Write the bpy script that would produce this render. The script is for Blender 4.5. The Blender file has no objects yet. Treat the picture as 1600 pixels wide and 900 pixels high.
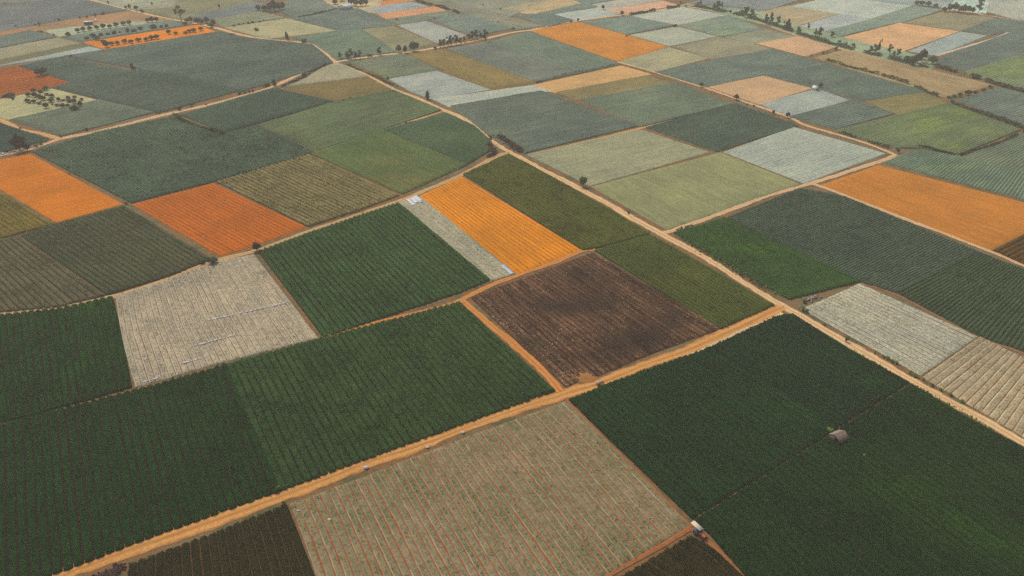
import bpy, math, random
import numpy as np

# ------------------------------------------------------------------ camera, sky, sun, exposure
sc = bpy.context.scene
COL = sc.collection
cam_d = bpy.data.cameras.new('camera')
cam_d.sensor_width = 36.0
cam_d.lens = 36.0 * 1230 / 1600
cam_d.clip_start = 1.0
cam_d.clip_end = 12000
cam = bpy.data.objects.new('camera', cam_d)
COL.objects.link(cam)
cam.location = (0, 0, 150)
cam.rotation_euler = (math.radians(90 - 31), 0, 0)
sc.camera = cam

SUN_ELEV, SUN_AZ = 52, -35      # degrees; azimuth clockwise from +Y
world = bpy.data.worlds.new('World')
sc.world = world
world.use_nodes = True
wn = world.node_tree
bg = wn.nodes['Background']
sky = wn.nodes.new('ShaderNodeTexSky')
sky.sky_type = 'NISHITA'
sky.sun_disc = False
sky.sun_elevation = math.radians(SUN_ELEV)
sky.sun_rotation = math.radians(SUN_AZ)
sky.air_density = 1.0
sky.dust_density = 5.0
sky.ozone_density = 1.0
wn.links.new(sky.outputs[0], bg.inputs[0])
bg.inputs[1].default_value = 0.12
sun_d = bpy.data.lights.new('sun', 'SUN')
sun_d.energy = 1.5
sun_d.angle = math.radians(22)
sun_d.color = (1.0, 0.93, 0.83)
sun = bpy.data.objects.new('sun', sun_d)
COL.objects.link(sun)
sun.rotation_euler = (math.radians(90 - SUN_ELEV), 0, math.radians(180 - SUN_AZ))
sc.view_settings.view_transform = 'Standard'
sc.view_settings.look = 'None'
sc.view_settings.gamma = 1.0
sc.view_settings.use_curve_mapping = False
sc.view_settings.exposure = 0.0
sc.cycles.max_bounces = 6
sc.cycles.diffuse_bounces = 2
sc.cycles.volume_bounces = 1
sc.cycles.use_denoising = False
sc.cycles.denoiser = 'OPENIMAGEDENOISE'
sc.cycles.denoising_input_passes = 'RGB_ALBEDO_NORMAL'
HAZE_DENSITY = 0.00034
HAZE_COLOR = (1.0, 0.96, 0.80)

rng = np.random.default_rng(7)
random.seed(7)

# ------------------------------------------------------------------ helpers
def tag(o, label=None, cat=None, group=None, kind=None):
    if label: o['label'] = label
    if cat: o['category'] = cat
    if group: o['group'] = group
    if kind: o['kind'] = kind
    return o

def mesh_obj(name, verts, faces, mats, parent=None, attrs=None, smooth=False, fmat=None):
    """verts (N,3); faces: list of index arrays (M,k)"""
    me = bpy.data.meshes.new(name)
    v = np.asarray(verts, dtype=np.float32)
    arrs = [np.asarray(f, dtype=np.int32) for f in faces if len(f)]
    nl = sum(a.size for a in arrs); nf = sum(len(a) for a in arrs)
    me.vertices.add(len(v)); me.vertices.foreach_set('co', v.ravel())
    me.loops.add(nl); me.polygons.add(nf)
    me.loops.foreach_set('vertex_index', np.concatenate([a.ravel() for a in arrs]))
    tot = np.concatenate([np.full(len(a), a.shape[1], dtype=np.int32) for a in arrs])
    st = np.concatenate([[0], np.cumsum(tot)[:-1]]).astype(np.int32)
    me.polygons.foreach_set('loop_start', st)
    me.polygons.foreach_set('loop_total', tot)
    if fmat is not None: me.polygons.foreach_set('material_index', np.asarray(fmat, dtype=np.int32))
    if smooth: me.polygons.foreach_set('use_smooth', np.ones(nf, dtype=bool))
    for m in (mats if isinstance(mats, (list, tuple)) else [mats]): me.materials.append(m)
    if attrs:
        for k, a in attrs.items():
            at = me.attributes.new(k, 'FLOAT_VECTOR', 'POINT')
            at.data.foreach_set('vector', np.asarray(a, dtype=np.float32).ravel())
    me.update(calc_edges=True)
    me.validate()
    o = bpy.data.objects.new(name, me)
    COL.objects.link(o)
    if parent is not None: o.parent = parent
    return o

def empty(name, loc, rz=0.0):
    o = bpy.data.objects.new(name, None)
    o.empty_display_size = 0.5
    o.location = loc; o.rotation_euler = (0, 0, rz)
    COL.objects.link(o)
    return o

def hash2(ix, iy, seed):
    n = (ix.astype(np.int64) * 374761393 + iy.astype(np.int64) * 668265263 + seed * 974711) & 0x7fffffff
    n = ((n ^ (n >> 13)) * 1274126177) & 0x7fffffff
    return ((n ^ (n >> 16)) & 0xffff) / 65535.0

def vnoise(x, y, seed=0):
    ix = np.floor(x); iy = np.floor(y); fx = x - ix; fy = y - iy
    fx = fx * fx * (3 - 2 * fx); fy = fy * fy * (3 - 2 * fy)
    a = hash2(ix, iy, seed); b = hash2(ix + 1, iy, seed); c = hash2(ix, iy + 1, seed); d = hash2(ix + 1, iy + 1, seed)
    return (a * (1 - fx) + b * fx) * (1 - fy) + (c * (1 - fx) + d * fx) * fy

def fbm(x, y, seed=0):
    return vnoise(x, y, seed) * .55 + vnoise(x * 2.1, y * 2.1, seed + 1) * .3 + vnoise(x * 4.3, y * 4.3, seed + 2) * .15

# ------------------------------------------------------------------ materials
def nodes_of(m):
    m.use_nodes = True
    return m.node_tree.nodes, m.node_tree.links

def plain(name, col, rough=.8, spec=.3, noise=.0, scale=3.0):
    m = bpy.data.materials.new(name)
    n, l = nodes_of(m)
    p = n['Principled BSDF']
    p.inputs['Base Color'].default_value = (*col, 1)
    p.inputs['Roughness'].default_value = rough
    p.inputs['Specular IOR Level'].default_value = spec
    if noise:
        tc = n.new('ShaderNodeTexCoord'); t = n.new('ShaderNodeTexNoise')
        t.inputs['Scale'].default_value = scale; t.inputs['Detail'].default_value = 4
        l.new(tc.outputs['Object'], t.inputs['Vector'])
        mx = n.new('ShaderNodeMix'); mx.data_type = 'RGBA'
        mx.inputs['A'].default_value = (*[c * (1 - noise) for c in col], 1)
        mx.inputs['B'].default_value = (*[min(1, c * (1 + noise)) for c in col], 1)
        l.new(t.outputs['Fac'], mx.inputs['Factor']); l.new(mx.outputs['Result'], p.inputs['Base Color'])
    return m

class NG:
    """small helper for building node trees"""
    def __init__(s, tree): s.t = tree; s.n = tree.nodes; s.l = tree.links
    def put(s, sock, v):
        if hasattr(v, 'is_output'): s.l.new(v, sock)
        elif isinstance(v, tuple): sock.default_value = (*v, 1) if len(v) == 3 and len(sock.default_value) == 4 else v
        else: sock.default_value = v
    def math(s, op, a, b=0.0, c=None, clamp=False):
        x = s.n.new('ShaderNodeMath'); x.operation = op; x.use_clamp = clamp
        s.put(x.inputs[0], a); s.put(x.inputs[1], b)
        if c is not None: s.put(x.inputs[2], c)
        return x.outputs[0]
    def smooth(s, v, lo, hi, a=0.0, b=1.0):
        x = s.n.new('ShaderNodeMapRange'); x.interpolation_type = 'SMOOTHSTEP'
        s.put(x.inputs['Value'], v); s.put(x.inputs['From Min'], lo); s.put(x.inputs['From Max'], hi)
        s.put(x.inputs['To Min'], a); s.put(x.inputs['To Max'], b)
        return x.outputs['Result']
    def lin(s, v, lo, hi, a, b):
        x = s.n.new('ShaderNodeMapRange')
        s.put(x.inputs['Value'], v); s.put(x.inputs['From Min'], lo); s.put(x.inputs['From Max'], hi)
        s.put(x.inputs['To Min'], a); s.put(x.inputs['To Max'], b)
        return x.outputs['Result']
    def mix(s, f, a, b, blend='MIX'):
        x = s.n.new('ShaderNodeMix'); x.data_type = 'RGBA'; x.blend_type = blend
        s.put(x.inputs['Factor'], f); s.put(x.inputs['A'], a); s.put(x.inputs['B'], b)
        return x.outputs['Result']
    def noise(s, vec, scale, detail=3.0, rough=.55):
        x = s.n.new('ShaderNodeTexNoise')
        s.put(x.inputs['Vector'], vec); x.inputs['Scale'].default_value = scale
        x.inputs['Detail'].default_value = detail; x.inputs['Roughness'].default_value = rough
        return x.outputs['Fac']
    def comb(s, x, y, z=0.0):
        c = s.n.new('ShaderNodeCombineXYZ'); s.put(c.inputs[0], x); s.put(c.inputs[1], y); s.put(c.inputs[2], z)
        return c.outputs[0]

def make_field_group():
    """Field surface: beds with a soil gap, plant speckle, film lines and blotches.
    'fld' = (bed coordinate, metres along the row, blotch weight); 'leaf' = (per-plant random, is plant, 0)."""
    t = bpy.data.node_groups.new('field_surface', 'ShaderNodeTree')
    I = t.interface
    for nm, ty in (('Crop', 'Color'), ('Alternate', 'Color'), ('Soil', 'Color'), ('Film', 'Color'), ('Blotch', 'Color')):
        I.new_socket(nm, in_out='INPUT', socket_type='NodeSocketColor')
    for nm in ('Gap', 'Film Amount', 'Speckle', 'Streak'):
        I.new_socket(nm, in_out='INPUT', socket_type='NodeSocketFloat')
    I.new_socket('Color', in_out='OUTPUT', socket_type='NodeSocketColor')
    I.new_socket('Bump', in_out='OUTPUT', socket_type='NodeSocketFloat')
    g = NG(t); n = t.nodes
    gi = n.new('NodeGroupInput'); go = n.new('NodeGroupOutput')
    i = gi.outputs
    a = n.new('ShaderNodeAttribute'); a.attribute_name = 'fld'
    sx = n.new('ShaderNodeSeparateXYZ'); g.l.new(a.outputs['Vector'], sx.inputs[0])
    u, v, pw = sx.outputs
    lf = n.new('ShaderNodeAttribute'); lf.attribute_name = 'leaf'
    sl = n.new('ShaderNodeSeparateXYZ'); g.l.new(lf.outputs['Vector'], sl.inputs[0])
    rnd, isleaf = sl.outputs[0], sl.outputs[1]
    tc = n.new('ShaderNodeTexCoord'); P = tc.outputs['Object']
    uv = g.comb(u, v)
    d = g.math('MULTIPLY', g.math('PINGPONG', u, 0.5), 2.0)
    bed = g.math('FLOOR', u)
    wob = g.noise(g.comb(g.math('MULTIPLY', u, 1.3), g.math('MULTIPLY', v, .25)), 1.0, 3)
    sp = g.noise(P, 1.15, 3, .65)
    fine = g.noise(P, 5.0, 2, .6)
    sp2 = g.noise(P, .42, 3, .6)
    s0 = g.math('SUBTRACT', g.math('ADD', g.math('MULTIPLY', sp, .6), g.math('MULTIPLY', sp2, .4)), .5)
    big = g.noise(P, .03, 5, .62)
    mid = g.noise(g.comb(g.math('MULTIPLY', u, .9), g.math('MULTIPLY', v, .045)), 1.0, 4, .6)
    # crop colour
    f1 = g.smooth(g.math('ADD', g.math('MULTIPLY', big, .6), g.math('MULTIPLY', mid, .5)), .38, .72)
    c = g.mix(f1, i['Crop'], i['Alternate'])
    # lateral fine rows of plants
    s = g.math('ADD', g.math('ADD', g.math('MULTIPLY', sp, .55), g.math('MULTIPLY', fine, .2)), g.math('MULTIPLY', sp2, .25))
    s = g.math('MULTIPLY', g.math('SUBTRACT', s, .5), i['Speckle'])
    st = g.math('MULTIPLY', g.math('SUBTRACT', mid, .5), i['Streak'])
    k = g.math('ADD', 1.0, g.math('ADD', g.math('MULTIPLY', s, 5.0), st))
    k = g.math('ADD', k, g.math('MULTIPLY', g.math('SUBTRACT', big, .5), .55))
    k = g.math('MAXIMUM', k, .15)
    c = g.mix(1.0, c, g.comb(k, k, k), 'MULTIPLY')
    # plants: each with its own lightness
    lk = g.math('MULTIPLY', g.math('ADD', 1.0, g.math('ADD', g.math('MULTIPLY', g.math('SUBTRACT', rnd, .46), g.math('MULTIPLY', i['Speckle'], 1.7)), g.math('MULTIPLY', s0, g.math('MULTIPLY', i['Speckle'], 3.5)))), g.math('ADD', 1.0, g.math('MULTIPLY', g.math('ADD', g.math('SUBTRACT', sp2, .5), g.math('SUBTRACT', big, .5)), 1.1)))
    lc = g.mix(1.0, g.mix(f1, i['Crop'], i['Alternate']), g.comb(lk, lk, g.math('MULTIPLY', lk, .98)), 'MULTIPLY')
    c = g.mix(isleaf, c, lc)
    # blotches
    bm = g.math('MULTIPLY', pw, g.smooth(g.math('ADD', g.math('MULTIPLY', mid, .55), g.math('MULTIPLY', sp, .45)), .33, .62))
    bm = g.math('MINIMUM', bm, 1.0)
    c = g.mix(bm, c, g.mix(1.0, i['Blotch'], g.comb(k, k, k), 'MULTIPLY'))
    # film lines beside the gaps, different from bed to bed
    wn_ = n.new('ShaderNodeTexWhiteNoise'); wn_.noise_dimensions = '1D'; g.l.new(bed, wn_.inputs['W'])
    fl = g.math('MULTIPLY', g.smooth(d, .04, .14), g.smooth(d, .42, .26))
    side = g.smooth(g.math('FRACT', u), .55, .45)
    alng = g.smooth(g.noise(g.comb(g.math('MULTIPLY', bed, 7.3), g.math('MULTIPLY', v, .09)), 1.0, 3), .38, .6)
    fm = g.math('MULTIPLY', g.math('MULTIPLY', fl, side), g.math('MULTIPLY', alng, i['Film Amount']))
    fm = g.math('MULTIPLY', fm, g.lin(wn_.outputs['Value'], 0, 1, .25, 1.3))
    fm = g.math('MULTIPLY', fm, g.math('SUBTRACT', 1.0, isleaf), clamp=True)
    c = g.mix(fm, c, i['Film'])
    # bare soil in the gaps
    gw = g.math('MULTIPLY', i['Gap'], g.lin(wob, .3, .7, .35, 1.65))
    gw = g.math('MULTIPLY', gw, g.lin(wn_.outputs['Value'], 0, 1, .55, 1.3))
    gm = g.smooth(d, g.math('MULTIPLY', gw, .6), g.math('ADD', gw, .06), 1.0, 0.0)
    gm = g.math('MULTIPLY', gm, g.math('SUBTRACT', 1.0, isleaf), clamp=True)
    gm = g.math('MULTIPLY', gm, g.smooth(i['Gap'], 0.0, .03))
    sk = g.lin(sp, .3, .7, .75, 1.25)
    c = g.mix(gm, c, g.mix(1.0, i['Soil'], g.comb(sk, sk, sk), 'MULTIPLY'))
    g.l.new(c, go.inputs['Color'])
    g.l.new(s, go.inputs['Bump'])
    return t
FIELD_GROUP = make_field_group()

def field_mat(name, crop, alt, soil, film, blotch, gap, filmamt, speckle, streak):
    m = bpy.data.materials.new(name)
    n, l = nodes_of(m)
    p = n['Principled BSDF']
    p.inputs['Roughness'].default_value = .9
    p.inputs['Specular IOR Level'].default_value = .03
    gnode = n.new('ShaderNodeGroup'); gnode.node_tree = FIELD_GROUP
    for k, v in (('Crop', crop), ('Alternate', alt), ('Soil', soil), ('Film', film), ('Blotch', blotch)):
        gnode.inputs[k].default_value = (*v, 1)
    for k, v in (('Gap', gap), ('Film Amount', filmamt), ('Speckle', speckle), ('Streak', streak)):
        gnode.inputs[k].default_value = v
    l.new(gnode.outputs['Color'], p.inputs['Base Color'])
    return m

def track_mat(name, col, side):
    """Beaten earth: two paler wheel ruts, a rougher crown and ragged shoulders. 'fld' = (across -1..1, metres along, 0)."""
    m = bpy.data.materials.new(name)
    n, l = nodes_of(m)
    p = n['Principled BSDF']; p.inputs['Roughness'].default_value = .95; p.inputs['Specular IOR Level'].default_value = .1
    g = NG(m.node_tree)
    a = n.new('ShaderNodeAttribute'); a.attribute_name = 'fld'
    sx = n.new('ShaderNodeSeparateXYZ'); l.new(a.outputs['Vector'], sx.inputs[0])
    x, v = sx.outputs[0], sx.outputs[1]
    P = n.new('ShaderNodeTexCoord').outputs['Object']
    ax = g.math('ABSOLUTE', x)
    w1 = g.noise(P, .25, 4, .6); w2 = g.noise(P, 1.4, 4, .65)
    axn = g.math('ADD', ax, g.math('MULTIPLY', g.math('SUBTRACT', w1, .5), .35))
    rut = g.math('MULTIPLY', g.smooth(axn, .12, .3), g.smooth(axn, .78, .55))
    edge = g.smooth(axn, .72, .98)
    base = g.mix(g.smooth(w1, .35, .65), col, tuple(c * f for c, f in zip(col, (.9, .82, .7))))
    c = g.mix(g.math('MULTIPLY', rut, .65), base, tuple(min(.8, c * f) for c, f in zip(col, (1.18, 1.22, 1.28))))
    crown = g.math('MULTIPLY', g.smooth(axn, .2, .05), g.smooth(w2, .42, .6))
    c = g.mix(g.math('MULTIPLY', crown, .55), c, tuple(c_ * f for c_, f in zip(side, (.75, .8, .7))))
    c = g.mix(g.math('MULTIPLY', edge, .85), c, side)
    w3 = g.noise(g.comb(g.math('MULTIPLY', x, 2.5), g.math('MULTIPLY', v, .05)), 1.0, 4, .6)
    k = g.math('MULTIPLY', g.lin(w2, .3, .7, .78, 1.2), g.lin(w3, .3, .7, .82, 1.15))
    c = g.mix(1.0, c, g.comb(k, k, k), 'MULTIPLY')
    l.new(c, p.inputs['Base Color'])
    return m

def leaf_mat(name, a, b):
    m = bpy.data.materials.new(name)
    n, l = nodes_of(m)
    p = n['Principled BSDF']; p.inputs['Roughness'].default_value = .75; p.inputs['Specular IOR Level'].default_value = .15
    g = NG(m.node_tree)
    lf = n.new('ShaderNodeAttribute'); lf.attribute_name = 'leaf'
    sx = n.new('ShaderNodeSeparateXYZ'); l.new(lf.outputs['Vector'], sx.inputs[0])
    oi = n.new('ShaderNodeObjectInfo')
    f = g.math('ADD', g.math('MULTIPLY', sx.outputs[0], .8), g.math('MULTIPLY', oi.outputs['Random'], .3), clamp=True)
    l.new(g.mix(f, a, b), p.inputs['Base Color'])
    return m

# ------------------------------------------------------------------ ground
def ground_mat():
    m = bpy.data.materials.new('dry_earth')
    n, l = nodes_of(m)
    p = n['Principled BSDF']; p.inputs['Roughness'].default_value = .95; p.inputs['Specular IOR Level'].default_value = .1
    g = NG(m.node_tree)
    P = n.new('ShaderNodeTexCoord').outputs['Object']
    a = g.noise(P, .02, 5, .6); b = g.noise(P, .5, 5, .65); c3 = g.noise(P, 2.5, 3, .6)
    d = g.noise(P, .09, 4, .65)
    c = g.mix(g.smooth(b, .4, .7), (.24, .115, .042), (.165, .11, .05))
    c = g.mix(g.smooth(a, .45, .65), c, (.19, .145, .075))
    c = g.mix(g.smooth(g.math('ADD', g.math('MULTIPLY', d, .6), g.math('MULTIPLY', b, .4)), .47, .6), c, (.095, .098, .042))
    k = g.lin(c3, .3, .7, .75, 1.25)
    c = g.mix(1.0, c, g.comb(k, k, k), 'MULTIPLY')
    l.new(c, p.inputs['Base Color'])
    return m

N = 70
gx = np.linspace(-2600, 2600, N); gy = np.linspace(-700, 4200, N)
X, Y = np.meshgrid(gx, gy)
gv = np.stack([X, Y, np.zeros_like(X)], -1).reshape(-1, 3)
idx = np.arange(N * N).reshape(N, N)
gf = np.stack([idx[:-1, :-1], idx[:-1, 1:], idx[1:, 1:], idx[1:, :-1]], -1).reshape(-1, 4)
ground = mesh_obj('ground', gv, [gf], ground_mat())
tag(ground, 'dry orange-brown earth under all the fields and tracks', 'ground', kind='structure')

# ------------------------------------------------------------------ fields
def resample(pts, n):
    p = np.array(pts, float)
    seg = np.hypot(*(p[1:] - p[:-1]).T); s = np.concatenate([[0], np.cumsum(seg)])
    return np.linspace(0, 1, n), s / s[-1], p

def at_frac(side, f):
    _, s, p = resample(side, 2)
    return np.stack([np.interp(f, s, p[:, 0]), np.interp(f, s, p[:, 1])], -1)

def length(side):
    p = np.array(side, float)
    return float(np.hypot(*(p[1:] - p[:-1]).T).sum())

def coons(sides, S, T):
    """sides: s0 (S at T=0), s1 (T at S=1), s2 (S at T=1), s3 (T at S=0), all running with rising S or T"""
    s0, s1, s2, s3 = sides
    a = at_frac(s0, S.ravel()); b = at_frac(s2, S.ravel())
    c = at_frac(s3, T.ravel()); d = at_frac(s1, T.ravel())
    Sf = S.ravel()[:, None]; Tf = T.ravel()[:, None]
    P00, P10, P01, P11 = (np.array(q) for q in (s0[0], s0[-1], s2[0], s2[-1]))
    P = (1 - Tf) * a + Tf * b + (1 - Sf) * c + Sf * d - ((1 - Sf) * (1 - Tf) * P00 + Sf * (1 - Tf) * P10 + (1 - Sf) * Tf * P01 + Sf * Tf * P11)
    return P.reshape(*S.shape, 2)

STYLE = {  # bed width, height, shape
    'crop': (2.2, .75), 'mulch': (2.2, .22), 'till': (1.9, .16), 'burnt': (1.7, .2), 'stubble': (2.0, .18)}
CATEGORY = {'crop': ('crop_field', 'crop field'), 'mulch': ('mulched_field', 'mulched field'), 'till': ('tilled_field', 'tilled field'),
            'burnt': ('burnt_field', 'burnt field'), 'stubble': ('stubble_field', 'stubble field')}

def build_field(i, fd):
    style, near = fd['style'], fd.get('near', 0)
    bw, hgt = STYLE[style]
    bw = fd.get('sp', bw); hgt = fd.get('ridge', hgt)
    sides = fd['sides']
    width = .5 * (length(sides[0]) + length(sides[2])); leng = .5 * (length(sides[1]) + length(sides[3]))
    nb = max(3, int(round(width / bw)))
    cy = np.mean([q[1] for s in sides for q in s])
    prof = np.array([0, .10, .24, .5, .76, .90]) if near else np.array([0, .2, .5, .8])
    hz = np.array([.0, .55, .95, 1.0, .95, .55]) if near else np.array([0.0, .8, 1.0, .8])
    if style == 'till': hz = (1 - np.cos(prof * 2 * np.pi)) / 2
    ub = np.concatenate([(np.arange(nb)[:, None] + prof[None]).ravel(), [nb]])
    hb = np.concatenate([np.tile(hz, nb), [0.0]])
    step = 1.1 if near else (2.6 if cy < 420 else 5.0)
    nt = max(6, int(leng / step))
    tb = np.concatenate([[0], np.linspace(.25 / leng, 1 - .25 / leng, nt), [1]])
    # ragged bed ends and a small margin of bare ground around the field
    margin = fd.get('margin', 0.0)
    e0 = (margin + rng.random(nb + 1) * (.35 if near else .25)) / leng
    e1 = (margin + rng.random(nb + 1) * (.35 if near else .25)) / leng
    bi = np.minimum(np.floor(ub), nb - 1).astype(int)
    S1 = margin / width + ub / nb * (1 - 2 * margin / width)
    S = np.repeat(S1[:, None], len(tb), 1)
    T = e0[bi][:, None] + tb[None] * (1 - e0[bi] - e1[bi])[:, None]
    P = coons(sides, S, T)
    x, y = P[..., 0], P[..., 1]
    V = np.repeat(tb[None] * leng, len(ub), 0); U = np.repeat(ub[:, None], len(tb), 1)
    h = np.repeat(hb[:, None], len(tb), 1)
    lump = vnoise(x * .42, y * .42, i) ; slow = fbm(x * .06, y * .06, i + 50)
    z = h * hgt * (.72 + .35 * lump + .25 * (slow - .5))
    z += .06 * lump
    z[:, 0] = z[:, -1] = 0.0; z[0] = z[-1] = 0.0
    z += .012 + (i % 12) * .003
    # slight sideways wander of the beds
    wx = (vnoise(U * .0 + bi[:, None] * .35, V * .05, i + 9) - .5) * .5
    ux = P[-1, len(tb) // 2] - P[0, len(tb) // 2]; ux = ux / np.hypot(*ux)
    inside = np.minimum(U, nb - U) > 1
    x = x + np.where(inside, wx * ux[0], 0); y = y + np.where(inside, wx * ux[1], 0)
    # blotches
    bl = np.zeros_like(x)
    for (bx, by, brx, bry, ang, st) in fd.get('patch', ()):
        ca, sa = math.cos(ang), math.sin(ang)
        dx, dy = x - bx, y - by
        q = ((dx * ca + dy * sa) / brx) ** 2 + ((-dx * sa + dy * ca) / bry) ** 2
        bl += st * np.exp(-q * 1.1)
    verts = np.stack([x, y, z], -1).reshape(-1, 3)
    fld = np.stack([U, V, bl], -1).reshape(-1, 3)
    leaf = np.zeros_like(fld)
    na, nc = x.shape
    idx = np.arange(na * nc).reshape(na, nc)
    quads = np.stack([idx[:-1, :-1], idx[:-1, 1:], idx[1:, 1:], idx[1:, :-1]], -1).reshape(-1, 4)
    faces = [quads]
    # single plants on the nearer fields
    if near and style in ('crop', 'mulch', 'burnt'):
        pl = fd['plants']
        sp_ = pl['spacing']
        ns = max(2, int(leng / sp_))
        off = np.array(pl['rows'])
        pu = (np.arange(nb)[:, None, None] + off[None, :, None] + rng.normal(0, pl.get('jit', .05), (nb, len(off), ns)))
        pt = (np.arange(ns)[None, None] + .5 + rng.normal(0, .25, (nb, len(off), ns))) / ns
        prob = np.full(pu.shape, pl.get('fill', .95))
        if 'spots' in pl:
            q0 = coons(sides, np.clip(pu / nb, 0, 1).reshape(-1, 1), np.clip(pt, 0, 1).reshape(-1, 1))[:, 0]
            w_ = np.full(len(q0), .22)
            for (bx, by, r_) in pl['spots']: w_ += np.exp(-((q0[:, 0] - bx) ** 2 + (q0[:, 1] - by) ** 2) / r_ ** 2)
            prob = prob * np.minimum(w_, 1.3).reshape(pu.shape)
        keep = rng.random(pu.shape) < prob
        pu = np.clip(pu[keep], .05, nb - .05); pt = np.clip(pt[keep], .004, .996)
        close = vnoise(np.floor(pu) * .9 + 5, pt * leng * .06, i + 77)
        fr = pu - np.floor(pu)
        pu = np.floor(pu) + .5 + (fr - .5) * (pl.get('spread', .66) + pl.get('close', .3) * close)
        pu = np.clip(pu, .05, nb - .05)
        b2 = np.minimum(np.floor(pu), nb - 1).astype(int)
        S2 = margin / width + pu / nb * (1 - 2 * margin / width)
        T2 = e0[b2] + pt * (1 - e0[b2] - e1[b2])
        PP = coons(sides, S2[:, None], T2[:, None])[:, 0]
        wv = (vnoise(b2 * .35, pt * leng * .05, i + 9) - .5) * .5
        PP = PP + wv[:, None] * ux[None]
        fu = pu - np.floor(pu)
        zz = np.interp(fu, np.append(prof, 1), np.append(hz, 0)) * hgt * .8 + (.07 if style != 'crop' else 0.0)
        np_ = len(PP); nl = pl['leaves']
        size = pl['size'] * (.7 + .6 * rng.random(np_)) * (.7 + .6 * vnoise(PP[:, 0] * .15, PP[:, 1] * .15, i + 3))
        a = rng.random((np_, nl)) * 2 * np.pi
        tilt = rng.uniform(.1, .7, (np_, nl))
        L = size[:, None] * rng.uniform(.7, 1.2, (np_, nl))
        w = L * pl.get('wide', .28)
        ca, sa = np.cos(a), np.sin(a)
        base = np.stack([PP[:, 0], PP[:, 1], zz], -1)[:, None, :]
        tip = base + np.stack([ca * L * np.cos(tilt), sa * L * np.cos(tilt), L * np.sin(tilt)], -1)
        l1 = base + np.stack([-sa * w, ca * w, L * 0 + .02], -1)
        l2 = base + np.stack([sa * w, -ca * w, L * 0 + .02], -1)
        tv = np.stack([l1, l2, tip], 2).reshape(-1, 3)
        m = len(verts)
        tf = (m + np.arange(np_ * nl * 3)).reshape(-1, 3)
        r = np.clip(rng.random(np_)[:, None] * .6 + rng.random((np_, nl)) * .4, 0, 1)
        r = np.where(rng.random((np_, nl)) < pl.get('bright', .03), 2.6, r)
        blp = np.zeros(np_)
        for (bx, by, brx, bry, ang, st) in fd.get('patch', ()):
            ca_, sa_ = math.cos(ang), math.sin(ang)
            dx, dy = PP[:, 0] - bx, PP[:, 1] - by
            q = ((dx * ca_ + dy * sa_) / brx) ** 2 + ((-dx * sa_ + dy * ca_) / bry) ** 2
            blp += st * np.exp(-q * 1.1)
        tfld = np.stack([np.repeat(pu, nl * 3), np.repeat(pt * leng, nl * 3), np.repeat(blp, nl * 3)], -1)
        tleaf = np.stack([np.repeat(r.ravel(), 3), np.ones(np_ * nl * 3), np.zeros(np_ * nl * 3)], -1)
        verts = np.concatenate([verts, tv]); fld = np.concatenate([fld, tfld]); leaf = np.concatenate([leaf, tleaf])
        faces.append(tf)
    nm, cat = CATEGORY[style]
    fmat = None
    mats = [field_mat(nm, *fd['cols'], fd.get('gap', 0.0), fd.get('film', 0.0), fd.get('speckle', .5), fd.get('streak', .3))]
    if 'plant_cols' in fd and len(faces) > 1:
        pc = fd['plant_cols']
        mats.append(field_mat(nm + '_plants', pc[0], pc[1], fd['cols'][2], fd['cols'][3], fd['cols'][4], 0.0, 0.0, .4, .2))
        fmat = np.concatenate([np.zeros(len(faces[0]), int), np.ones(len(faces[1]), int)])
    o = mesh_obj(nm, verts, faces, mats, attrs={'fld': fld, 'leaf': leaf}, fmat=fmat)
    tag(o, fd['label'], cat, kind='stuff' if style == 'crop' else 'structure')
    return o

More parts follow.
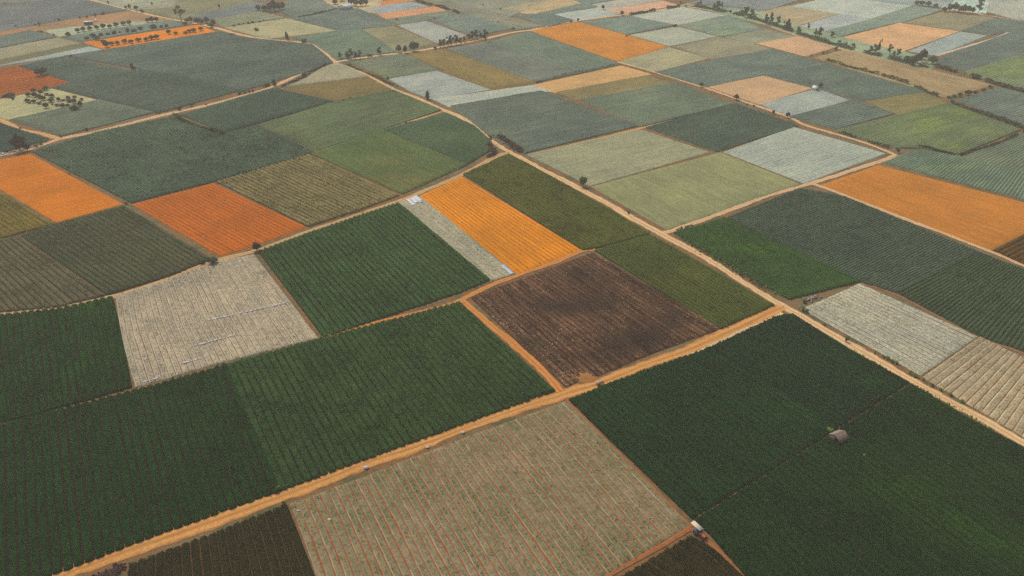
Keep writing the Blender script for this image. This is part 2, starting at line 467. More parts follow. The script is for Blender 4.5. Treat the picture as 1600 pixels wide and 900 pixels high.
FIELDS = [
    {'style': 'crop', 'label': 'dark green crop field with rusty gaps between upright rows above the wide track', 'sides': [[(-162.77, 163.46), (-146.96, 173.37), (-138.26, 177.87), (-115.42, 188.57), (-90.55, 202.29)], [(-90.55, 202.29), (-59.48, 147.28)], [(-130.49, 106.71), (-103.48, 122.12), (-85.41, 132.86), (-59.48, 147.28)], [(-162.77, 163.46), (-130.49, 106.71)]], 'near': 1, 'cols': [(0.0035, 0.0304, 0.0037), (0.0048, 0.0385, 0.0042), (0.017, 0.012, 0.008), (0.057, 0.109, 0.057), (0.004, 0.0337, 0.004)], 'gap': 0.26, 'speckle': 0.42, 'streak': 0.35, 'plants': {'spacing': 0.55, 'rows': [0.22, 0.5, 0.78], 'leaves': 4, 'size': 0.55, 'wide': 0.3, 'fill': 0.96, 'bright': 0.03, 'spread': 0.5, 'close': 0.06}},
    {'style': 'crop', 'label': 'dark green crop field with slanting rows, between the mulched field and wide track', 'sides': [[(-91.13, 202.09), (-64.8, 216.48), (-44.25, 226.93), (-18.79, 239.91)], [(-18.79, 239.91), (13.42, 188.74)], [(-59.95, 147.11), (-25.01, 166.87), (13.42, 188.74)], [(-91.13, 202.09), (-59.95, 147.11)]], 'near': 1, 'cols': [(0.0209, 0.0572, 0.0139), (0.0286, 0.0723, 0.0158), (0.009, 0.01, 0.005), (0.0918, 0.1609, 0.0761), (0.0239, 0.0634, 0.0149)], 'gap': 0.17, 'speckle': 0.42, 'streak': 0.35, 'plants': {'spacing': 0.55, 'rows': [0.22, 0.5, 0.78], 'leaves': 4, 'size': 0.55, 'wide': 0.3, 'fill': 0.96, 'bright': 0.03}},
    {'style': 'crop', 'label': 'green crop field with a yellowish upper corner and red bare streaks', 'sides': [[(-198.14, 228.94), (-179.05, 231.0), (-160.99, 235.16), (-144.87, 243.46)], [(-144.87, 243.46), (-131.96, 220.33), (-115.78, 190.18)], [(-159.86, 167.29), (-147.14, 173.89), (-138.13, 177.83), (-115.78, 190.18)], [(-198.14, 228.94), (-159.86, 167.29)]], 'near': 1, 'cols': [(0.0035, 0.0332, 0.0037), (0.0048, 0.0419, 0.0042), (0.017, 0.012, 0.008), (0.057, 0.1143, 0.057), (0.0123, 0.0827, 0.0032)], 'gap': 0.26, 'speckle': 0.42, 'streak': 0.35, 'plants': {'spacing': 0.55, 'rows': [0.22, 0.5, 0.78], 'leaves': 4, 'size': 0.55, 'wide': 0.3, 'fill': 0.96, 'bright': 0.03, 'spread': 0.5, 'close': 0.06}, 'patch': [(-149.8, 235.5, 10.2, 8.6, 0.0, 1.0), (-137.7, 200.5, 2.4, 17.7, 0.0, 0.7)]},
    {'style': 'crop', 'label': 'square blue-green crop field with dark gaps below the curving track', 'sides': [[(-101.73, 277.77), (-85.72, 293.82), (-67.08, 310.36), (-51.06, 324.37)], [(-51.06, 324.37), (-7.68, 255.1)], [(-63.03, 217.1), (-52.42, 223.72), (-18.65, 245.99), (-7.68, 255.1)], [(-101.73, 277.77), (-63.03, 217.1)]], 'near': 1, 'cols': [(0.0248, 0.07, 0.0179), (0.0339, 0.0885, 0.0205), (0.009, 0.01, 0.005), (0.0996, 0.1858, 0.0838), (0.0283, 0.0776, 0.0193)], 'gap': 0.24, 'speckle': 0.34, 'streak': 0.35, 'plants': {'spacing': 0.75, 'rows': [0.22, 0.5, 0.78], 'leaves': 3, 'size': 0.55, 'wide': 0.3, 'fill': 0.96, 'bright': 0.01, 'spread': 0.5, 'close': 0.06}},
    {'style': 'mulch', 'label': 'pale grey-tan mulched field crossed by lilac plastic strips', 'sides': [[(-144.47, 244.11), (-131.93, 253.85), (-116.66, 269.63), (-102.97, 276.0)], [(-102.97, 276.0), (-84.54, 247.66), (-64.65, 216.96)], [(-115.06, 190.31), (-92.03, 203.53), (-64.65, 216.96)], [(-144.47, 244.11), (-130.31, 216.37), (-115.06, 190.31)]], 'near': 1, 'cols': [(0.3481, 0.3158, 0.2234), (0.4457, 0.3736, 0.2386), (0.22, 0.09, 0.035), (0.6, 0.6, 0.4581), (0.3859, 0.3396, 0.2332)], 'gap': 0.1, 'film': 0.5, 'sp': 1.9, 'speckle': 0.5, 'streak': 0.35, 'plants': {'spacing': 0.6, 'rows': [0.34, 0.66], 'leaves': 3, 'size': 0.34, 'wide': 0.3, 'fill': 0.6, 'bright': 0.05}, 'plant_cols': [(0.1929, 0.2106, 0.1213), (0.3087, 0.2989, 0.1749)]},
    {'style': 'mulch', 'label': 'narrow grey mulched strip between blue-green crop and bright orange soil', 'sides': [[(-51.42, 323.84), (-41.93, 331.31)], [(-41.93, 331.31), (1.54, 259.84)], [(-7.98, 254.2), (1.54, 259.84)], [(-51.42, 323.84), (-7.98, 254.2)]], 'near': 1, 'cols': [(0.3355, 0.3282, 0.2271), (0.4296, 0.3882, 0.2426), (0.17, 0.062, 0.022), (0.6, 0.6, 0.4649), (0.372, 0.3529, 0.2371)], 'gap': 0.05, 'film': 0.3, 'speckle': 0.5, 'streak': 0.35, 'plants': {'spacing': 0.6, 'rows': [0.34, 0.66], 'leaves': 3, 'size': 0.34, 'wide': 0.3, 'fill': 0.6, 'bright': 0.05}, 'plant_cols': [(0.186, 0.2188, 0.1233), (0.2976, 0.3105, 0.1778)]},
    {'style': 'till', 'label': 'bright orange furrowed field beside the narrow grey strip', 'sides': [[(-42.69, 332.06), (-24.14, 354.46)], [(-24.14, 354.46), (28.43, 278.99)], [(1.9, 259.46), (28.43, 278.99)], [(-42.69, 332.06), (1.9, 259.46)]], 'cols': [(0.6279, 0.2217, 0.0046), (0.7777, 0.2536, 0.0048), (0.4252, 0.1456, 0.003), (0.6, 0.4609, 0.0584), (0.6858, 0.2348, 0.0048)], 'ridge': 0.22, 'speckle': 0.2, 'streak': 0.35, 'gap': 0.3},
    {'style': 'crop', 'label': 'olive crop field wedged between bright orange soil and main track', 'sides': [[(-24.08, 356.78), (-1.64, 383.81)], [(-1.64, 383.81), (9.74, 368.03), (29.97, 337.58), (45.24, 314.16), (57.7, 292.4)], [(28.45, 278.49), (34.95, 280.71), (57.7, 292.4)], [(-24.08, 356.78), (28.45, 278.49)]], 'near': 1, 'cols': [(0.0656, 0.0825, 0.0134), (0.0898, 0.1043, 0.0153), (0.07, 0.034, 0.018), (0.1813, 0.2101, 0.0752), (0.1259, 0.1132, 0.0158)], 'gap': 0.16, 'sp': 1.7, 'speckle': 0.3, 'streak': 0.35, 'plants': {'spacing': 0.75, 'rows': [0.22, 0.5, 0.78], 'leaves': 3, 'size': 0.55, 'wide': 0.3, 'fill': 0.96, 'bright': 0.01}, 'patch': [(-5.7, 315.5, 17.0, 13.5, 0.0, 0.5)]},
    {'style': 'crop', 'label': 'olive-green crop strip between the burnt field and main track', 'sides': [[(32.78, 278.77), (57.67, 292.73)], [(57.67, 292.73), (93.85, 237.18)], [(71.13, 222.08), (93.85, 237.18)], [(32.78, 278.77), (71.13, 222.08)]], 'near': 1, 'cols': [(0.0526, 0.0745, 0.0129), (0.072, 0.0942, 0.0147), (0.009, 0.01, 0.005), (0.1553, 0.1946, 0.0743), (0.1171, 0.1169, 0.0139)], 'gap': 0.1, 'sp': 1.7, 'speckle': 0.34, 'streak': 0.35, 'plants': {'spacing': 0.75, 'rows': [0.22, 0.5, 0.78], 'leaves': 3, 'size': 0.55, 'wide': 0.3, 'fill': 0.96, 'bright': 0.03, 'spread': 0.8, 'close': 0.4}, 'patch': [(62.4, 254.3, 14.4, 12.4, 0.0, 0.5)]},
    {'style': 'burnt', 'label': 'charred dark brown field with straw-coloured rows', 'sides': [[(-15.34, 243.07), (32.32, 277.61)], [(32.32, 277.61), (71.58, 222.47)], [(16.76, 190.0), (22.93, 195.18), (26.96, 195.83), (43.52, 206.66), (71.58, 222.47)], [(-15.34, 243.07), (16.76, 190.0)]], 'near': 1, 'cols': [(0.058, 0.028, 0.015), (0.145, 0.068, 0.032), (0.03, 0.019, 0.013), (0.057, 0.057, 0.057), (0.015, 0.012, 0.011)], 'gap': 0.24, 'ridge': 0.26, 'sp': 1.9, 'speckle': 0.7, 'streak': 3.0, 'plants': {'spacing': 0.9, 'rows': [0.25, 0.5, 0.75], 'leaves': 2, 'size': 0.6, 'wide': 0.2, 'fill': 0.6, 'jit': 0.1, 'bright': 0.1, 'spots': [(-10.89, 235.54, 6), (-5.52, 226.91, 6), (0.0, 218.34, 7), (5.42, 209.15, 7), (10.53, 200.49, 7), (14.8, 192.95, 6), (36.56, 271.67, 6), (45.15, 260.07, 7), (54.09, 247.36, 8), (62.17, 234.28, 8), (68.06, 224.92, 6), (36.43, 240.69, 5), (33.71, 228.11, 5), (32.05, 216.46, 5), (17.3, 220.24, 7), (45.51, 236.39, 7)]}, 'plant_cols': [(0.15, 0.082, 0.045), (0.36, 0.23, 0.13)], 'patch': [(15.9, 236.4, 13.7, 6.1, 0.0, 1.0), (42.7, 216.5, 10.7, 7.7, 0.0, 1.0), (34.6, 240.7, 9.2, 10.9, 0.0, 0.8), (55.4, 228.1, 5.8, 5.0, 0.0, 0.7), (6.3, 212.8, 7.2, 6.0, 0.0, 0.9), (24.3, 259.1, 9.7, 7.0, 0.0, 0.8), (24.7, 205.6, 8.2, 4.3, 0.0, 0.7)]},
    {'style': 'mulch', 'label': 'large tan-green mulched field with thin orange gaps below the wide track', 'sides': [[(-56.65, 143.15), (-42.13, 151.32), (-17.89, 165.58), (16.12, 184.37)], [(16.12, 184.37), (25.39, 168.67), (44.05, 135.84)], [(-27.69, 86.0), (0.08, 106.05), (22.95, 121.6), (44.05, 135.84)], [(-56.65, 143.15), (-51.75, 134.19), (-45.51, 121.88), (-27.69, 86.0)]], 'near': 1, 'cols': [(0.1913, 0.187, 0.0886), (0.2581, 0.1946, 0.1088), (0.29, 0.095, 0.028), (0.4394, 0.3839, 0.2262), (0.2225, 0.1908, 0.1007)], 'gap': 0.19, 'film': 1.15, 'sp': 2.0, 'speckle': 0.5, 'streak': 0.35, 'plants': {'spacing': 0.6, 'rows': [0.34, 0.66], 'leaves': 3, 'size': 0.34, 'wide': 0.3, 'fill': 0.6, 'bright': 0.05}, 'plant_cols': [(0.1112, 0.1183, 0.0524), (0.178, 0.1679, 0.0755)]},
    {'style': 'crop', 'label': 'brownish crop field below the wide track, left of the large mulched field', 'sides': [[(-89.27, 124.08), (-77.08, 130.91), (-57.06, 142.89)], [(-57.06, 142.89), (-51.86, 133.35), (-45.83, 122.02), (-29.99, 91.85)], [(-76.16, 83.0), (-29.99, 91.85)], [(-89.27, 124.08), (-76.16, 83.0)]], 'near': 1, 'cols': [(0.0152, 0.0152, 0.0037), (0.0208, 0.0193, 0.0042), (0.09, 0.042, 0.016), (0.0804, 0.0796, 0.057), (0.0311, 0.0204, 0.0033)], 'gap': 0.1, 'speckle': 0.42, 'streak': 0.35, 'plants': {'spacing': 0.55, 'rows': [0.22, 0.5, 0.78], 'leaves': 4, 'size': 0.55, 'wide': 0.3, 'fill': 0.96, 'bright': 0.03}, 'patch': [(-67.4, 124.7, 9.0, 4.9, 0.0, 0.6)]},
    {'style': 'crop', 'label': 'brown-green crop field with lighter rows beside the tractor', 'sides': [[(-5.55, 100.27), (24.6, 120.69), (43.37, 132.92)], [(43.37, 132.92), (48.79, 128.19), (52.77, 121.56), (65.98, 102.43)], [(22.57, 71.82), (65.98, 102.43)], [(-5.55, 100.27), (22.57, 71.82)]], 'near': 1, 'cols': [(0.0167, 0.0163, 0.0037), (0.0229, 0.0206, 0.0042), (0.09, 0.042, 0.016), (0.0834, 0.0816, 0.057), (0.0341, 0.0247, 0.004)], 'gap': 0.1, 'speckle': 0.42, 'streak': 0.35, 'plants': {'spacing': 0.55, 'rows': [0.22, 0.5, 0.78], 'leaves': 4, 'size': 0.55, 'wide': 0.3, 'fill': 0.96, 'bright': 0.03}, 'patch': [(37.7, 126.5, 9.1, 3.9, 0.0, 0.5)]},
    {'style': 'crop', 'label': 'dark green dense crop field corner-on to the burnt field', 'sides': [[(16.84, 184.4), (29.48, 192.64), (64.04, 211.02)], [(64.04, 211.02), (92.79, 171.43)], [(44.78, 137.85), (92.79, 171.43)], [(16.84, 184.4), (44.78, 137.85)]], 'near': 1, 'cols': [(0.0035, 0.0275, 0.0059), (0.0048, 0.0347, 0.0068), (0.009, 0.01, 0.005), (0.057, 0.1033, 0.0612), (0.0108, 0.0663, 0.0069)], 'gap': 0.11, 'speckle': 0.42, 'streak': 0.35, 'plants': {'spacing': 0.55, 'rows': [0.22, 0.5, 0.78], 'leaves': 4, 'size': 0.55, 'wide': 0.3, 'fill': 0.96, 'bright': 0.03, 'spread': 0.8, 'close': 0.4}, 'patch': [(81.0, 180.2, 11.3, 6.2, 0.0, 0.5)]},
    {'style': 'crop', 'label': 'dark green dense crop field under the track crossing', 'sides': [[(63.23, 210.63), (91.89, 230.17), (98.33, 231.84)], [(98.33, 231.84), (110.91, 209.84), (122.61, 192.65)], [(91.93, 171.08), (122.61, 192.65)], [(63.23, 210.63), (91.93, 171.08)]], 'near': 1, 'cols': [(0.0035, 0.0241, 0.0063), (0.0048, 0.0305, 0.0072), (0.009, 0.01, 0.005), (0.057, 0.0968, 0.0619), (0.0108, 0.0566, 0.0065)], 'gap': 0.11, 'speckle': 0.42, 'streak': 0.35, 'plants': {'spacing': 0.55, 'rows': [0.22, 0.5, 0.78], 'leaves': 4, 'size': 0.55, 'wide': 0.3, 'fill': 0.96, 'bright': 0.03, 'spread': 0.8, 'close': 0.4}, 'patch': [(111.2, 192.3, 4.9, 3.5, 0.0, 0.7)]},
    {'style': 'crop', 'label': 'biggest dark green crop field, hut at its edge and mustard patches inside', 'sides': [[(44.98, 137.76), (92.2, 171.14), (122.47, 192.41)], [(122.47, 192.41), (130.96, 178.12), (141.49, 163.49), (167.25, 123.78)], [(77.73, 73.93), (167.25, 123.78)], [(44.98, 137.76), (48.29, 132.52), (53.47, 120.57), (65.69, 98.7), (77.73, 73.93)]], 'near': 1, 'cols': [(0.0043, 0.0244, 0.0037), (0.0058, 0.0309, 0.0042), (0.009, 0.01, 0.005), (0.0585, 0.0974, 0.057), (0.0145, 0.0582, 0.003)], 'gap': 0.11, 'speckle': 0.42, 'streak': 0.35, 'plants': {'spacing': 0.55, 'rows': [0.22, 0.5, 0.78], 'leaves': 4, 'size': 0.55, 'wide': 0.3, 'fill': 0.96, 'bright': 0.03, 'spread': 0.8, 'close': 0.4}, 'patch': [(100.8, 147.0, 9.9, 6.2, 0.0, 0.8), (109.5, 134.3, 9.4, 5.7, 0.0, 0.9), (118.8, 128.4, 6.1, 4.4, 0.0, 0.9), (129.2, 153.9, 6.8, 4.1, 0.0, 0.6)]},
    {'style': 'mulch', 'label': 'pale grey mulched field beside shrubs on the main track', 'sides': [[(102.13, 235.17), (129.84, 252.99)], [(129.84, 252.99), (156.42, 217.66)], [(127.47, 196.09), (156.42, 217.66)], [(102.13, 235.17), (127.47, 196.09)]], 'near': 1, 'cols': [(0.3779, 0.384, 0.2773), (0.4838, 0.4542, 0.2962), (0.17, 0.062, 0.022), (0.62, 0.62, 0.6011), (0.4189, 0.4129, 0.2895)], 'gap': 0.12, 'film': 0.5, 'speckle': 0.5, 'streak': 0.35, 'plants': {'spacing': 0.6, 'rows': [0.34, 0.66], 'leaves': 3, 'size': 0.34, 'wide': 0.3, 'fill': 0.6, 'bright': 0.05}, 'plant_cols': [(0.2095, 0.256, 0.1505), (0.3351, 0.3633, 0.2171)]},
    {'style': 'mulch', 'label': 'tan mulched field with white film lines running away from main track', 'sides': [[(157.19, 218.06), (165.17, 205.97), (183.06, 180.35)], [(183.06, 180.35), (158.52, 146.58)], [(127.39, 195.5), (143.78, 167.95), (158.52, 146.58)], [(157.19, 218.06), (127.39, 195.5)]], 'near': 1, 'cols': [(0.3294, 0.2798, 0.1727), (0.4218, 0.331, 0.1844), (0.22, 0.09, 0.035), (0.62, 0.62, 0.4044), (0.3652, 0.3009, 0.1802)], 'gap': 0.14, 'film': 0.9, 'speckle': 0.5, 'streak': 0.35, 'plants': {'spacing': 0.6, 'rows': [0.34, 0.66], 'leaves': 3, 'size': 0.34, 'wide': 0.3, 'fill': 0.6, 'bright': 0.05}, 'plant_cols': [(0.1826, 0.1865, 0.0937), (0.2921, 0.2648, 0.1352)]},
    {'style': 'crop', 'label': 'bright green crop field behind a leafy hedge on the main track', 'sides': [[(67.44, 294.56), (92.26, 308.53)], [(92.26, 308.53), (131.1, 253.73)], [(100.13, 241.05), (131.1, 253.73)], [(67.44, 294.56), (100.13, 241.05)]], 'near': 1, 'cols': [(0.0242, 0.0693, 0.0124), (0.0331, 0.0876, 0.0141), (0.009, 0.01, 0.005), (0.0985, 0.1845, 0.0733), (0.053, 0.1497, 0.0117)], 'gap': 0.04, 'sp': 1.3, 'speckle': 0.34, 'streak': 0.35, 'plants': {'spacing': 0.75, 'rows': [0.22, 0.5, 0.78], 'leaves': 3, 'size': 0.55, 'wide': 0.3, 'fill': 0.96, 'bright': 0.01, 'spread': 0.8, 'close': 0.4}, 'patch': [(97.9, 279.7, 12.9, 4.6, 0.0, 0.9), (84.7, 289.7, 7.9, 4.8, 0.0, 0.6)]},
    {'style': 'crop', 'label': 'blue-grey crop field between bright green crop and amber soil', 'sides': [[(134.83, 339.91), (152.52, 330.49), (166.77, 308.43), (186.43, 277.55)], [(186.43, 277.55), (140.3, 245.92)], [(93.19, 308.48), (130.36, 253.35), (140.3, 245.92)], [(134.83, 339.91), (93.19, 308.48)]], 'near': 1, 'cols': [(0.054, 0.0898, 0.0559), (0.0738, 0.1135, 0.0638), (0.009, 0.01, 0.005), (0.1579, 0.2242, 0.1553), (0.0617, 0.0995, 0.0602)], 'gap': 0.1, 'sp': 1.25, 'speckle': 0.34, 'streak': 0.35, 'plants': {'spacing': 0.75, 'rows': [0.22, 0.5, 0.78], 'leaves': 3, 'size': 0.55, 'wide': 0.3, 'fill': 0.96, 'bright': 0.01}},
    {'style': 'crop', 'label': 'blue-green crop field with pale row lines above the pale grey mulched field', 'sides': [[(186.29, 277.61), (198.33, 261.06), (217.49, 234.6)], [(217.49, 234.6), (186.32, 188.06)], [(140.41, 246.47), (155.97, 218.33), (166.56, 208.78), (186.32, 188.06)], [(186.29, 277.61), (140.41, 246.47)]], 'near': 1, 'cols': [(0.0388, 0.072, 0.0306), (0.0531, 0.091, 0.0349), (0.009, 0.01, 0.005), (0.1276, 0.1896, 0.1076), (0.0443, 0.0798, 0.0329)], 'gap': 0.1, 'film': 0.5, 'sp': 1.3, 'speckle': 0.34, 'streak': 0.35, 'plants': {'spacing': 0.75, 'rows': [0.22, 0.5, 0.78], 'leaves': 3, 'size': 0.55, 'wide': 0.3, 'fill': 0.96, 'bright': 0.03}},
    {'style': 'till', 'label': 'broad amber bare field past the blue-grey crop', 'sides': [[(145.88, 344.31), (183.01, 369.01)], [(183.01, 369.01), (243.64, 313.04)], [(192.15, 278.47), (243.64, 313.04)], [(145.88, 344.31), (192.15, 278.47)]], 'cols': [(0.4687, 0.18, 0.0201), (0.5805, 0.2059, 0.0207), (0.3174, 0.1182, 0.0128), (0.6, 0.3836, 0.0861), (0.5119, 0.1906, 0.0206)], 'speckle': 0.2, 'streak': 0.35, 'gap': 0.12},
    {'style': 'crop', 'label': 'brown crop field cut by the frame, next to broad amber soil', 'sides': [[(241.37, 311.72), (260.98, 291.07)], [(260.98, 291.07), (206.09, 253.72)], [(192.81, 278.55), (206.09, 253.72)], [(241.37, 311.72), (192.81, 278.55)]], 'near': 1, 'cols': [(0.0839, 0.0402, 0.0037), (0.1148, 0.0509, 0.0042), (0.07, 0.034, 0.018), (0.2179, 0.1281, 0.057), (0.0959, 0.0446, 0.004)], 'gap': 0.1, 'speckle': 0.34, 'streak': 0.35, 'plants': {'spacing': 0.75, 'rows': [0.22, 0.5, 0.78], 'leaves': 3, 'size': 0.55, 'wide': 0.3, 'fill': 0.96, 'bright': 0.01}},
    {'style': 'mulch', 'label': 'grey-green mulched field with pale lines by a lone bright tree', 'sides': [[(71.31, 421.38), (102.86, 386.28)], [(102.86, 386.28), (36.76, 342.65)], [(7.56, 382.94), (36.76, 342.65)], [(71.31, 421.38), (7.56, 382.94)]], 'cols': [(0.2679, 0.2852, 0.1718), (0.3431, 0.3373, 0.1835), (0.2376, 0.2453, 0.1435), (0.5698, 0.5867, 0.3639), (0.297, 0.3067, 0.1794)], 'gap': 0.1, 'film': 0.6, 'speckle': 0.5, 'streak': 0.35},
    {'style': 'stubble', 'label': 'sage olive field at the side track junction', 'sides': [[(36.96, 342.26), (108.29, 386.45)], [(108.29, 386.45), (137.11, 344.99)], [(65.3, 297.23), (137.11, 344.99)], [(36.96, 342.26), (65.3, 297.23)]], 'cols': [(0.2213, 0.2392, 0.1108), (0.2928, 0.2924, 0.1223), (0.17, 0.062, 0.022), (0.4858, 0.5069, 0.2555), (0.249, 0.2611, 0.1174)], 'speckle': 0.35, 'streak': 0.5},
    {'style': 'mulch', 'label': 'pale silvery field in the bend of the side track', 'sides': [[(157.98, 425.15), (193.5, 384.57)], [(193.5, 384.57), (138.48, 345.65)], [(109.52, 386.34), (138.48, 345.65)], [(157.98, 425.15), (109.52, 386.34)]], 'cols': [(0.3325, 0.3872, 0.3101), (0.4258, 0.458, 0.3312), (0.2949, 0.3331, 0.259), (0.6, 0.6, 0.6), (0.3686, 0.4163, 0.3238)], 'gap': 0.06, 'film': 0.2, 'speckle': 0.5, 'streak': 0.35},
    {'style': 'crop', 'label': 'dark slate-green field above the sage olive field', 'sides': [[(135.73, 466.24), (161.27, 426.46)], [(161.27, 426.46), (106.21, 386.17)], [(74.2, 423.43), (106.21, 386.17)], [(135.73, 466.24), (74.2, 423.43)]], 'cols': [(0.0725, 0.1165, 0.0817), (0.0992, 0.1473, 0.0933), (0.07, 0.034, 0.018), (0.195, 0.2761, 0.204), (0.0829, 0.1292, 0.088)], 'gap': 0.09, 'sp': 1.3, 'speckle': 0.3, 'streak': 0.35},
    {'style': 'crop', 'label': 'mid green field between the khaki strip and slate-green field', 'sides': [[(106.31, 510.1), (133.4, 465.17)], [(133.4, 465.17), (72.42, 424.66)], [(41.35, 473.21), (72.42, 424.66)], [(106.31, 510.1), (41.35, 473.21)]], 'cols': [(0.1804, 0.2393, 0.1574), (0.2468, 0.3024, 0.1796), (0.07, 0.034, 0.018), (0.4108, 0.5142, 0.3465), (0.2062, 0.2653, 0.1694)], 'gap': 0.09, 'sp': 1.3, 'speckle': 0.3, 'streak': 0.35},
    {'style': 'crop', 'label': 'grey-green field filling the inside of the main track bend', 'sides': [[(18.32, 492.01), (71.5, 426.35)], [(71.5, 426.35), (6.58, 384.37)], [(-37.12, 461.51), (-17.48, 421.94), (-6.34, 400.31), (6.58, 384.37)], [(18.32, 492.01), (-37.12, 461.51)]], 'cols': [(0.1416, 0.1876, 0.1432), (0.1937, 0.2371, 0.1634), (0.07, 0.034, 0.018), (0.3332, 0.4139, 0.3197), (0.2319, 0.3096, 0.1165)], 'gap': 0.09, 'sp': 1.3, 'speckle': 0.3, 'streak': 0.35, 'patch': [(-7.1, 418.1, 10.6, 6.2, 0.0, 0.6)]},
    {'style': 'till', 'label': 'peach bare strip beyond the grey-green bend field', 'sides': [[(76.03, 551.5), (95.03, 529.71)], [(95.03, 529.71), (26.94, 487.47)], [(11.09, 503.5), (26.94, 487.47)], [(76.03, 551.5), (11.09, 503.5)]], 'cols': [(0.5662, 0.3507, 0.1397), (0.7011, 0.4012, 0.1443), (0.3833, 0.2303, 0.0891), (0.6, 0.6, 0.3014), (0.6183, 0.3715, 0.1437)], 'speckle': 0.2, 'streak': 0.35, 'gap': 0.12},
    {'style': 'stubble', 'label': 'khaki brown strip along the peach soil', 'sides': [[(90.47, 527.81), (104.44, 508.94)], [(104.44, 508.94), (41.47, 471.94)], [(27.36, 489.95), (41.47, 471.94)], [(90.47, 527.81), (27.36, 489.95)]], 'cols': [(0.2019, 0.1723, 0.0731), (0.2672, 0.2106, 0.0807), (0.17, 0.062, 0.022), (0.4477, 0.3791, 0.1856), (0.2272, 0.1881, 0.0775)], 'speckle': 0.35, 'streak': 0.5},
    {'style': 'mulch', 'label': 'thin pale grey strip behind the grey-green bend field', 'sides': [[(11.62, 504.37), (26.63, 492.37)], [(26.63, 492.37), (-37.63, 459.64)], [(-49.87, 475.78), (-37.63, 459.64)], [(11.62, 504.37), (-49.87, 475.78)]], 'cols': [(0.397, 0.4462, 0.3593), (0.5083, 0.5278, 0.3837), (0.3521, 0.3838, 0.3), (0.6, 0.6, 0.6), (0.4401, 0.4798, 0.375)], 'gap': 0.05, 'film': 0.2, 'speckle': 0.5, 'streak': 0.35},
    {'style': 'mulch', 'label': 'light grey field by the main track below a single dark tree', 'sides': [[(-51.64, 538.64), (-13.36, 494.87)], [(-13.36, 494.87), (-49.65, 474.47)], [(-82.93, 520.1), (-65.16, 491.74), (-49.65, 474.47)], [(-51.64, 538.64), (-82.93, 520.1)]], 'cols': [(0.3144, 0.3657, 0.3171), (0.4025, 0.4325, 0.3387), (0.2788, 0.3145, 0.2649), (0.6, 0.6, 0.6), (0.3485, 0.3932, 0.3311)], 'gap': 0.05, 'film': 0.2, 'speckle': 0.5, 'streak': 0.35},
    {'style': 'stubble', 'label': 'brown stubble field running down from the tree-lined track', 'sides': [[(-78.99, 585.33), (-50.16, 596.49)], [(-50.16, 596.49), (16.06, 511.66)], [(-14.75, 494.17), (16.06, 511.66)], [(-78.99, 585.33), (-14.75, 494.17)]], 'cols': [(0.1951, 0.1537, 0.051), (0.2582, 0.1879, 0.0563), (0.17, 0.062, 0.022), (0.4343, 0.3436, 0.1446), (0.2196, 0.1678, 0.054)], 'speckle': 0.35, 'streak': 0.5},
    {'style': 'crop', 'label': 'soft green field in the corner of the two tracks', 'sides': [[(-79.26, 583.65), (-50.46, 538.46)], [(-50.46, 538.46), (-82.33, 518.24)], [(-115.6, 559.13), (-82.33, 518.24)], [(-79.26, 583.65), (-115.6, 559.13)]], 'cols': [(0.1704, 0.2118, 0.138), (0.2331, 0.2677, 0.1575), (0.07, 0.034, 0.018), (0.3908, 0.461, 0.3099), (0.241, 0.3107, 0.1107)], 'gap': 0.09, 'speckle': 0.3, 'streak': 0.35, 'patch': [(-86.6, 531.3, 10.8, 9.5, 0.0, 0.8)]},
    {'style': 'crop', 'label': 'grey-green strip beside the brown stubble', 'sides': [[(-49.66, 596.21), (-19.61, 615.82)], [(-19.61, 615.82), (42.55, 529.55)], [(15.83, 509.51), (42.55, 529.55)], [(-49.66, 596.21), (15.83, 509.51)]], 'cols': [(0.1347, 0.165, 0.1352), (0.1843, 0.2085, 0.1542), (0.07, 0.034, 0.018), (0.3195, 0.3701, 0.3046), (0.154, 0.1829, 0.1455)], 'gap': 0.09, 'speckle': 0.3, 'streak': 0.35},
    {'style': 'crop', 'label': 'green strip beside the large orange field beyond the trees', 'sides': [[(-18.78, 615.31), (13.46, 651.31)], [(13.46, 651.31), (77.34, 553.37)], [(43.07, 528.73), (77.34, 553.37)], [(-18.78, 615.31), (43.07, 528.73)]], 'cols': [(0.1231, 0.1748, 0.1304), (0.1684, 0.2209, 0.1488), (0.07, 0.034, 0.018), (0.2962, 0.3891, 0.2956), (0.1407, 0.1938, 0.1403)], 'gap': 0.09, 'speckle': 0.3, 'streak': 0.35},
    {'style': 'till', 'label': 'large orange bare field far off along the tree-lined track', 'sides': [[(14.09, 655.2), (55.89, 688.01)], [(55.89, 688.01), (118.43, 603.46)], [(75.28, 560.78), (118.43, 603.46)], [(14.09, 655.2), (75.28, 560.78)]], 'cols': [(0.5404, 0.2172, 0.0235), (0.6692, 0.2485, 0.0243), (0.3659, 0.1427, 0.015), (0.6, 0.4527, 0.0923), (0.5901, 0.2301, 0.0242)], 'speckle': 0.2, 'streak': 0.35, 'gap': 0.12},
    {'style': 'stubble', 'label': 'straw-coloured field at the foot of the far orange field', 'sides': [[(118.21, 602.22), (141.95, 570.55)], [(141.95, 570.55), (97.56, 534.89)], [(75.67, 562.0), (97.56, 534.89)], [(118.21, 602.22), (75.67, 562.0)]], 'cols': [(0.3186, 0.3131, 0.1845), (0.4217, 0.3828, 0.2036), (0.17, 0.062, 0.022), (0.6, 0.6, 0.3921), (0.3586, 0.3418, 0.1955)], 'film': 0.5, 'speckle': 0.35, 'streak': 0.5},
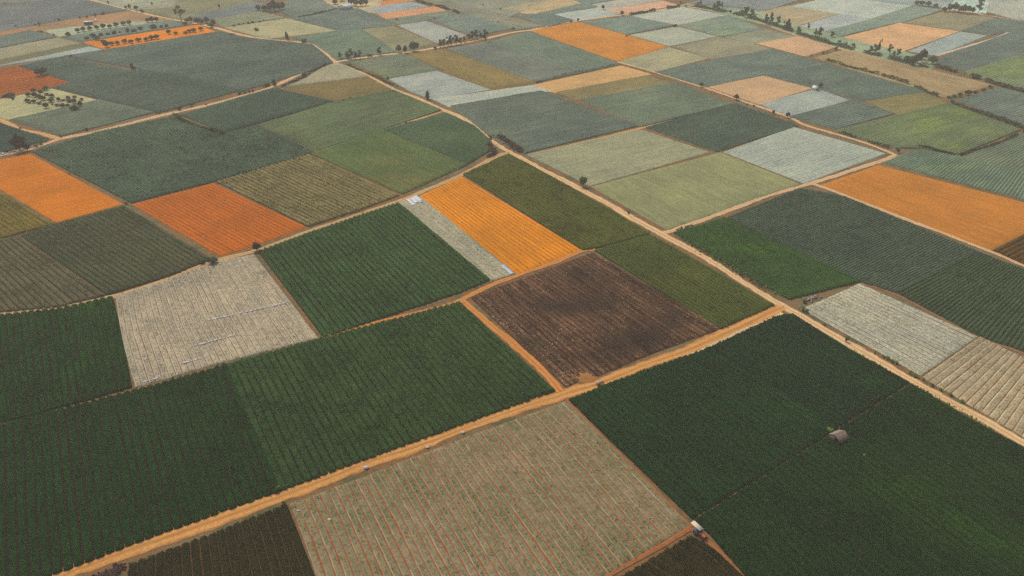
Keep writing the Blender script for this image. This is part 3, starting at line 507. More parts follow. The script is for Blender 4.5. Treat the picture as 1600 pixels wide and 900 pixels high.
    {'style': 'crop', 'label': 'blue-green field with a small dark tree at its lower edge', 'sides': [[(194.3, 596.52), (220.66, 553.47)], [(220.66, 553.47), (167.53, 525.82), (124.1, 499.67)], [(97.0, 534.58), (124.1, 499.67)], [(194.3, 596.52), (97.0, 534.58)]], 'cols': [(0.1404, 0.1964, 0.1557), (0.192, 0.2483, 0.1777), (0.07, 0.034, 0.018), (0.3308, 0.4311, 0.3433), (0.1604, 0.2178, 0.1676)], 'gap': 0.09, 'speckle': 0.3, 'streak': 0.35},
    {'style': 'crop', 'label': 'slate blue-green field behind the small white hut', 'sides': [[(221.16, 554.78), (261.94, 490.92)], [(261.94, 490.92), (214.54, 470.71)], [(167.75, 526.88), (214.54, 470.71)], [(221.16, 554.78), (167.75, 526.88)]], 'cols': [(0.1175, 0.1704, 0.132), (0.1607, 0.2153, 0.1507), (0.07, 0.034, 0.018), (0.2849, 0.3805, 0.2987), (0.1342, 0.1889, 0.1421)], 'gap': 0.09, 'speckle': 0.3, 'streak': 0.35},
    {'style': 'till', 'label': 'pink-tan bare field with a round dark tree on its lower side', 'sides': [[(167.53, 527.81), (192.79, 497.95)], [(192.79, 497.95), (149.17, 464.46)], [(125.43, 500.83), (149.17, 464.46)], [(167.53, 527.81), (125.43, 500.83)]], 'cols': [(0.5085, 0.3395, 0.1833), (0.6297, 0.3884, 0.1893), (0.3443, 0.223, 0.1169), (0.6, 0.6, 0.3799), (0.5553, 0.3597, 0.1885)], 'speckle': 0.2, 'streak': 0.35, 'gap': 0.12},
    {'style': 'mulch', 'label': 'light silver field in front of the small white hut', 'sides': [[(194.95, 497.49), (207.36, 472.69)], [(207.36, 472.69), (159.81, 442.11)], [(149.85, 465.65), (159.81, 442.11)], [(194.95, 497.49), (149.85, 465.65)]], 'cols': [(0.3027, 0.3639, 0.3152), (0.3876, 0.4305, 0.3367), (0.2685, 0.3131, 0.2633), (0.6, 0.6, 0.6), (0.3356, 0.3913, 0.3291)], 'gap': 0.05, 'film': 0.2, 'speckle': 0.5, 'streak': 0.35},
    {'style': 'crop', 'label': 'muted green field beside the light silver field', 'sides': [[(209.06, 473.73), (224.62, 447.45)], [(224.62, 447.45), (179.55, 420.05)], [(160.01, 441.83), (179.55, 420.05)], [(209.06, 473.73), (160.01, 441.83)]], 'cols': [(0.1222, 0.1713, 0.1353), (0.1672, 0.2165, 0.1544), (0.07, 0.034, 0.018), (0.2945, 0.3823, 0.3049), (0.1397, 0.1899, 0.1457)], 'gap': 0.09, 'speckle': 0.3, 'streak': 0.35},
    {'style': 'stubble', 'label': 'small ochre field between muted green and hedge', 'sides': [[(259.94, 490.66), (264.97, 467.48)], [(264.97, 467.48), (224.29, 445.54)], [(215.75, 473.25), (224.29, 445.54)], [(259.94, 490.66), (215.75, 473.25)]], 'cols': [(0.1886, 0.1711, 0.0687), (0.2496, 0.2092, 0.0758), (0.17, 0.062, 0.022), (0.4215, 0.3768, 0.1774), (0.2123, 0.1868, 0.0728)], 'speckle': 0.35, 'streak': 0.5},
    {'style': 'crop', 'label': 'lime-blotched green field enclosed by dark hedges', 'sides': [[(265.05, 467.47), (283.19, 420.24)], [(283.19, 420.24), (229.99, 382.6)], [(178.69, 419.2), (201.41, 391.71), (214.46, 390.78), (229.99, 382.6)], [(265.05, 467.47), (178.69, 419.2)]], 'cols': [(0.1457, 0.1978, 0.096), (0.1993, 0.2499, 0.1096), (0.07, 0.034, 0.018), (0.3414, 0.4337, 0.2309), (0.2594, 0.343, 0.071)], 'gap': 0.09, 'sp': 1.5, 'speckle': 0.3, 'streak': 0.35, 'patch': [(239.3, 434.0, 12.8, 14.8, 0.0, 1.0), (262.3, 447.5, 9.4, 10.4, 0.0, 0.8), (223.1, 418.1, 10.6, 9.1, 0.0, 0.8), (262.1, 418.1, 7.1, 7.0, 0.0, 0.6), (233.5, 395.5, 8.5, 6.3, 0.0, 0.8)]},
    {'style': 'crop', 'label': 'blue-green field with a yellow streak along broad amber soil', 'sides': [[(211.46, 390.07), (229.47, 380.13), (274.04, 336.79)], [(274.04, 336.79), (253.64, 305.01)], [(187.2, 372.18), (212.91, 346.49), (232.42, 326.92), (253.64, 305.01)], [(211.46, 390.07), (187.2, 372.18)]], 'cols': [(0.1322, 0.2052, 0.1328), (0.1809, 0.2593, 0.1516), (0.07, 0.034, 0.018), (0.3144, 0.448, 0.3002), (0.2282, 0.3442, 0.1128)], 'gap': 0.09, 'sp': 1.5, 'speckle': 0.3, 'streak': 0.35, 'patch': [(222.3, 365.6, 15.9, 2.8, 0.0, 1.0)]},
    {'style': 'crop', 'label': 'green field in the angle of two hedges at the frame edge', 'sides': [[(281.71, 415.22), (305.16, 385.27)], [(305.16, 385.27), (273.93, 336.62)], [(229.57, 379.1), (248.97, 356.59), (273.93, 336.62)], [(281.71, 415.22), (229.57, 379.1)]], 'cols': [(0.1423, 0.1941, 0.1256), (0.1947, 0.2453, 0.1434), (0.07, 0.034, 0.018), (0.3346, 0.4265, 0.2867), (0.1626, 0.2152, 0.1352)], 'gap': 0.09, 'sp': 1.5, 'speckle': 0.3, 'streak': 0.35},
    {'style': 'crop', 'label': 'grey-green field behind the clumpy hedge at the frame edge', 'sides': [[(311.91, 498.84), (353.4, 447.78)], [(353.4, 447.78), (300.9, 411.88)], [(272.73, 473.0), (286.79, 425.88), (300.9, 411.88)], [(311.91, 498.84), (272.73, 473.0)]], 'cols': [(0.1313, 0.1792, 0.1443), (0.1796, 0.2265, 0.1646), (0.07, 0.034, 0.018), (0.3126, 0.3977, 0.3217), (0.15, 0.1987, 0.1553)], 'gap': 0.09, 'speckle': 0.3, 'streak': 0.35},
    {'style': 'stubble', 'label': 'long fawn strip along the far tree belt', 'sides': [[(217.05, 572.44), (250.75, 596.52)], [(250.75, 596.52), (312.77, 504.87)], [(268.74, 477.0), (312.77, 504.87)], [(217.05, 572.44), (268.74, 477.0)]], 'cols': [(0.3, 0.2267, 0.1125), (0.3971, 0.2772, 0.1242), (0.17, 0.062, 0.022), (0.6, 0.4832, 0.2586), (0.4057, 0.271, 0.1058)], 'speckle': 0.35, 'streak': 0.5, 'patch': [(263.1, 539.1, 26.3, 10.4, 0.0, 0.5)]},
    {'style': 'till', 'label': 'small pale peach field below the tree belt', 'sides': [[(225.31, 636.24), (241.36, 599.58)], [(241.36, 599.58), (212.36, 575.2)], [(186.52, 613.28), (212.36, 575.2)], [(225.31, 636.24), (186.52, 613.28)]], 'cols': [(0.5688, 0.3687, 0.1994), (0.7044, 0.4219, 0.206), (0.3851, 0.2422, 0.1271), (0.6, 0.6, 0.4089), (0.6212, 0.3906, 0.2051)], 'speckle': 0.2, 'streak': 0.35, 'gap': 0.12},
    {'style': 'stubble', 'label': 'khaki-grey field next to the straw-coloured field', 'sides': [[(162.51, 634.13), (186.02, 611.74), (193.85, 595.65)], [(193.85, 595.65), (142.96, 567.66)], [(122.83, 603.62), (142.96, 567.66)], [(162.51, 634.13), (122.83, 603.62)]], 'cols': [(0.2407, 0.2426, 0.152), (0.3186, 0.2966, 0.1678), (0.17, 0.062, 0.022), (0.524, 0.5134, 0.3319), (0.2709, 0.2648, 0.1611)], 'speckle': 0.35, 'streak': 0.5},
    {'style': 'mulch', 'label': 'pale beige field above the far orange corner', 'sides': [[(136.54, 669.17), (162.58, 635.45)], [(162.58, 635.45), (119.09, 604.68)], [(93.32, 639.88), (119.09, 604.68)], [(136.54, 669.17), (93.32, 639.88)]], 'cols': [(0.3614, 0.4065, 0.3052), (0.4627, 0.4808, 0.3259), (0.3205, 0.3497, 0.2549), (0.6, 0.6, 0.6), (0.4006, 0.4371, 0.3186)], 'gap': 0.04, 'film': 0.2, 'speckle': 0.5, 'streak': 0.35},
    {'style': 'crop', 'label': 'mint green field below the first tree clump', 'sides': [[(189.22, 712.93), (206.29, 661.18)], [(206.29, 661.18), (165.2, 632.68)], [(137.42, 673.09), (165.2, 632.68)], [(189.22, 712.93), (137.42, 673.09)]], 'cols': [(0.225, 0.3089, 0.2206), (0.3078, 0.3904, 0.2517), (0.07, 0.034, 0.018), (0.5, 0.6, 0.4655), (0.3602, 0.4544, 0.1717)], 'gap': 0.09, 'speckle': 0.3, 'streak': 0.35, 'patch': [(169.3, 646.1, 10.3, 9.0, 0.0, 1.0)]},
    {'style': 'stubble', 'label': 'grey-olive field between mint green and pale peach fields', 'sides': [[(207.15, 662.35), (224.7, 635.39)], [(224.7, 635.39), (185.07, 612.48)], [(166.19, 633.42), (185.07, 612.48)], [(207.15, 662.35), (166.19, 633.42)]], 'cols': [(0.2227, 0.2463, 0.1625), (0.2948, 0.3011, 0.1794), (0.17, 0.062, 0.022), (0.4887, 0.5205, 0.3514), (0.2507, 0.2689, 0.1722)], 'speckle': 0.35, 'streak': 0.5},
    {'style': 'crop', 'label': 'bluish field behind the large far orange field', 'sides': [[(102.34, 707.74), (134.75, 672.98)], [(134.75, 672.98), (92.22, 641.1)], [(56.57, 684.97), (92.22, 641.1)], [(102.34, 707.74), (56.57, 684.97)]], 'cols': [(0.1862, 0.2664, 0.2145), (0.2547, 0.3367, 0.2447), (0.07, 0.034, 0.018), (0.4224, 0.5668, 0.454), (0.2128, 0.2953, 0.2308)], 'gap': 0.09, 'speckle': 0.3, 'streak': 0.35},
    {'style': 'mulch', 'label': 'ash-coloured field under the far crossroads', 'sides': [[(156.48, 747.69), (187.46, 712.0)], [(187.46, 712.0), (137.48, 674.52)], [(102.94, 709.47), (137.48, 674.52)], [(156.48, 747.69), (102.94, 709.47)]], 'cols': [(0.4021, 0.4507, 0.3689), (0.5148, 0.5331, 0.394), (0.3566, 0.3877, 0.3081), (0.6, 0.6, 0.6), (0.4457, 0.4847, 0.3851)], 'gap': 0.04, 'film': 0.2, 'speckle': 0.5, 'streak': 0.35},
    {'style': 'till', 'label': 'smooth orange bare field at the frame edge near the big tree', 'sides': [[(-249.42, 384.65), (-174.52, 322.66)], [(-174.52, 322.66), (-195.57, 303.93)], [(-274.14, 364.11), (-239.45, 339.1), (-195.57, 303.93)], [(-249.42, 384.65), (-274.14, 364.11)]], 'cols': [(0.5395, 0.165, 0.0039), (0.6681, 0.1888, 0.004), (0.3653, 0.1084, 0.0025), (0.6, 0.3559, 0.057), (0.5892, 0.1748, 0.004)], 'speckle': 0.2, 'streak': 0.35, 'gap': 0.12},
    {'style': 'crop', 'label': 'drab olive field cut by the frame below smooth orange soil', 'sides': [[(-274.01, 336.31), (-269.5, 361.67)], [(-269.5, 361.67), (-195.0, 301.99)], [(-214.8, 285.64), (-195.0, 301.99)], [(-274.01, 336.31), (-214.8, 285.64)]], 'near': 1, 'cols': [(0.145, 0.1176, 0.021), (0.1984, 0.1487, 0.0239), (0.07, 0.034, 0.018), (0.34, 0.2782, 0.0895), (0.1657, 0.1304, 0.0226)], 'gap': 0.06, 'speckle': 0.3, 'streak': 0.35, 'plants': {'spacing': 0.75, 'rows': [0.22, 0.5, 0.78], 'leaves': 3, 'size': 0.55, 'wide': 0.3, 'fill': 0.96, 'bright': 0.01}},
    {'style': 'crop', 'label': 'grey-olive crop field between the two orange fields and curving track', 'sides': [[(-204.46, 291.66), (-195.07, 302.84), (-173.55, 320.94)], [(-173.55, 320.94), (-118.12, 271.58)], [(-147.26, 244.12), (-128.71, 258.59), (-118.12, 271.58)], [(-204.46, 291.66), (-147.26, 244.12)]], 'near': 1, 'cols': [(0.0486, 0.0676, 0.0325), (0.0665, 0.0854, 0.037), (0.07, 0.034, 0.018), (0.1473, 0.1811, 0.1111), (0.0881, 0.0802, 0.0312)], 'gap': 0.24, 'speckle': 0.34, 'streak': 0.35, 'plants': {'spacing': 0.75, 'rows': [0.22, 0.5, 0.78], 'leaves': 3, 'size': 0.55, 'wide': 0.3, 'fill': 0.96, 'bright': 0.01, 'spread': 0.5, 'close': 0.06}, 'patch': [(-129.5, 274.3, 10.2, 9.2, 0.0, 0.6), (-164.5, 296.8, 10.8, 7.9, 0.0, 0.4)]},
    {'style': 'crop', 'label': 'brown crop field with bold dark gaps at the frame edge', 'sides': [[(-239.21, 270.5), (-204.75, 291.56)], [(-204.75, 291.56), (-147.51, 244.01)], [(-198.22, 229.26), (-179.89, 232.57), (-161.29, 235.93), (-147.51, 244.01)], [(-239.21, 270.5), (-198.22, 229.26)]], 'near': 1, 'cols': [(0.0966, 0.0961, 0.0498), (0.1322, 0.1215, 0.0568), (0.07, 0.034, 0.018), (0.2432, 0.2365, 0.1438), (0.1104, 0.1066, 0.0536)], 'gap': 0.24, 'speckle': 0.34, 'streak': 0.35, 'plants': {'spacing': 0.75, 'rows': [0.22, 0.5, 0.78], 'leaves': 3, 'size': 0.55, 'wide': 0.3, 'fill': 0.96, 'bright': 0.03, 'spread': 0.5, 'close': 0.06}},
    {'style': 'till', 'label': 'rust-orange furrowed field touching the grey-olive crop', 'sides': [[(-170.87, 322.38), (-142.12, 346.67)], [(-142.12, 346.67), (-86.83, 299.69)], [(-115.39, 273.67), (-103.54, 283.49), (-86.83, 299.69)], [(-170.87, 322.38), (-115.39, 273.67)]], 'cols': [(0.4499, 0.1135, 0.0039), (0.5572, 0.1298, 0.004), (0.3046, 0.0745, 0.0025), (0.6, 0.2603, 0.057), (0.4913, 0.1202, 0.004)], 'ridge': 0.22, 'speckle': 0.2, 'streak': 0.35, 'gap': 0.3},
    {'style': 'crop', 'label': 'buff and dark striped crop field next to rust-orange soil', 'sides': [[(-140.96, 347.45), (-104.46, 382.87)], [(-104.46, 382.87), (-51.64, 331.8)], [(-86.4, 299.65), (-67.74, 315.48), (-51.64, 331.8)], [(-140.96, 347.45), (-86.4, 299.65)]], 'near': 1, 'cols': [(0.1766, 0.1581, 0.0618), (0.2416, 0.1998, 0.0705), (0.07, 0.034, 0.018), (0.4032, 0.3568, 0.1664), (0.2018, 0.1753, 0.0665)], 'gap': 0.24, 'speckle': 0.3, 'streak': 0.35, 'plants': {'spacing': 1.0, 'rows': [0.3, 0.7], 'leaves': 3, 'size': 0.75, 'wide': 0.3, 'fill': 0.96, 'bright': 0.01, 'spread': 0.5, 'close': 0.06}},
    {'style': 'crop', 'label': 'green field going bare and tan towards the curving track', 'sides': [[(-103.77, 383.7), (-72.21, 420.38)], [(-72.21, 420.38), (-21.6, 368.93)], [(-50.14, 333.14), (-21.6, 368.93)], [(-103.77, 383.7), (-50.14, 333.14)]], 'cols': [(0.0811, 0.127, 0.043), (0.1109, 0.1605, 0.0491), (0.07, 0.034, 0.018), (0.2121, 0.2964, 0.1311), (0.183, 0.1628, 0.0475)], 'gap': 0.09, 'sp': 1.5, 'speckle': 0.3, 'streak': 0.35, 'patch': [(-61.1, 371.4, 12.9, 6.9, 0.0, 0.7), (-48.8, 347.3, 15.2, 11.0, 0.0, 1.0), (-67.4, 349.6, 12.3, 7.9, 0.0, 0.5)]},
    {'style': 'crop', 'label': 'deeper green rounded field inside the track junction', 'sides': [[(-71.84, 420.32), (-39.06, 449.53)], [(-39.06, 449.53), (-21.3, 426.93), (-11.35, 403.71), (-10.3, 389.45)], [(-21.43, 369.54), (-10.3, 389.45)], [(-71.84, 420.32), (-21.43, 369.54)]], 'cols': [(0.0505, 0.0955, 0.0476), (0.0691, 0.1207, 0.0543), (0.07, 0.034, 0.018), (0.151, 0.2353, 0.1396), (0.0577, 0.1059, 0.0512)], 'gap': 0.09, 'sp': 1.35, 'speckle': 0.3, 'streak': 0.35},
    {'style': 'crop', 'label': 'wide grey-green crop field above both orange fields', 'sides': [[(-249.23, 386.49), (-229.43, 416.15), (-195.98, 442.61), (-158.13, 414.19), (-143.08, 427.28)], [(-143.08, 427.28), (-101.31, 385.26)], [(-170.93, 323.41), (-141.65, 347.25), (-101.31, 385.26)], [(-249.23, 386.49), (-170.93, 323.41)]], 'near': 1, 'cols': [(0.057, 0.1014, 0.065), (0.078, 0.1281, 0.0742), (0.07, 0.034, 0.018), (0.1641, 0.2467, 0.1725), (0.0652, 0.1124, 0.07)], 'gap': 0.1, 'sp': 1.35, 'speckle': 0.3, 'streak': 0.35, 'plants': {'spacing': 1.0, 'rows': [0.3, 0.7], 'leaves': 3, 'size': 0.75, 'wide': 0.3, 'fill': 0.96, 'bright': 0.01}},
    {'style': 'crop', 'label': 'dark grey-green field under the upper curving track', 'sides': [[(-193.7, 445.4), (-152.7, 498.84)], [(-152.7, 498.84), (-108.22, 469.13)], [(-157.69, 414.9), (-108.22, 469.13)], [(-193.7, 445.4), (-157.69, 414.9)]], 'cols': [(0.0469, 0.0851, 0.0584), (0.0642, 0.1075, 0.0666), (0.07, 0.034, 0.018), (0.1439, 0.2151, 0.1599), (0.0536, 0.0943, 0.0628)], 'gap': 0.09, 'sp': 1.35, 'speckle': 0.3, 'streak': 0.35},
    {'style': 'crop', 'label': 'fresh green field bounded by main track and a tan footpath', 'sides': [[(-74.75, 493.38), (-41.64, 454.38)], [(-41.64, 454.38), (-100.97, 387.97)], [(-143.4, 426.66), (-100.97, 387.97)], [(-74.75, 493.38), (-109.17, 468.57), (-143.4, 426.66)]], 'cols': [(0.1272, 0.1809, 0.0829), (0.174, 0.2286, 0.0946), (0.07, 0.034, 0.018), (0.3044, 0.4009, 0.2062), (0.2404, 0.2504, 0.0835)], 'gap': 0.09, 'sp': 1.35, 'speckle': 0.3, 'streak': 0.35, 'patch': [(-127.5, 418.1, 14.2, 5.4, 0.0, 0.6), (-107.6, 408.0, 10.4, 4.1, 0.0, 0.5)]},
    {'style': 'stubble', 'label': 'brown stubble wedge beside the main track', 'sides': [[(-96.29, 524.8), (-74.4, 493.16)], [(-74.4, 493.16), (-107.89, 470.71)], [(-145.4, 498.0), (-107.89, 470.71)], [(-96.29, 524.8), (-145.4, 498.0)]], 'cols': [(0.166, 0.1332, 0.0468), (0.2197, 0.1628, 0.0517), (0.17, 0.062, 0.022), (0.377, 0.3044, 0.1368), (0.1868, 0.1454, 0.0496)], 'speckle': 0.35, 'streak': 0.5},
    {'style': 'stubble', 'label': 'pale stubble triangle inside the track fork', 'sides': [[(-134.1, 541.55), (-123.19, 559.92)], [(-123.19, 559.92), (-95.37, 524.74)], [(-146.96, 501.41), (-95.37, 524.74)], [(-134.1, 541.55), (-146.96, 501.41)]], 'cols': [(0.3121, 0.2991, 0.1897), (0.4131, 0.3657, 0.2095), (0.17, 0.062, 0.022), (0.6, 0.6, 0.4019), (0.3513, 0.3265, 0.2011)], 'film': 0.4, 'speckle': 0.35, 'streak': 0.5},
    {'style': 'crop', 'label': 'slate-green field below the spiky lone tree', 'sides': [[(-235.7, 530.77), (-172.87, 491.12)], [(-172.87, 491.12), (-207.69, 447.86)], [(-293.96, 497.71), (-207.69, 447.86)], [(-235.7, 530.77), (-258.53, 538.6), (-289.27, 512.84), (-293.96, 497.71)]], 'cols': [(0.0763, 0.1163, 0.0884), (0.1043, 0.1469, 0.1009), (0.07, 0.034, 0.018), (0.2025, 0.2755, 0.2166), (0.1187, 0.196, 0.1112)], 'gap': 0.09, 'sp': 1.5, 'speckle': 0.3, 'streak': 0.35, 'patch': [(-277.7, 542.3, 11.0, 8.8, 0.0, 0.5)]},
    {'style': 'crop', 'label': 'lens-shaped grey-green field inside the upper track curve', 'sides': [[(-171.73, 617.78), (-151.92, 609.76), (-136.66, 581.16), (-126.26, 559.21)], [(-126.26, 559.21), (-139.2, 535.11), (-171.43, 490.12)], [(-234.65, 529.76), (-171.43, 490.12)], [(-171.73, 617.78), (-234.65, 529.76)]], 'cols': [(0.086, 0.1275, 0.1013), (0.1177, 0.1612, 0.1156), (0.07, 0.034, 0.018), (0.2221, 0.2974, 0.2408), (0.0983, 0.1414, 0.109)], 'gap': 0.09, 'speckle': 0.3, 'streak': 0.35},
    {'style': 'crop', 'label': 'slate field behind the broad dark tree and red soil', 'sides': [[(-325.24, 574.69), (-257.98, 535.95)], [(-257.98, 535.95), (-287.14, 509.54)], [(-343.04, 548.88), (-287.14, 509.54)], [(-325.24, 574.69), (-343.04, 548.88)]], 'cols': [(0.0749, 0.1196, 0.0923), (0.1025, 0.1511, 0.1053), (0.07, 0.034, 0.018), (0.1998, 0.2819, 0.2238), (0.0856, 0.1325, 0.0993)], 'gap': 0.09, 'speckle': 0.3, 'streak': 0.35},
    {'style': 'crop', 'label': 'long blue-grey strip below the orange orchard', 'sides': [[(-232.45, 651.24), (-213.87, 633.22)], [(-213.87, 633.22), (-289.74, 557.51)], [(-325.4, 575.85), (-289.74, 557.51)], [(-232.45, 651.24), (-325.4, 575.85)]], 'cols': [(0.1009, 0.1484, 0.1206), (0.1381, 0.1876, 0.1376), (0.07, 0.034, 0.018), (0.2519, 0.338, 0.2771), (0.1154, 0.1646, 0.1298)], 'gap': 0.09, 'speckle': 0.3, 'streak': 0.35},
    {'style': 'crop', 'label': 'grey-green field with the spiky lone tree on its edge', 'sides': [[(-216.04, 634.1), (-172.42, 617.31)], [(-172.42, 617.31), (-234.6, 528.76)], [(-290.11, 558.63), (-234.6, 528.76)], [(-216.04, 634.1), (-290.11, 558.63)]], 'cols': [(0.0943, 0.1394, 0.1121), (0.1291, 0.1762, 0.1279), (0.07, 0.034, 0.018), (0.2387, 0.3205, 0.2611), (0.1078, 0.1545, 0.1206)], 'gap': 0.09, 'speckle': 0.3, 'streak': 0.35},
    {'style': 'crop', 'label': 'soft green field below the scattered orchard', 'sides': [[(-253.43, 473.69), (-209.94, 449.87)], [(-209.94, 449.87), (-244.97, 409.89)], [(-288.14, 436.34), (-244.97, 409.89)], [(-253.43, 473.69), (-288.14, 436.34)]], 'cols': [(0.1549, 0.2044, 0.1382), (0.212, 0.2584, 0.1577), (0.07, 0.034, 0.018), (0.3599, 0.4466, 0.3104), (0.1771, 0.2266, 0.1488)], 'gap': 0.09, 'sp': 1.5, 'speckle': 0.3, 'streak': 0.35},
    {'style': 'stubble', 'label': 'dry beige field with the scattered orchard on it', 'sides': [[(-293.99, 497.44), (-253.0, 472.79)], [(-253.0, 472.79), (-288.14, 436.59)], [(-332.32, 456.87), (-288.14, 436.59)], [(-293.99, 497.44), (-332.32, 456.87)]], 'cols': [(0.3649, 0.3687, 0.1965), (0.483, 0.4509, 0.217), (0.17, 0.062, 0.022), (0.6, 0.6, 0.4145), (0.3876, 0.3455, 0.152)], 'speckle': 0.35, 'streak': 0.5, 'patch': [(-277.5, 462.9, 23.1, 11.1, 0.0, 0.5)]},
    {'style': 'till', 'label': 'brick-red striped soil at the frame edge', 'sides': [[(-346.96, 551.51), (-288.22, 510.4)], [(-288.22, 510.4), (-328.1, 462.97)], [(-368.1, 522.63), (-328.1, 462.97)], [(-346.96, 551.51), (-368.1, 522.63)]], 'cols': [(0.3164, 0.0747, 0.0039), (0.3919, 0.0855, 0.004), (0.2143, 0.0491, 0.0025), (0.6, 0.1885, 0.057), (0.3456, 0.0792, 0.004)], 'ridge': 0.25, 'sp': 6, 'speckle': 0.2, 'streak': 0.35, 'gap': 0.3},
    {'style': 'crop', 'label': 'dark field behind the big tree at the frame edge', 'sides': [[(-290.81, 431.55), (-249.23, 405.07)], [(-249.23, 405.07), (-269.88, 376.43)], [(-314.75, 405.23), (-269.88, 376.43)], [(-290.81, 431.55), (-314.75, 405.23)]], 'cols': [(0.0313, 0.0672, 0.0551), (0.0429, 0.0849, 0.0628), (0.07, 0.034, 0.018), (0.1126, 0.1804, 0.1537), (0.066, 0.0981, 0.0555)], 'gap': 0.09, 'speckle': 0.3, 'streak': 0.35, 'patch': [(-270.8, 408.0, 13.9, 5.7, 0.0, 0.9)]},
    {'style': 'mulch', 'label': 'pale bluish strip above brick-red soil', 'sides': [[(-319.31, 604.1), (-304.02, 593.94)], [(-304.02, 593.94), (-365.1, 541.31)], [(-373.35, 532.93), (-365.1, 541.31)], [(-319.31, 604.1), (-373.35, 532.93)]], 'cols': [(0.3143, 0.393, 0.3503), (0.4025, 0.4649, 0.3741), (0.2788, 0.3381, 0.2925), (0.6, 0.6, 0.6), (0.3485, 0.4226, 0.3657)], 'gap': 0.04, 'film': 0.2, 'speckle': 0.5, 'streak': 0.35},
    {'style': 'stubble', 'label': 'thin dull brown strip between tan and bluish strips', 'sides': [[(-331.12, 613.85), (-318.58, 603.28)], [(-318.58, 603.28), (-373.02, 539.66)], [(-385.91, 545.4), (-373.02, 539.66)], [(-331.12, 613.85), (-385.91, 545.4)]], 'cols': [(0.1306, 0.1392, 0.0677), (0.1728, 0.1702, 0.0747), (0.17, 0.062, 0.022), (0.3072, 0.316, 0.1756), (0.147, 0.152, 0.0717)], 'speckle': 0.35, 'streak': 0.5},
    {'style': 'stubble', 'label': 'dusty tan field left of the orange orchard', 'sides': [[(-357.31, 632.05), (-330.03, 613.1)], [(-330.03, 613.1), (-381.33, 545.92)], [(-406.27, 569.88), (-381.33, 545.92)], [(-357.31, 632.05), (-406.27, 569.88)]], 'cols': [(0.2793, 0.2795, 0.1717), (0.3697, 0.3418, 0.1896), (0.17, 0.062, 0.022), (0.6, 0.584, 0.3685), (0.3143, 0.3051, 0.182)], 'speckle': 0.35, 'streak': 0.5},
    {'style': 'crop', 'label': 'sea-green field below the scrubby orange bank', 'sides': [[(-391.35, 655.65), (-358.23, 633.36)], [(-358.23, 633.36), (-406.24, 571.31)], [(-424.89, 601.67), (-406.24, 571.31)], [(-391.35, 655.65), (-424.89, 601.67)]], 'cols': [(0.1351, 0.1931, 0.1615), (0.1849, 0.244, 0.1843), (0.07, 0.034, 0.018), (0.3203, 0.4246, 0.3542), (0.1544, 0.2141, 0.1739)], 'gap': 0.09, 'speckle': 0.3, 'streak': 0.35},
    {'style': 'stubble', 'label': 'scrubby orange bank behind the open shed', 'sides': [[(-342.3, 728.56), (-289.28, 694.33)], [(-289.28, 694.33), (-332.39, 679.26), (-355.9, 672.26), (-381.58, 652.0), (-423.82, 600.81)], [(-437.77, 613.8), (-423.82, 600.81)], [(-342.3, 728.56), (-378.92, 697.66), (-401.16, 669.06), (-437.77, 613.8)]], 'cols': [(0.3195, 0.201, 0.0973), (0.4229, 0.2458, 0.1074), (0.17, 0.062, 0.022), (0.6, 0.4341, 0.2304), (0.4756, 0.1931, 0.0717)], 'speckle': 0.35, 'streak': 0.5, 'patch': [(-402.6, 650.5, 25.8, 10.1, 0.0, 1.0), (-359.9, 704.4, 16.6, 11.2, 0.0, 0.6)]},
    {'style': 'mulch', 'label': 'pale ground under the first row of dome trees', 'sides': [[(-326.38, 690.35), (-288.85, 689.66)], [(-288.85, 689.66), (-355.69, 632.68)], [(-381.1, 655.29), (-355.69, 632.68)], [(-326.38, 690.35), (-381.1, 655.29)]], 'cols': [(0.3701, 0.4427, 0.2927), (0.4739, 0.5237, 0.3125), (0.3282, 0.3808, 0.2444), (0.6, 0.6, 0.5847), (0.4103, 0.4761, 0.3055)], 'gap': 0.03, 'film': 0.1, 'speckle': 0.5, 'streak': 0.35},
    {'style': 'crop', 'label': 'green orchard strip between rows of dome trees', 'sides': [[(-289.17, 692.82), (-266.89, 677.63)], [(-266.89, 677.63), (-331.83, 618.43)], [(-355.62, 633.47), (-331.83, 618.43)], [(-289.17, 692.82), (-355.62, 633.47)]], 'cols': [(0.1901, 0.2604, 0.2021), (0.2601, 0.3291, 0.2306), (0.07, 0.034, 0.018), (0.4303, 0.5552, 0.4307), (0.2173, 0.2887, 0.2175)], 'gap': 0.09, 'speckle': 0.3, 'streak': 0.35},
    {'style': 'till', 'label': 'orange orchard soil dotted with dome trees', 'sides': [[(-261.58, 676.14), (-240.1, 652.25)], [(-240.1, 652.25), (-304.27, 595.2)], [(-331.14, 617.35), (-304.27, 595.2)], [(-261.58, 676.14), (-331.14, 617.35)]], 'cols': [(0.7325, 0.2238, 0.0039), (0.9, 0.256, 0.004), (0.496, 0.147, 0.0025), (0.6, 0.4648, 0.057), (0.8, 0.2371, 0.004)], 'speckle': 0.2, 'streak': 0.35, 'gap': 0.12},
    {'style': 'crop', 'label': 'large blue-grey field far off behind the scrubby bank', 'sides': [[(-407.42, 782.61), (-345.02, 732.86)], [(-345.02, 732.86), (-377.97, 696.16), (-400.19, 667.7), (-437.34, 613.95)], [(-516.79, 741.86), (-437.34, 613.95)], [(-407.42, 782.61), (-516.79, 741.86)]], 'cols': [(0.1592, 0.1943, 0.1915), (0.2177, 0.2456, 0.2185), (0.07, 0.034, 0.018), (0.3683, 0.4271, 0.4106), (0.1819, 0.2155, 0.2061)], 'gap': 0.09, 'speckle': 0.3, 'streak': 0.35},
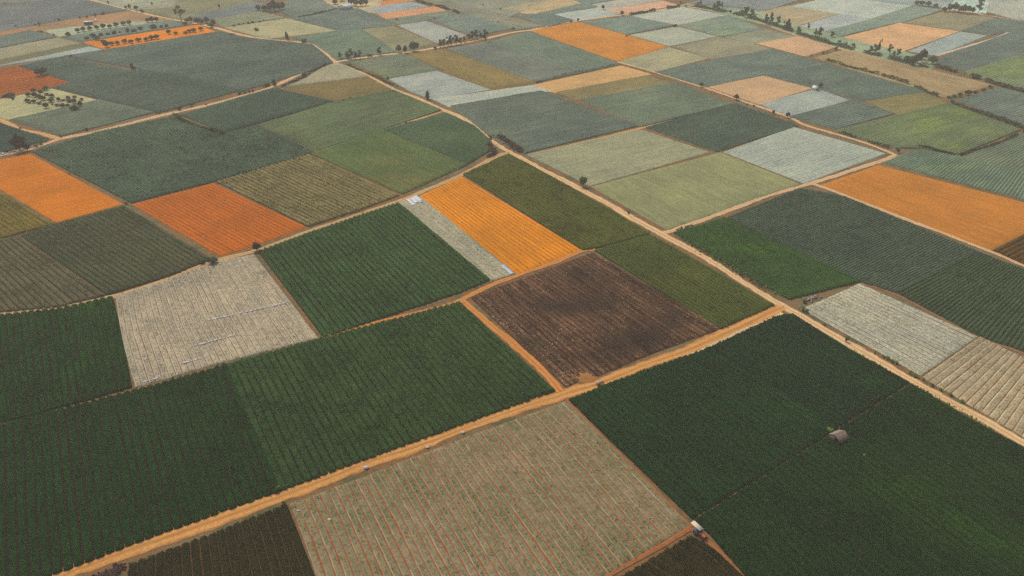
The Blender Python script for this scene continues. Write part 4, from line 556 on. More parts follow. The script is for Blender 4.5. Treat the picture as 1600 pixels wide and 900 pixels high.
    {'style': 'crop', 'label': 'olive-grey field at the hazy upper frame corner', 'sides': [[(-538.58, 840.87), (-410.7, 787.68)], [(-410.7, 787.68), (-509.33, 740.29)], [(-544.55, 766.71), (-509.33, 740.29)], [(-538.58, 840.87), (-544.55, 766.71)]], 'cols': [(0.2271, 0.2348, 0.2036), (0.3107, 0.2968, 0.2324), (0.07, 0.034, 0.018), (0.5043, 0.5056, 0.4336), (0.2596, 0.2603, 0.2192)], 'gap': 0.09, 'speckle': 0.3, 'streak': 0.35},
    {'style': 'stubble', 'label': 'pale olive field beyond the far left track', 'sides': [[(-323.78, 811.08), (-308.38, 746.01)], [(-308.38, 746.01), (-339.86, 732.13)], [(-407.02, 788.05), (-339.86, 732.13)], [(-323.78, 811.08), (-407.02, 788.05)]], 'cols': [(0.3062, 0.3405, 0.2352), (0.4052, 0.4163, 0.2596), (0.17, 0.062, 0.022), (0.6, 0.6, 0.4862), (0.3446, 0.3717, 0.2493)], 'speckle': 0.35, 'streak': 0.5},
    {'style': 'stubble', 'label': 'rough brownish land around a tall sparse tree', 'sides': [[(-318.13, 801.17), (-244.77, 792.89)], [(-244.77, 792.89), (-244.31, 766.09), (-281.03, 696.05)], [(-339.3, 732.79), (-281.03, 696.05)], [(-318.13, 801.17), (-339.3, 732.79)]], 'cols': [(0.1863, 0.1969, 0.1134), (0.2465, 0.2407, 0.1252), (0.17, 0.062, 0.022), (0.4168, 0.4261, 0.2603), (0.2096, 0.2149, 0.1202)], 'speckle': 0.35, 'streak': 0.5},
    {'style': 'crop', 'label': 'blue-grey wedge in front of the dark grove', 'sides': [[(-241.15, 770.73), (-210.33, 738.23)], [(-210.33, 738.23), (-253.7, 691.21)], [(-280.92, 701.66), (-253.7, 691.21)], [(-241.15, 770.73), (-280.92, 701.66)]], 'cols': [(0.1773, 0.2223, 0.2147), (0.2426, 0.281, 0.245), (0.07, 0.034, 0.018), (0.4046, 0.4813, 0.4544), (0.2026, 0.2465, 0.2311)], 'gap': 0.09, 'speckle': 0.3, 'streak': 0.35},
    {'style': 'crop', 'label': 'light green field in front of the dark grove', 'sides': [[(-224.05, 725.92), (-195.2, 701.78)], [(-195.2, 701.78), (-238.11, 665.23)], [(-256.05, 693.59), (-238.11, 665.23)], [(-224.05, 725.92), (-256.05, 693.59)]], 'cols': [(0.2639, 0.2967, 0.1795), (0.361, 0.375, 0.2048), (0.07, 0.034, 0.018), (0.5778, 0.6, 0.3881), (0.3016, 0.3289, 0.1932)], 'gap': 0.09, 'speckle': 0.3, 'streak': 0.35},
    {'style': 'stubble', 'label': 'sandy beige field with a dark tree at its foot', 'sides': [[(-193.84, 700.23), (-141.57, 654.71)], [(-141.57, 654.71), (-191.32, 626.52)], [(-237.96, 666.28), (-191.32, 626.52)], [(-193.84, 700.23), (-237.96, 666.28)]], 'cols': [(0.3524, 0.3465, 0.1934), (0.4665, 0.4237, 0.2135), (0.17, 0.062, 0.022), (0.6, 0.6, 0.4087), (0.3966, 0.3783, 0.205)], 'speckle': 0.35, 'streak': 0.5},
    {'style': 'crop', 'label': 'grey-green field between the grove and far farmhouse', 'sides': [[(-209.68, 821.2), (-157.26, 740.54)], [(-157.26, 740.54), (-186.37, 700.96)], [(-212.88, 729.06), (-186.37, 700.96)], [(-209.68, 821.2), (-212.88, 729.06)]], 'cols': [(0.1703, 0.2205, 0.181), (0.2329, 0.2787, 0.2066), (0.07, 0.034, 0.018), (0.3906, 0.4778, 0.391), (0.1946, 0.2444, 0.1949)], 'gap': 0.09, 'speckle': 0.3, 'streak': 0.35},
    {'style': 'crop', 'label': 'bluish field in front of the far farmhouse', 'sides': [[(-138.58, 739.33), (-94.72, 672.34)], [(-94.72, 672.34), (-139.57, 654.15)], [(-193.4, 699.46), (-139.57, 654.15)], [(-138.58, 739.33), (-157.29, 739.33), (-193.4, 699.46)]], 'cols': [(0.1468, 0.1998, 0.1673), (0.2008, 0.2526, 0.1909), (0.07, 0.034, 0.018), (0.3436, 0.4377, 0.3651), (0.1678, 0.2215, 0.1801)], 'gap': 0.09, 'speckle': 0.3, 'streak': 0.35},
    {'style': 'crop', 'label': 'bright sage field behind the tree-lined track', 'sides': [[(-122.15, 660.09), (-84.74, 587.37)], [(-84.74, 587.37), (-124.99, 565.91)], [(-172.7, 629.38), (-151.19, 610.74), (-136.23, 584.61), (-124.99, 565.91)], [(-122.15, 660.09), (-140.38, 655.57), (-172.7, 629.38)]], 'cols': [(0.1538, 0.2243, 0.1557), (0.2104, 0.2834, 0.1776), (0.07, 0.034, 0.018), (0.3575, 0.4851, 0.3432), (0.2591, 0.3297, 0.1394)], 'gap': 0.09, 'speckle': 0.3, 'streak': 0.35, 'patch': [(-102.9, 613.1, 12.3, 10.1, 0.0, 0.5)]},
    {'style': 'stubble', 'label': 'olive-brown field behind three roadside trees', 'sides': [[(-98.08, 671.46), (-58.36, 614.79)], [(-58.36, 614.79), (-84.67, 587.69)], [(-122.61, 660.63), (-84.67, 587.69)], [(-98.08, 671.46), (-122.61, 660.63)]], 'cols': [(0.2296, 0.2272, 0.127), (0.3038, 0.2778, 0.1402), (0.17, 0.062, 0.022), (0.5021, 0.4841, 0.2856), (0.2584, 0.2481, 0.1346)], 'speckle': 0.35, 'streak': 0.5},
    {'style': 'mulch', 'label': 'light grey field behind the long roadside grove', 'sides': [[(-72.82, 690.43), (-34.48, 637.34)], [(-34.48, 637.34), (-58.0, 614.37)], [(-95.3, 673.65), (-58.0, 614.37)], [(-72.82, 690.43), (-95.3, 673.65)]], 'cols': [(0.3287, 0.3733, 0.3246), (0.4208, 0.4415, 0.3466), (0.2915, 0.3211, 0.2711), (0.6, 0.6, 0.6), (0.3644, 0.4014, 0.3388)], 'gap': 0.04, 'film': 0.2, 'speckle': 0.5, 'streak': 0.35},
    {'style': 'crop', 'label': 'slim green strip under the salmon strip', 'sides': [[(-56.0, 731.29), (-47.03, 713.95)], [(-47.03, 713.95), (-93.3, 674.49)], [(-108.14, 694.84), (-93.3, 674.49)], [(-56.0, 731.29), (-108.14, 694.84)]], 'cols': [(0.1937, 0.2414, 0.1714), (0.2649, 0.3051, 0.1955), (0.07, 0.034, 0.018), (0.4373, 0.5184, 0.3728), (0.2213, 0.2677, 0.1844)], 'gap': 0.09, 'speckle': 0.3, 'streak': 0.35},
    {'style': 'till', 'label': 'salmon bare strip right of the farmhouse', 'sides': [[(-70.22, 750.52), (-57.31, 729.92)], [(-57.31, 729.92), (-106.07, 693.56)], [(-119.49, 718.11), (-106.07, 693.56)], [(-70.22, 750.52), (-119.49, 718.11)]], 'cols': [(0.6297, 0.31, 0.1466), (0.7798, 0.3546, 0.1514), (0.4263, 0.2036, 0.0935), (0.6, 0.6, 0.3138), (0.6876, 0.3283, 0.1507)], 'speckle': 0.2, 'streak': 0.35, 'gap': 0.12},
    {'style': 'mulch', 'label': 'light grey strip right of the farmhouse', 'sides': [[(-94.74, 770.66), (-75.29, 749.41)], [(-75.29, 749.41), (-118.08, 716.24)], [(-136.05, 741.7), (-118.08, 716.24)], [(-94.74, 770.66), (-136.05, 741.7)]], 'cols': [(0.2892, 0.341, 0.3473), (0.3702, 0.4033, 0.3709), (0.2564, 0.2933, 0.29), (0.6, 0.6, 0.6), (0.3205, 0.3667, 0.3625)], 'gap': 0.04, 'film': 0.2, 'speckle': 0.5, 'streak': 0.35},
    {'style': 'till', 'label': 'orange strip cut by the upper frame edge', 'sides': [[(-90.99, 810.89), (-78.65, 790.34)], [(-78.65, 790.34), (-118.48, 751.38)], [(-128.9, 763.89), (-118.48, 751.38)], [(-90.99, 810.89), (-128.9, 763.89)]], 'cols': [(0.5909, 0.2454, 0.0554), (0.7318, 0.2808, 0.0572), (0.4001, 0.1612, 0.0353), (0.6, 0.505, 0.1497), (0.6454, 0.26, 0.057)], 'speckle': 0.2, 'streak': 0.35, 'gap': 0.12},
    {'style': 'crop', 'label': 'blue-green field behind the long roadside grove', 'sides': [[(-39.35, 718.06), (-0.13, 658.97)], [(-0.13, 658.97), (-31.99, 636.85)], [(-69.96, 694.96), (-31.99, 636.85)], [(-39.35, 718.06), (-69.96, 694.96)]], 'cols': [(0.1899, 0.2611, 0.2132), (0.2598, 0.33, 0.2433), (0.07, 0.034, 0.018), (0.4298, 0.5565, 0.4516), (0.2171, 0.2894, 0.2295)], 'gap': 0.09, 'speckle': 0.3, 'streak': 0.35},
    {'style': 'crop', 'label': 'long sage band beyond the winding hedge', 'sides': [[(-92.0, 785.01), (-68.24, 785.61)], [(-68.24, 785.61), (28.2, 668.15)], [(3.04, 654.12), (28.2, 668.15)], [(-92.0, 785.01), (-63.36, 748.8), (-39.46, 713.91), (3.04, 654.12)]], 'cols': [(0.1951, 0.2107, 0.1507), (0.2669, 0.2663, 0.1719), (0.07, 0.034, 0.018), (0.4402, 0.4587, 0.3338), (0.223, 0.2336, 0.1622)], 'gap': 0.09, 'speckle': 0.3, 'streak': 0.35},
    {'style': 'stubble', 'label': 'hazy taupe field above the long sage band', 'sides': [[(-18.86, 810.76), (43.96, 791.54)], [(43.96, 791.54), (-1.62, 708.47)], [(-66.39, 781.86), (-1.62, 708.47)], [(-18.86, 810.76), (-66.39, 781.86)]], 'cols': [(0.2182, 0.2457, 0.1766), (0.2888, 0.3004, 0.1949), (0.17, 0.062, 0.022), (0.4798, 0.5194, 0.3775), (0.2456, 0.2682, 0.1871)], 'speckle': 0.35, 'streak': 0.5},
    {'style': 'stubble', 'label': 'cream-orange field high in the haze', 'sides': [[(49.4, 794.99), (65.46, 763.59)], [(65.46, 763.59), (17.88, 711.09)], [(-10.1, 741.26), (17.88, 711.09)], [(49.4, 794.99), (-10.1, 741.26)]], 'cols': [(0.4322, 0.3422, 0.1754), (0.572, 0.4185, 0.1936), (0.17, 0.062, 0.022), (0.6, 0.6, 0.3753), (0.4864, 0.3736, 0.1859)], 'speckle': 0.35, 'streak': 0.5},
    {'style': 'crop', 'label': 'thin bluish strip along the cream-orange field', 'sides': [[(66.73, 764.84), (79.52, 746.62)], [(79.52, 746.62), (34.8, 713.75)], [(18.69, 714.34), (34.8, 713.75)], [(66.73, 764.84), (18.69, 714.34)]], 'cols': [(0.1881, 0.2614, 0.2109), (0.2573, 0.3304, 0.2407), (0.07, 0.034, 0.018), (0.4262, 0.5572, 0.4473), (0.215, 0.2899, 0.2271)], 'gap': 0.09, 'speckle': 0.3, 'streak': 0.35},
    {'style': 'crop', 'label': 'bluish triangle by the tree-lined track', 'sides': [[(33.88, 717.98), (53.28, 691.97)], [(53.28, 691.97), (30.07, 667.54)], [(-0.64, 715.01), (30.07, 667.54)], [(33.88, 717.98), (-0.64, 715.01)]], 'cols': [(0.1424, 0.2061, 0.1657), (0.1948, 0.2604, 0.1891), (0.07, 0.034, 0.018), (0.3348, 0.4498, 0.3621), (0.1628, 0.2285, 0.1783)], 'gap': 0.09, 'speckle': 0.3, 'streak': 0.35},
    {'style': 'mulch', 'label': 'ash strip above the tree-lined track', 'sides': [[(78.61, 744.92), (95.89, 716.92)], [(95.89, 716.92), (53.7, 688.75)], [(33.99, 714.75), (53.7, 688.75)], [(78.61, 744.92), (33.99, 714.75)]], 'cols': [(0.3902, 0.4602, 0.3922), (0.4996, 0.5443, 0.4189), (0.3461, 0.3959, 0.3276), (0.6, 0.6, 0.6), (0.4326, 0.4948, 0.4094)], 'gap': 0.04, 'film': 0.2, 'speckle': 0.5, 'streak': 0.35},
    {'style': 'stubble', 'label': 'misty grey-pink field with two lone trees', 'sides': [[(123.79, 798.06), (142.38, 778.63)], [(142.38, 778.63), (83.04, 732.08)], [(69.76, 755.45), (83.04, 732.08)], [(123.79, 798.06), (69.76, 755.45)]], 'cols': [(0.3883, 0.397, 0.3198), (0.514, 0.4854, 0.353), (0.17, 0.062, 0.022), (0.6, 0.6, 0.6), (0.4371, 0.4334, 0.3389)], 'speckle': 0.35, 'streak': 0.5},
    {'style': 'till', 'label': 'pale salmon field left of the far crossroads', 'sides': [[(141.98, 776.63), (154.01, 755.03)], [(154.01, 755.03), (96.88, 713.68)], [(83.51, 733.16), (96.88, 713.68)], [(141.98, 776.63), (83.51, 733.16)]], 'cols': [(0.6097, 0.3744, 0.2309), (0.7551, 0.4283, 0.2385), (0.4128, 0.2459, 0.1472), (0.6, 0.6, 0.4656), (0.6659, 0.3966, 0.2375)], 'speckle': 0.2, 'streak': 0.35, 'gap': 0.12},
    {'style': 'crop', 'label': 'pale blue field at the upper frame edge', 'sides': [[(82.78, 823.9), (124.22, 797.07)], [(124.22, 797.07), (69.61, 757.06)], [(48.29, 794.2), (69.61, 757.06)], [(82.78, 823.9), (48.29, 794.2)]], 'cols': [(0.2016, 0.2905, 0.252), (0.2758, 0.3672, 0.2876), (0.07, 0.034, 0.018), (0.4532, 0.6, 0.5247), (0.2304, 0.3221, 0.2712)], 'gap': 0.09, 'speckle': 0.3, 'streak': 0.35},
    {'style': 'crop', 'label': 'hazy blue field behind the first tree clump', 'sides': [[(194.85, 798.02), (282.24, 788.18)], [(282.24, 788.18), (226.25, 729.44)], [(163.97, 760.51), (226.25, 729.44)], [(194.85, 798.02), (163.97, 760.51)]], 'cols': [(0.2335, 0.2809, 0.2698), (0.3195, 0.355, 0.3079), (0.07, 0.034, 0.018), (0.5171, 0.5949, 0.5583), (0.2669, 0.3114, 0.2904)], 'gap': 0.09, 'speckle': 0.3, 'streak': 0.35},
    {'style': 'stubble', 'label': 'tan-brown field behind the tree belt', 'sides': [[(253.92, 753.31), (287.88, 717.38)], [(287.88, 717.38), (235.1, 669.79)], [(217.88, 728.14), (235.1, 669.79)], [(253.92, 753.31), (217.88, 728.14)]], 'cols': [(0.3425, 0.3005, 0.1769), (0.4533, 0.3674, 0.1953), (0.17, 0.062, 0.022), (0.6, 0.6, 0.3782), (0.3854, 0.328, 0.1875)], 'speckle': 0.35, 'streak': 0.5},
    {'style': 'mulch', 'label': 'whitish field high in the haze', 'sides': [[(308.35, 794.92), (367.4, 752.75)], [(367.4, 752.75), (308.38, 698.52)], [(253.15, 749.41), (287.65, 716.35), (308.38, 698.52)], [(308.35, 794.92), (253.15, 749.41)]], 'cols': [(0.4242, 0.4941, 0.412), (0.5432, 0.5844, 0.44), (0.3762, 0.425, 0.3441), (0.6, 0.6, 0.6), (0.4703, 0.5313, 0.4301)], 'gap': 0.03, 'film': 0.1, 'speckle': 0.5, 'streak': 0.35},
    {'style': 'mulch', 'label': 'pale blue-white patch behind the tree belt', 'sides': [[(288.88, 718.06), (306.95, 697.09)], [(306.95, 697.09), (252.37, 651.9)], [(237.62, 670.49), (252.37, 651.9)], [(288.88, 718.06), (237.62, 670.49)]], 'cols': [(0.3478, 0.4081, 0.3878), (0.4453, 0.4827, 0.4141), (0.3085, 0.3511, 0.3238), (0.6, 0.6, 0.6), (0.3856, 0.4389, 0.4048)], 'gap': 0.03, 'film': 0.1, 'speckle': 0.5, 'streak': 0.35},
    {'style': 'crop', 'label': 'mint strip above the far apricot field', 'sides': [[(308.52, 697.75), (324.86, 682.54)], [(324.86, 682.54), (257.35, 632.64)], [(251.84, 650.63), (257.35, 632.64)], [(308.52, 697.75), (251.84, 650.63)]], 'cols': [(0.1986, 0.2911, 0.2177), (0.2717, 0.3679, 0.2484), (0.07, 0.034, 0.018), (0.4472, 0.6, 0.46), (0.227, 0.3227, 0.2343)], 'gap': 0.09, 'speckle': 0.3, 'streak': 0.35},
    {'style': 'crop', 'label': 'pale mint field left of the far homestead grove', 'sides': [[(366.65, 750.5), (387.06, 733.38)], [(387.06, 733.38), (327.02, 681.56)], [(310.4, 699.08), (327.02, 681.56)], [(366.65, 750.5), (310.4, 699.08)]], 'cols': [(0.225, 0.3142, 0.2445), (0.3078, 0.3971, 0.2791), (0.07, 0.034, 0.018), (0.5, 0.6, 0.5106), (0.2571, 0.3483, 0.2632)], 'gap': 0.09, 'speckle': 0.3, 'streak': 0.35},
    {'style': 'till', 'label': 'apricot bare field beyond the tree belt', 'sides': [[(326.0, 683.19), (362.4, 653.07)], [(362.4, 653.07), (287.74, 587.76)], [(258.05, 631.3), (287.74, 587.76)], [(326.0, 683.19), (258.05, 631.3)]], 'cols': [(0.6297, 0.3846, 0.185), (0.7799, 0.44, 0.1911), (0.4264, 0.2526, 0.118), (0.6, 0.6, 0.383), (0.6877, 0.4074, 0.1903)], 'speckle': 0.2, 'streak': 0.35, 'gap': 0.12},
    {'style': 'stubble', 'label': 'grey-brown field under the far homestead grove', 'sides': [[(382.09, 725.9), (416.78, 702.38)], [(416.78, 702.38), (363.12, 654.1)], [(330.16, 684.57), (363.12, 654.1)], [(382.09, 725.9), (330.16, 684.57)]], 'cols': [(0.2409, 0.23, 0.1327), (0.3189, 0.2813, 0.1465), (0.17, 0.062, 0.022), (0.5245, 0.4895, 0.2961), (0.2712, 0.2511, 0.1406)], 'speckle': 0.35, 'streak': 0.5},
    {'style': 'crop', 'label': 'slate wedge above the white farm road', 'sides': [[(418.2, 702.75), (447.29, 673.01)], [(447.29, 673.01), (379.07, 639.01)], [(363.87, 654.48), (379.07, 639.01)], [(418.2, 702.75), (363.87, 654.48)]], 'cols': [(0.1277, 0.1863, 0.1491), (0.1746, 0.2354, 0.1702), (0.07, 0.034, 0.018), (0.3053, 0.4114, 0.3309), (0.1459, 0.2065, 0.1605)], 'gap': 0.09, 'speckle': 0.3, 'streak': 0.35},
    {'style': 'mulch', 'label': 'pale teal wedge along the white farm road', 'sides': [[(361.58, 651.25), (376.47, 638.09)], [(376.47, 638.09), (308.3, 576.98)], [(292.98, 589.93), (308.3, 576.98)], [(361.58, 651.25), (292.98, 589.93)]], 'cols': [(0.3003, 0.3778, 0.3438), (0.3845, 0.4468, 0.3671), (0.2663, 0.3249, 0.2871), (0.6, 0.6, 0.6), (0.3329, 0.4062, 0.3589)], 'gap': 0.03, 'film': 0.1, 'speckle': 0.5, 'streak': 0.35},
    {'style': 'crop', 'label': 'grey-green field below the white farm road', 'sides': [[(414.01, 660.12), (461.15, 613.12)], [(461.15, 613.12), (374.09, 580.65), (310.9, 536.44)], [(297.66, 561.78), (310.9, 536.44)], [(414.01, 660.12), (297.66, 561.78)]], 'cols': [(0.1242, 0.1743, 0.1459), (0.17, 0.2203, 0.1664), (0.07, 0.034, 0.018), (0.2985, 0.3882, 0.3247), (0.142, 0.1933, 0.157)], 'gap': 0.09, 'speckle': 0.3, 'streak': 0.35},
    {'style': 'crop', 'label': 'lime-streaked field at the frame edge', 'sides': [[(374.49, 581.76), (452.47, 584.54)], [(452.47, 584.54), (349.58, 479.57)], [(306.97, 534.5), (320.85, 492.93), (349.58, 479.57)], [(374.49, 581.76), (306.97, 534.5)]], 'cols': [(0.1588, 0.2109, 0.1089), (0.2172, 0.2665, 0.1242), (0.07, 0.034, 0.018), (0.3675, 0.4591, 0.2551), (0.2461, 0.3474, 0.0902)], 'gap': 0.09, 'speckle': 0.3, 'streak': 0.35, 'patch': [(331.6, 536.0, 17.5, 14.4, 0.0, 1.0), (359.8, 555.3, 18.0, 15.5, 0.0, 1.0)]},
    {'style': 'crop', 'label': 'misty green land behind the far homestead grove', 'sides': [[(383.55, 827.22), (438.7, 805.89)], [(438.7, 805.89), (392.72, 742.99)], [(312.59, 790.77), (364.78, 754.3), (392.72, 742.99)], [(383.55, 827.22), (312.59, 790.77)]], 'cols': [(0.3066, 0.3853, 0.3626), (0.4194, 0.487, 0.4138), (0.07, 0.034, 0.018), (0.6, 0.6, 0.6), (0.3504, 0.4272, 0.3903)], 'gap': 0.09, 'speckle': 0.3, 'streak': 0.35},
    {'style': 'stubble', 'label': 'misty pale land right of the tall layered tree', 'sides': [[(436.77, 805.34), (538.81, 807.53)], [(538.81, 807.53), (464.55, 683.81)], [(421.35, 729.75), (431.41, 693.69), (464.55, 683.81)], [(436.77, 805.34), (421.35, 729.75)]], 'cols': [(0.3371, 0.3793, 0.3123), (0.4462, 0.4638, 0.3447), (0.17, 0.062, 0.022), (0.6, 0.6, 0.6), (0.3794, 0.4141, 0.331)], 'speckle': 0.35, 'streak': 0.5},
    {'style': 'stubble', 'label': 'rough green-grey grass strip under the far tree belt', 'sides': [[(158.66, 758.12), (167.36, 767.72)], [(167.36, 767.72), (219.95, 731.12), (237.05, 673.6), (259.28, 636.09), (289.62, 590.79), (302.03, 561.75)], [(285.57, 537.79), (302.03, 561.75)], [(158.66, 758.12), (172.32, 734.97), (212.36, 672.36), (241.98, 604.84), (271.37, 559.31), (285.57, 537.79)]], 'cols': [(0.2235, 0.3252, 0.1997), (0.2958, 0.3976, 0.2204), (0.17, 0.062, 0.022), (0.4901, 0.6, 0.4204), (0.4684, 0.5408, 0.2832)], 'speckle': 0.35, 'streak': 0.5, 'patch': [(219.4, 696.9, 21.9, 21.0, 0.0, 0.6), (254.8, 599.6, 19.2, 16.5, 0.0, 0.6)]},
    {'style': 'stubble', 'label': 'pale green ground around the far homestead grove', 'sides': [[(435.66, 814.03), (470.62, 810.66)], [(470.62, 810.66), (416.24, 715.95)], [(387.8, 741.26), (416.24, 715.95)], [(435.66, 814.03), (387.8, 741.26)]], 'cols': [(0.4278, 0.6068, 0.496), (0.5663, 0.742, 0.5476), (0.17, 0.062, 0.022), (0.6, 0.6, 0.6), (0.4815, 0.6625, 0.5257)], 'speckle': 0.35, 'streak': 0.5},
    {'style': 'stubble', 'label': 'dusty yard around the white-roofed farmhouse', 'sides': [[(-126.39, 834.76), (-117.85, 718.72)], [(-117.85, 718.72), (-156.72, 732.25)], [(-186.2, 792.83), (-156.72, 732.25)], [(-126.39, 834.76), (-186.2, 792.83)]], 'cols': [(0.4646, 0.4039, 0.2224), (0.6149, 0.4938, 0.2455), (0.17, 0.062, 0.022), (0.6, 0.6, 0.4625), (0.5229, 0.4409, 0.2357)], 'speckle': 0.35, 'streak': 0.5},
]
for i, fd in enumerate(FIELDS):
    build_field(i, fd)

# ------------------------------------------------------------------ tracks
def smooth_line(pts, step):
    p = np.array(pts, float)
    # Catmull-Rom through the points
    q = np.vstack([2 * p[0] - p[1], p, 2 * p[-1] - p[-2]])
    out = []
    for k in range(len(p) - 1):
        a, b, c, d = q[k:k + 4]
        n = max(2, int(np.hypot(*(c - b)) / step))
        t = np.linspace(0, 1, n, endpoint=False)[:, None]
        out.append(.5 * (2 * b + (c - a) * t + (2 * a - 5 * b + 4 * c - d) * t ** 2 + (3 * b - a - 3 * c + d) * t ** 3))
    out.append(p[-1:])
    return np.vstack(out)

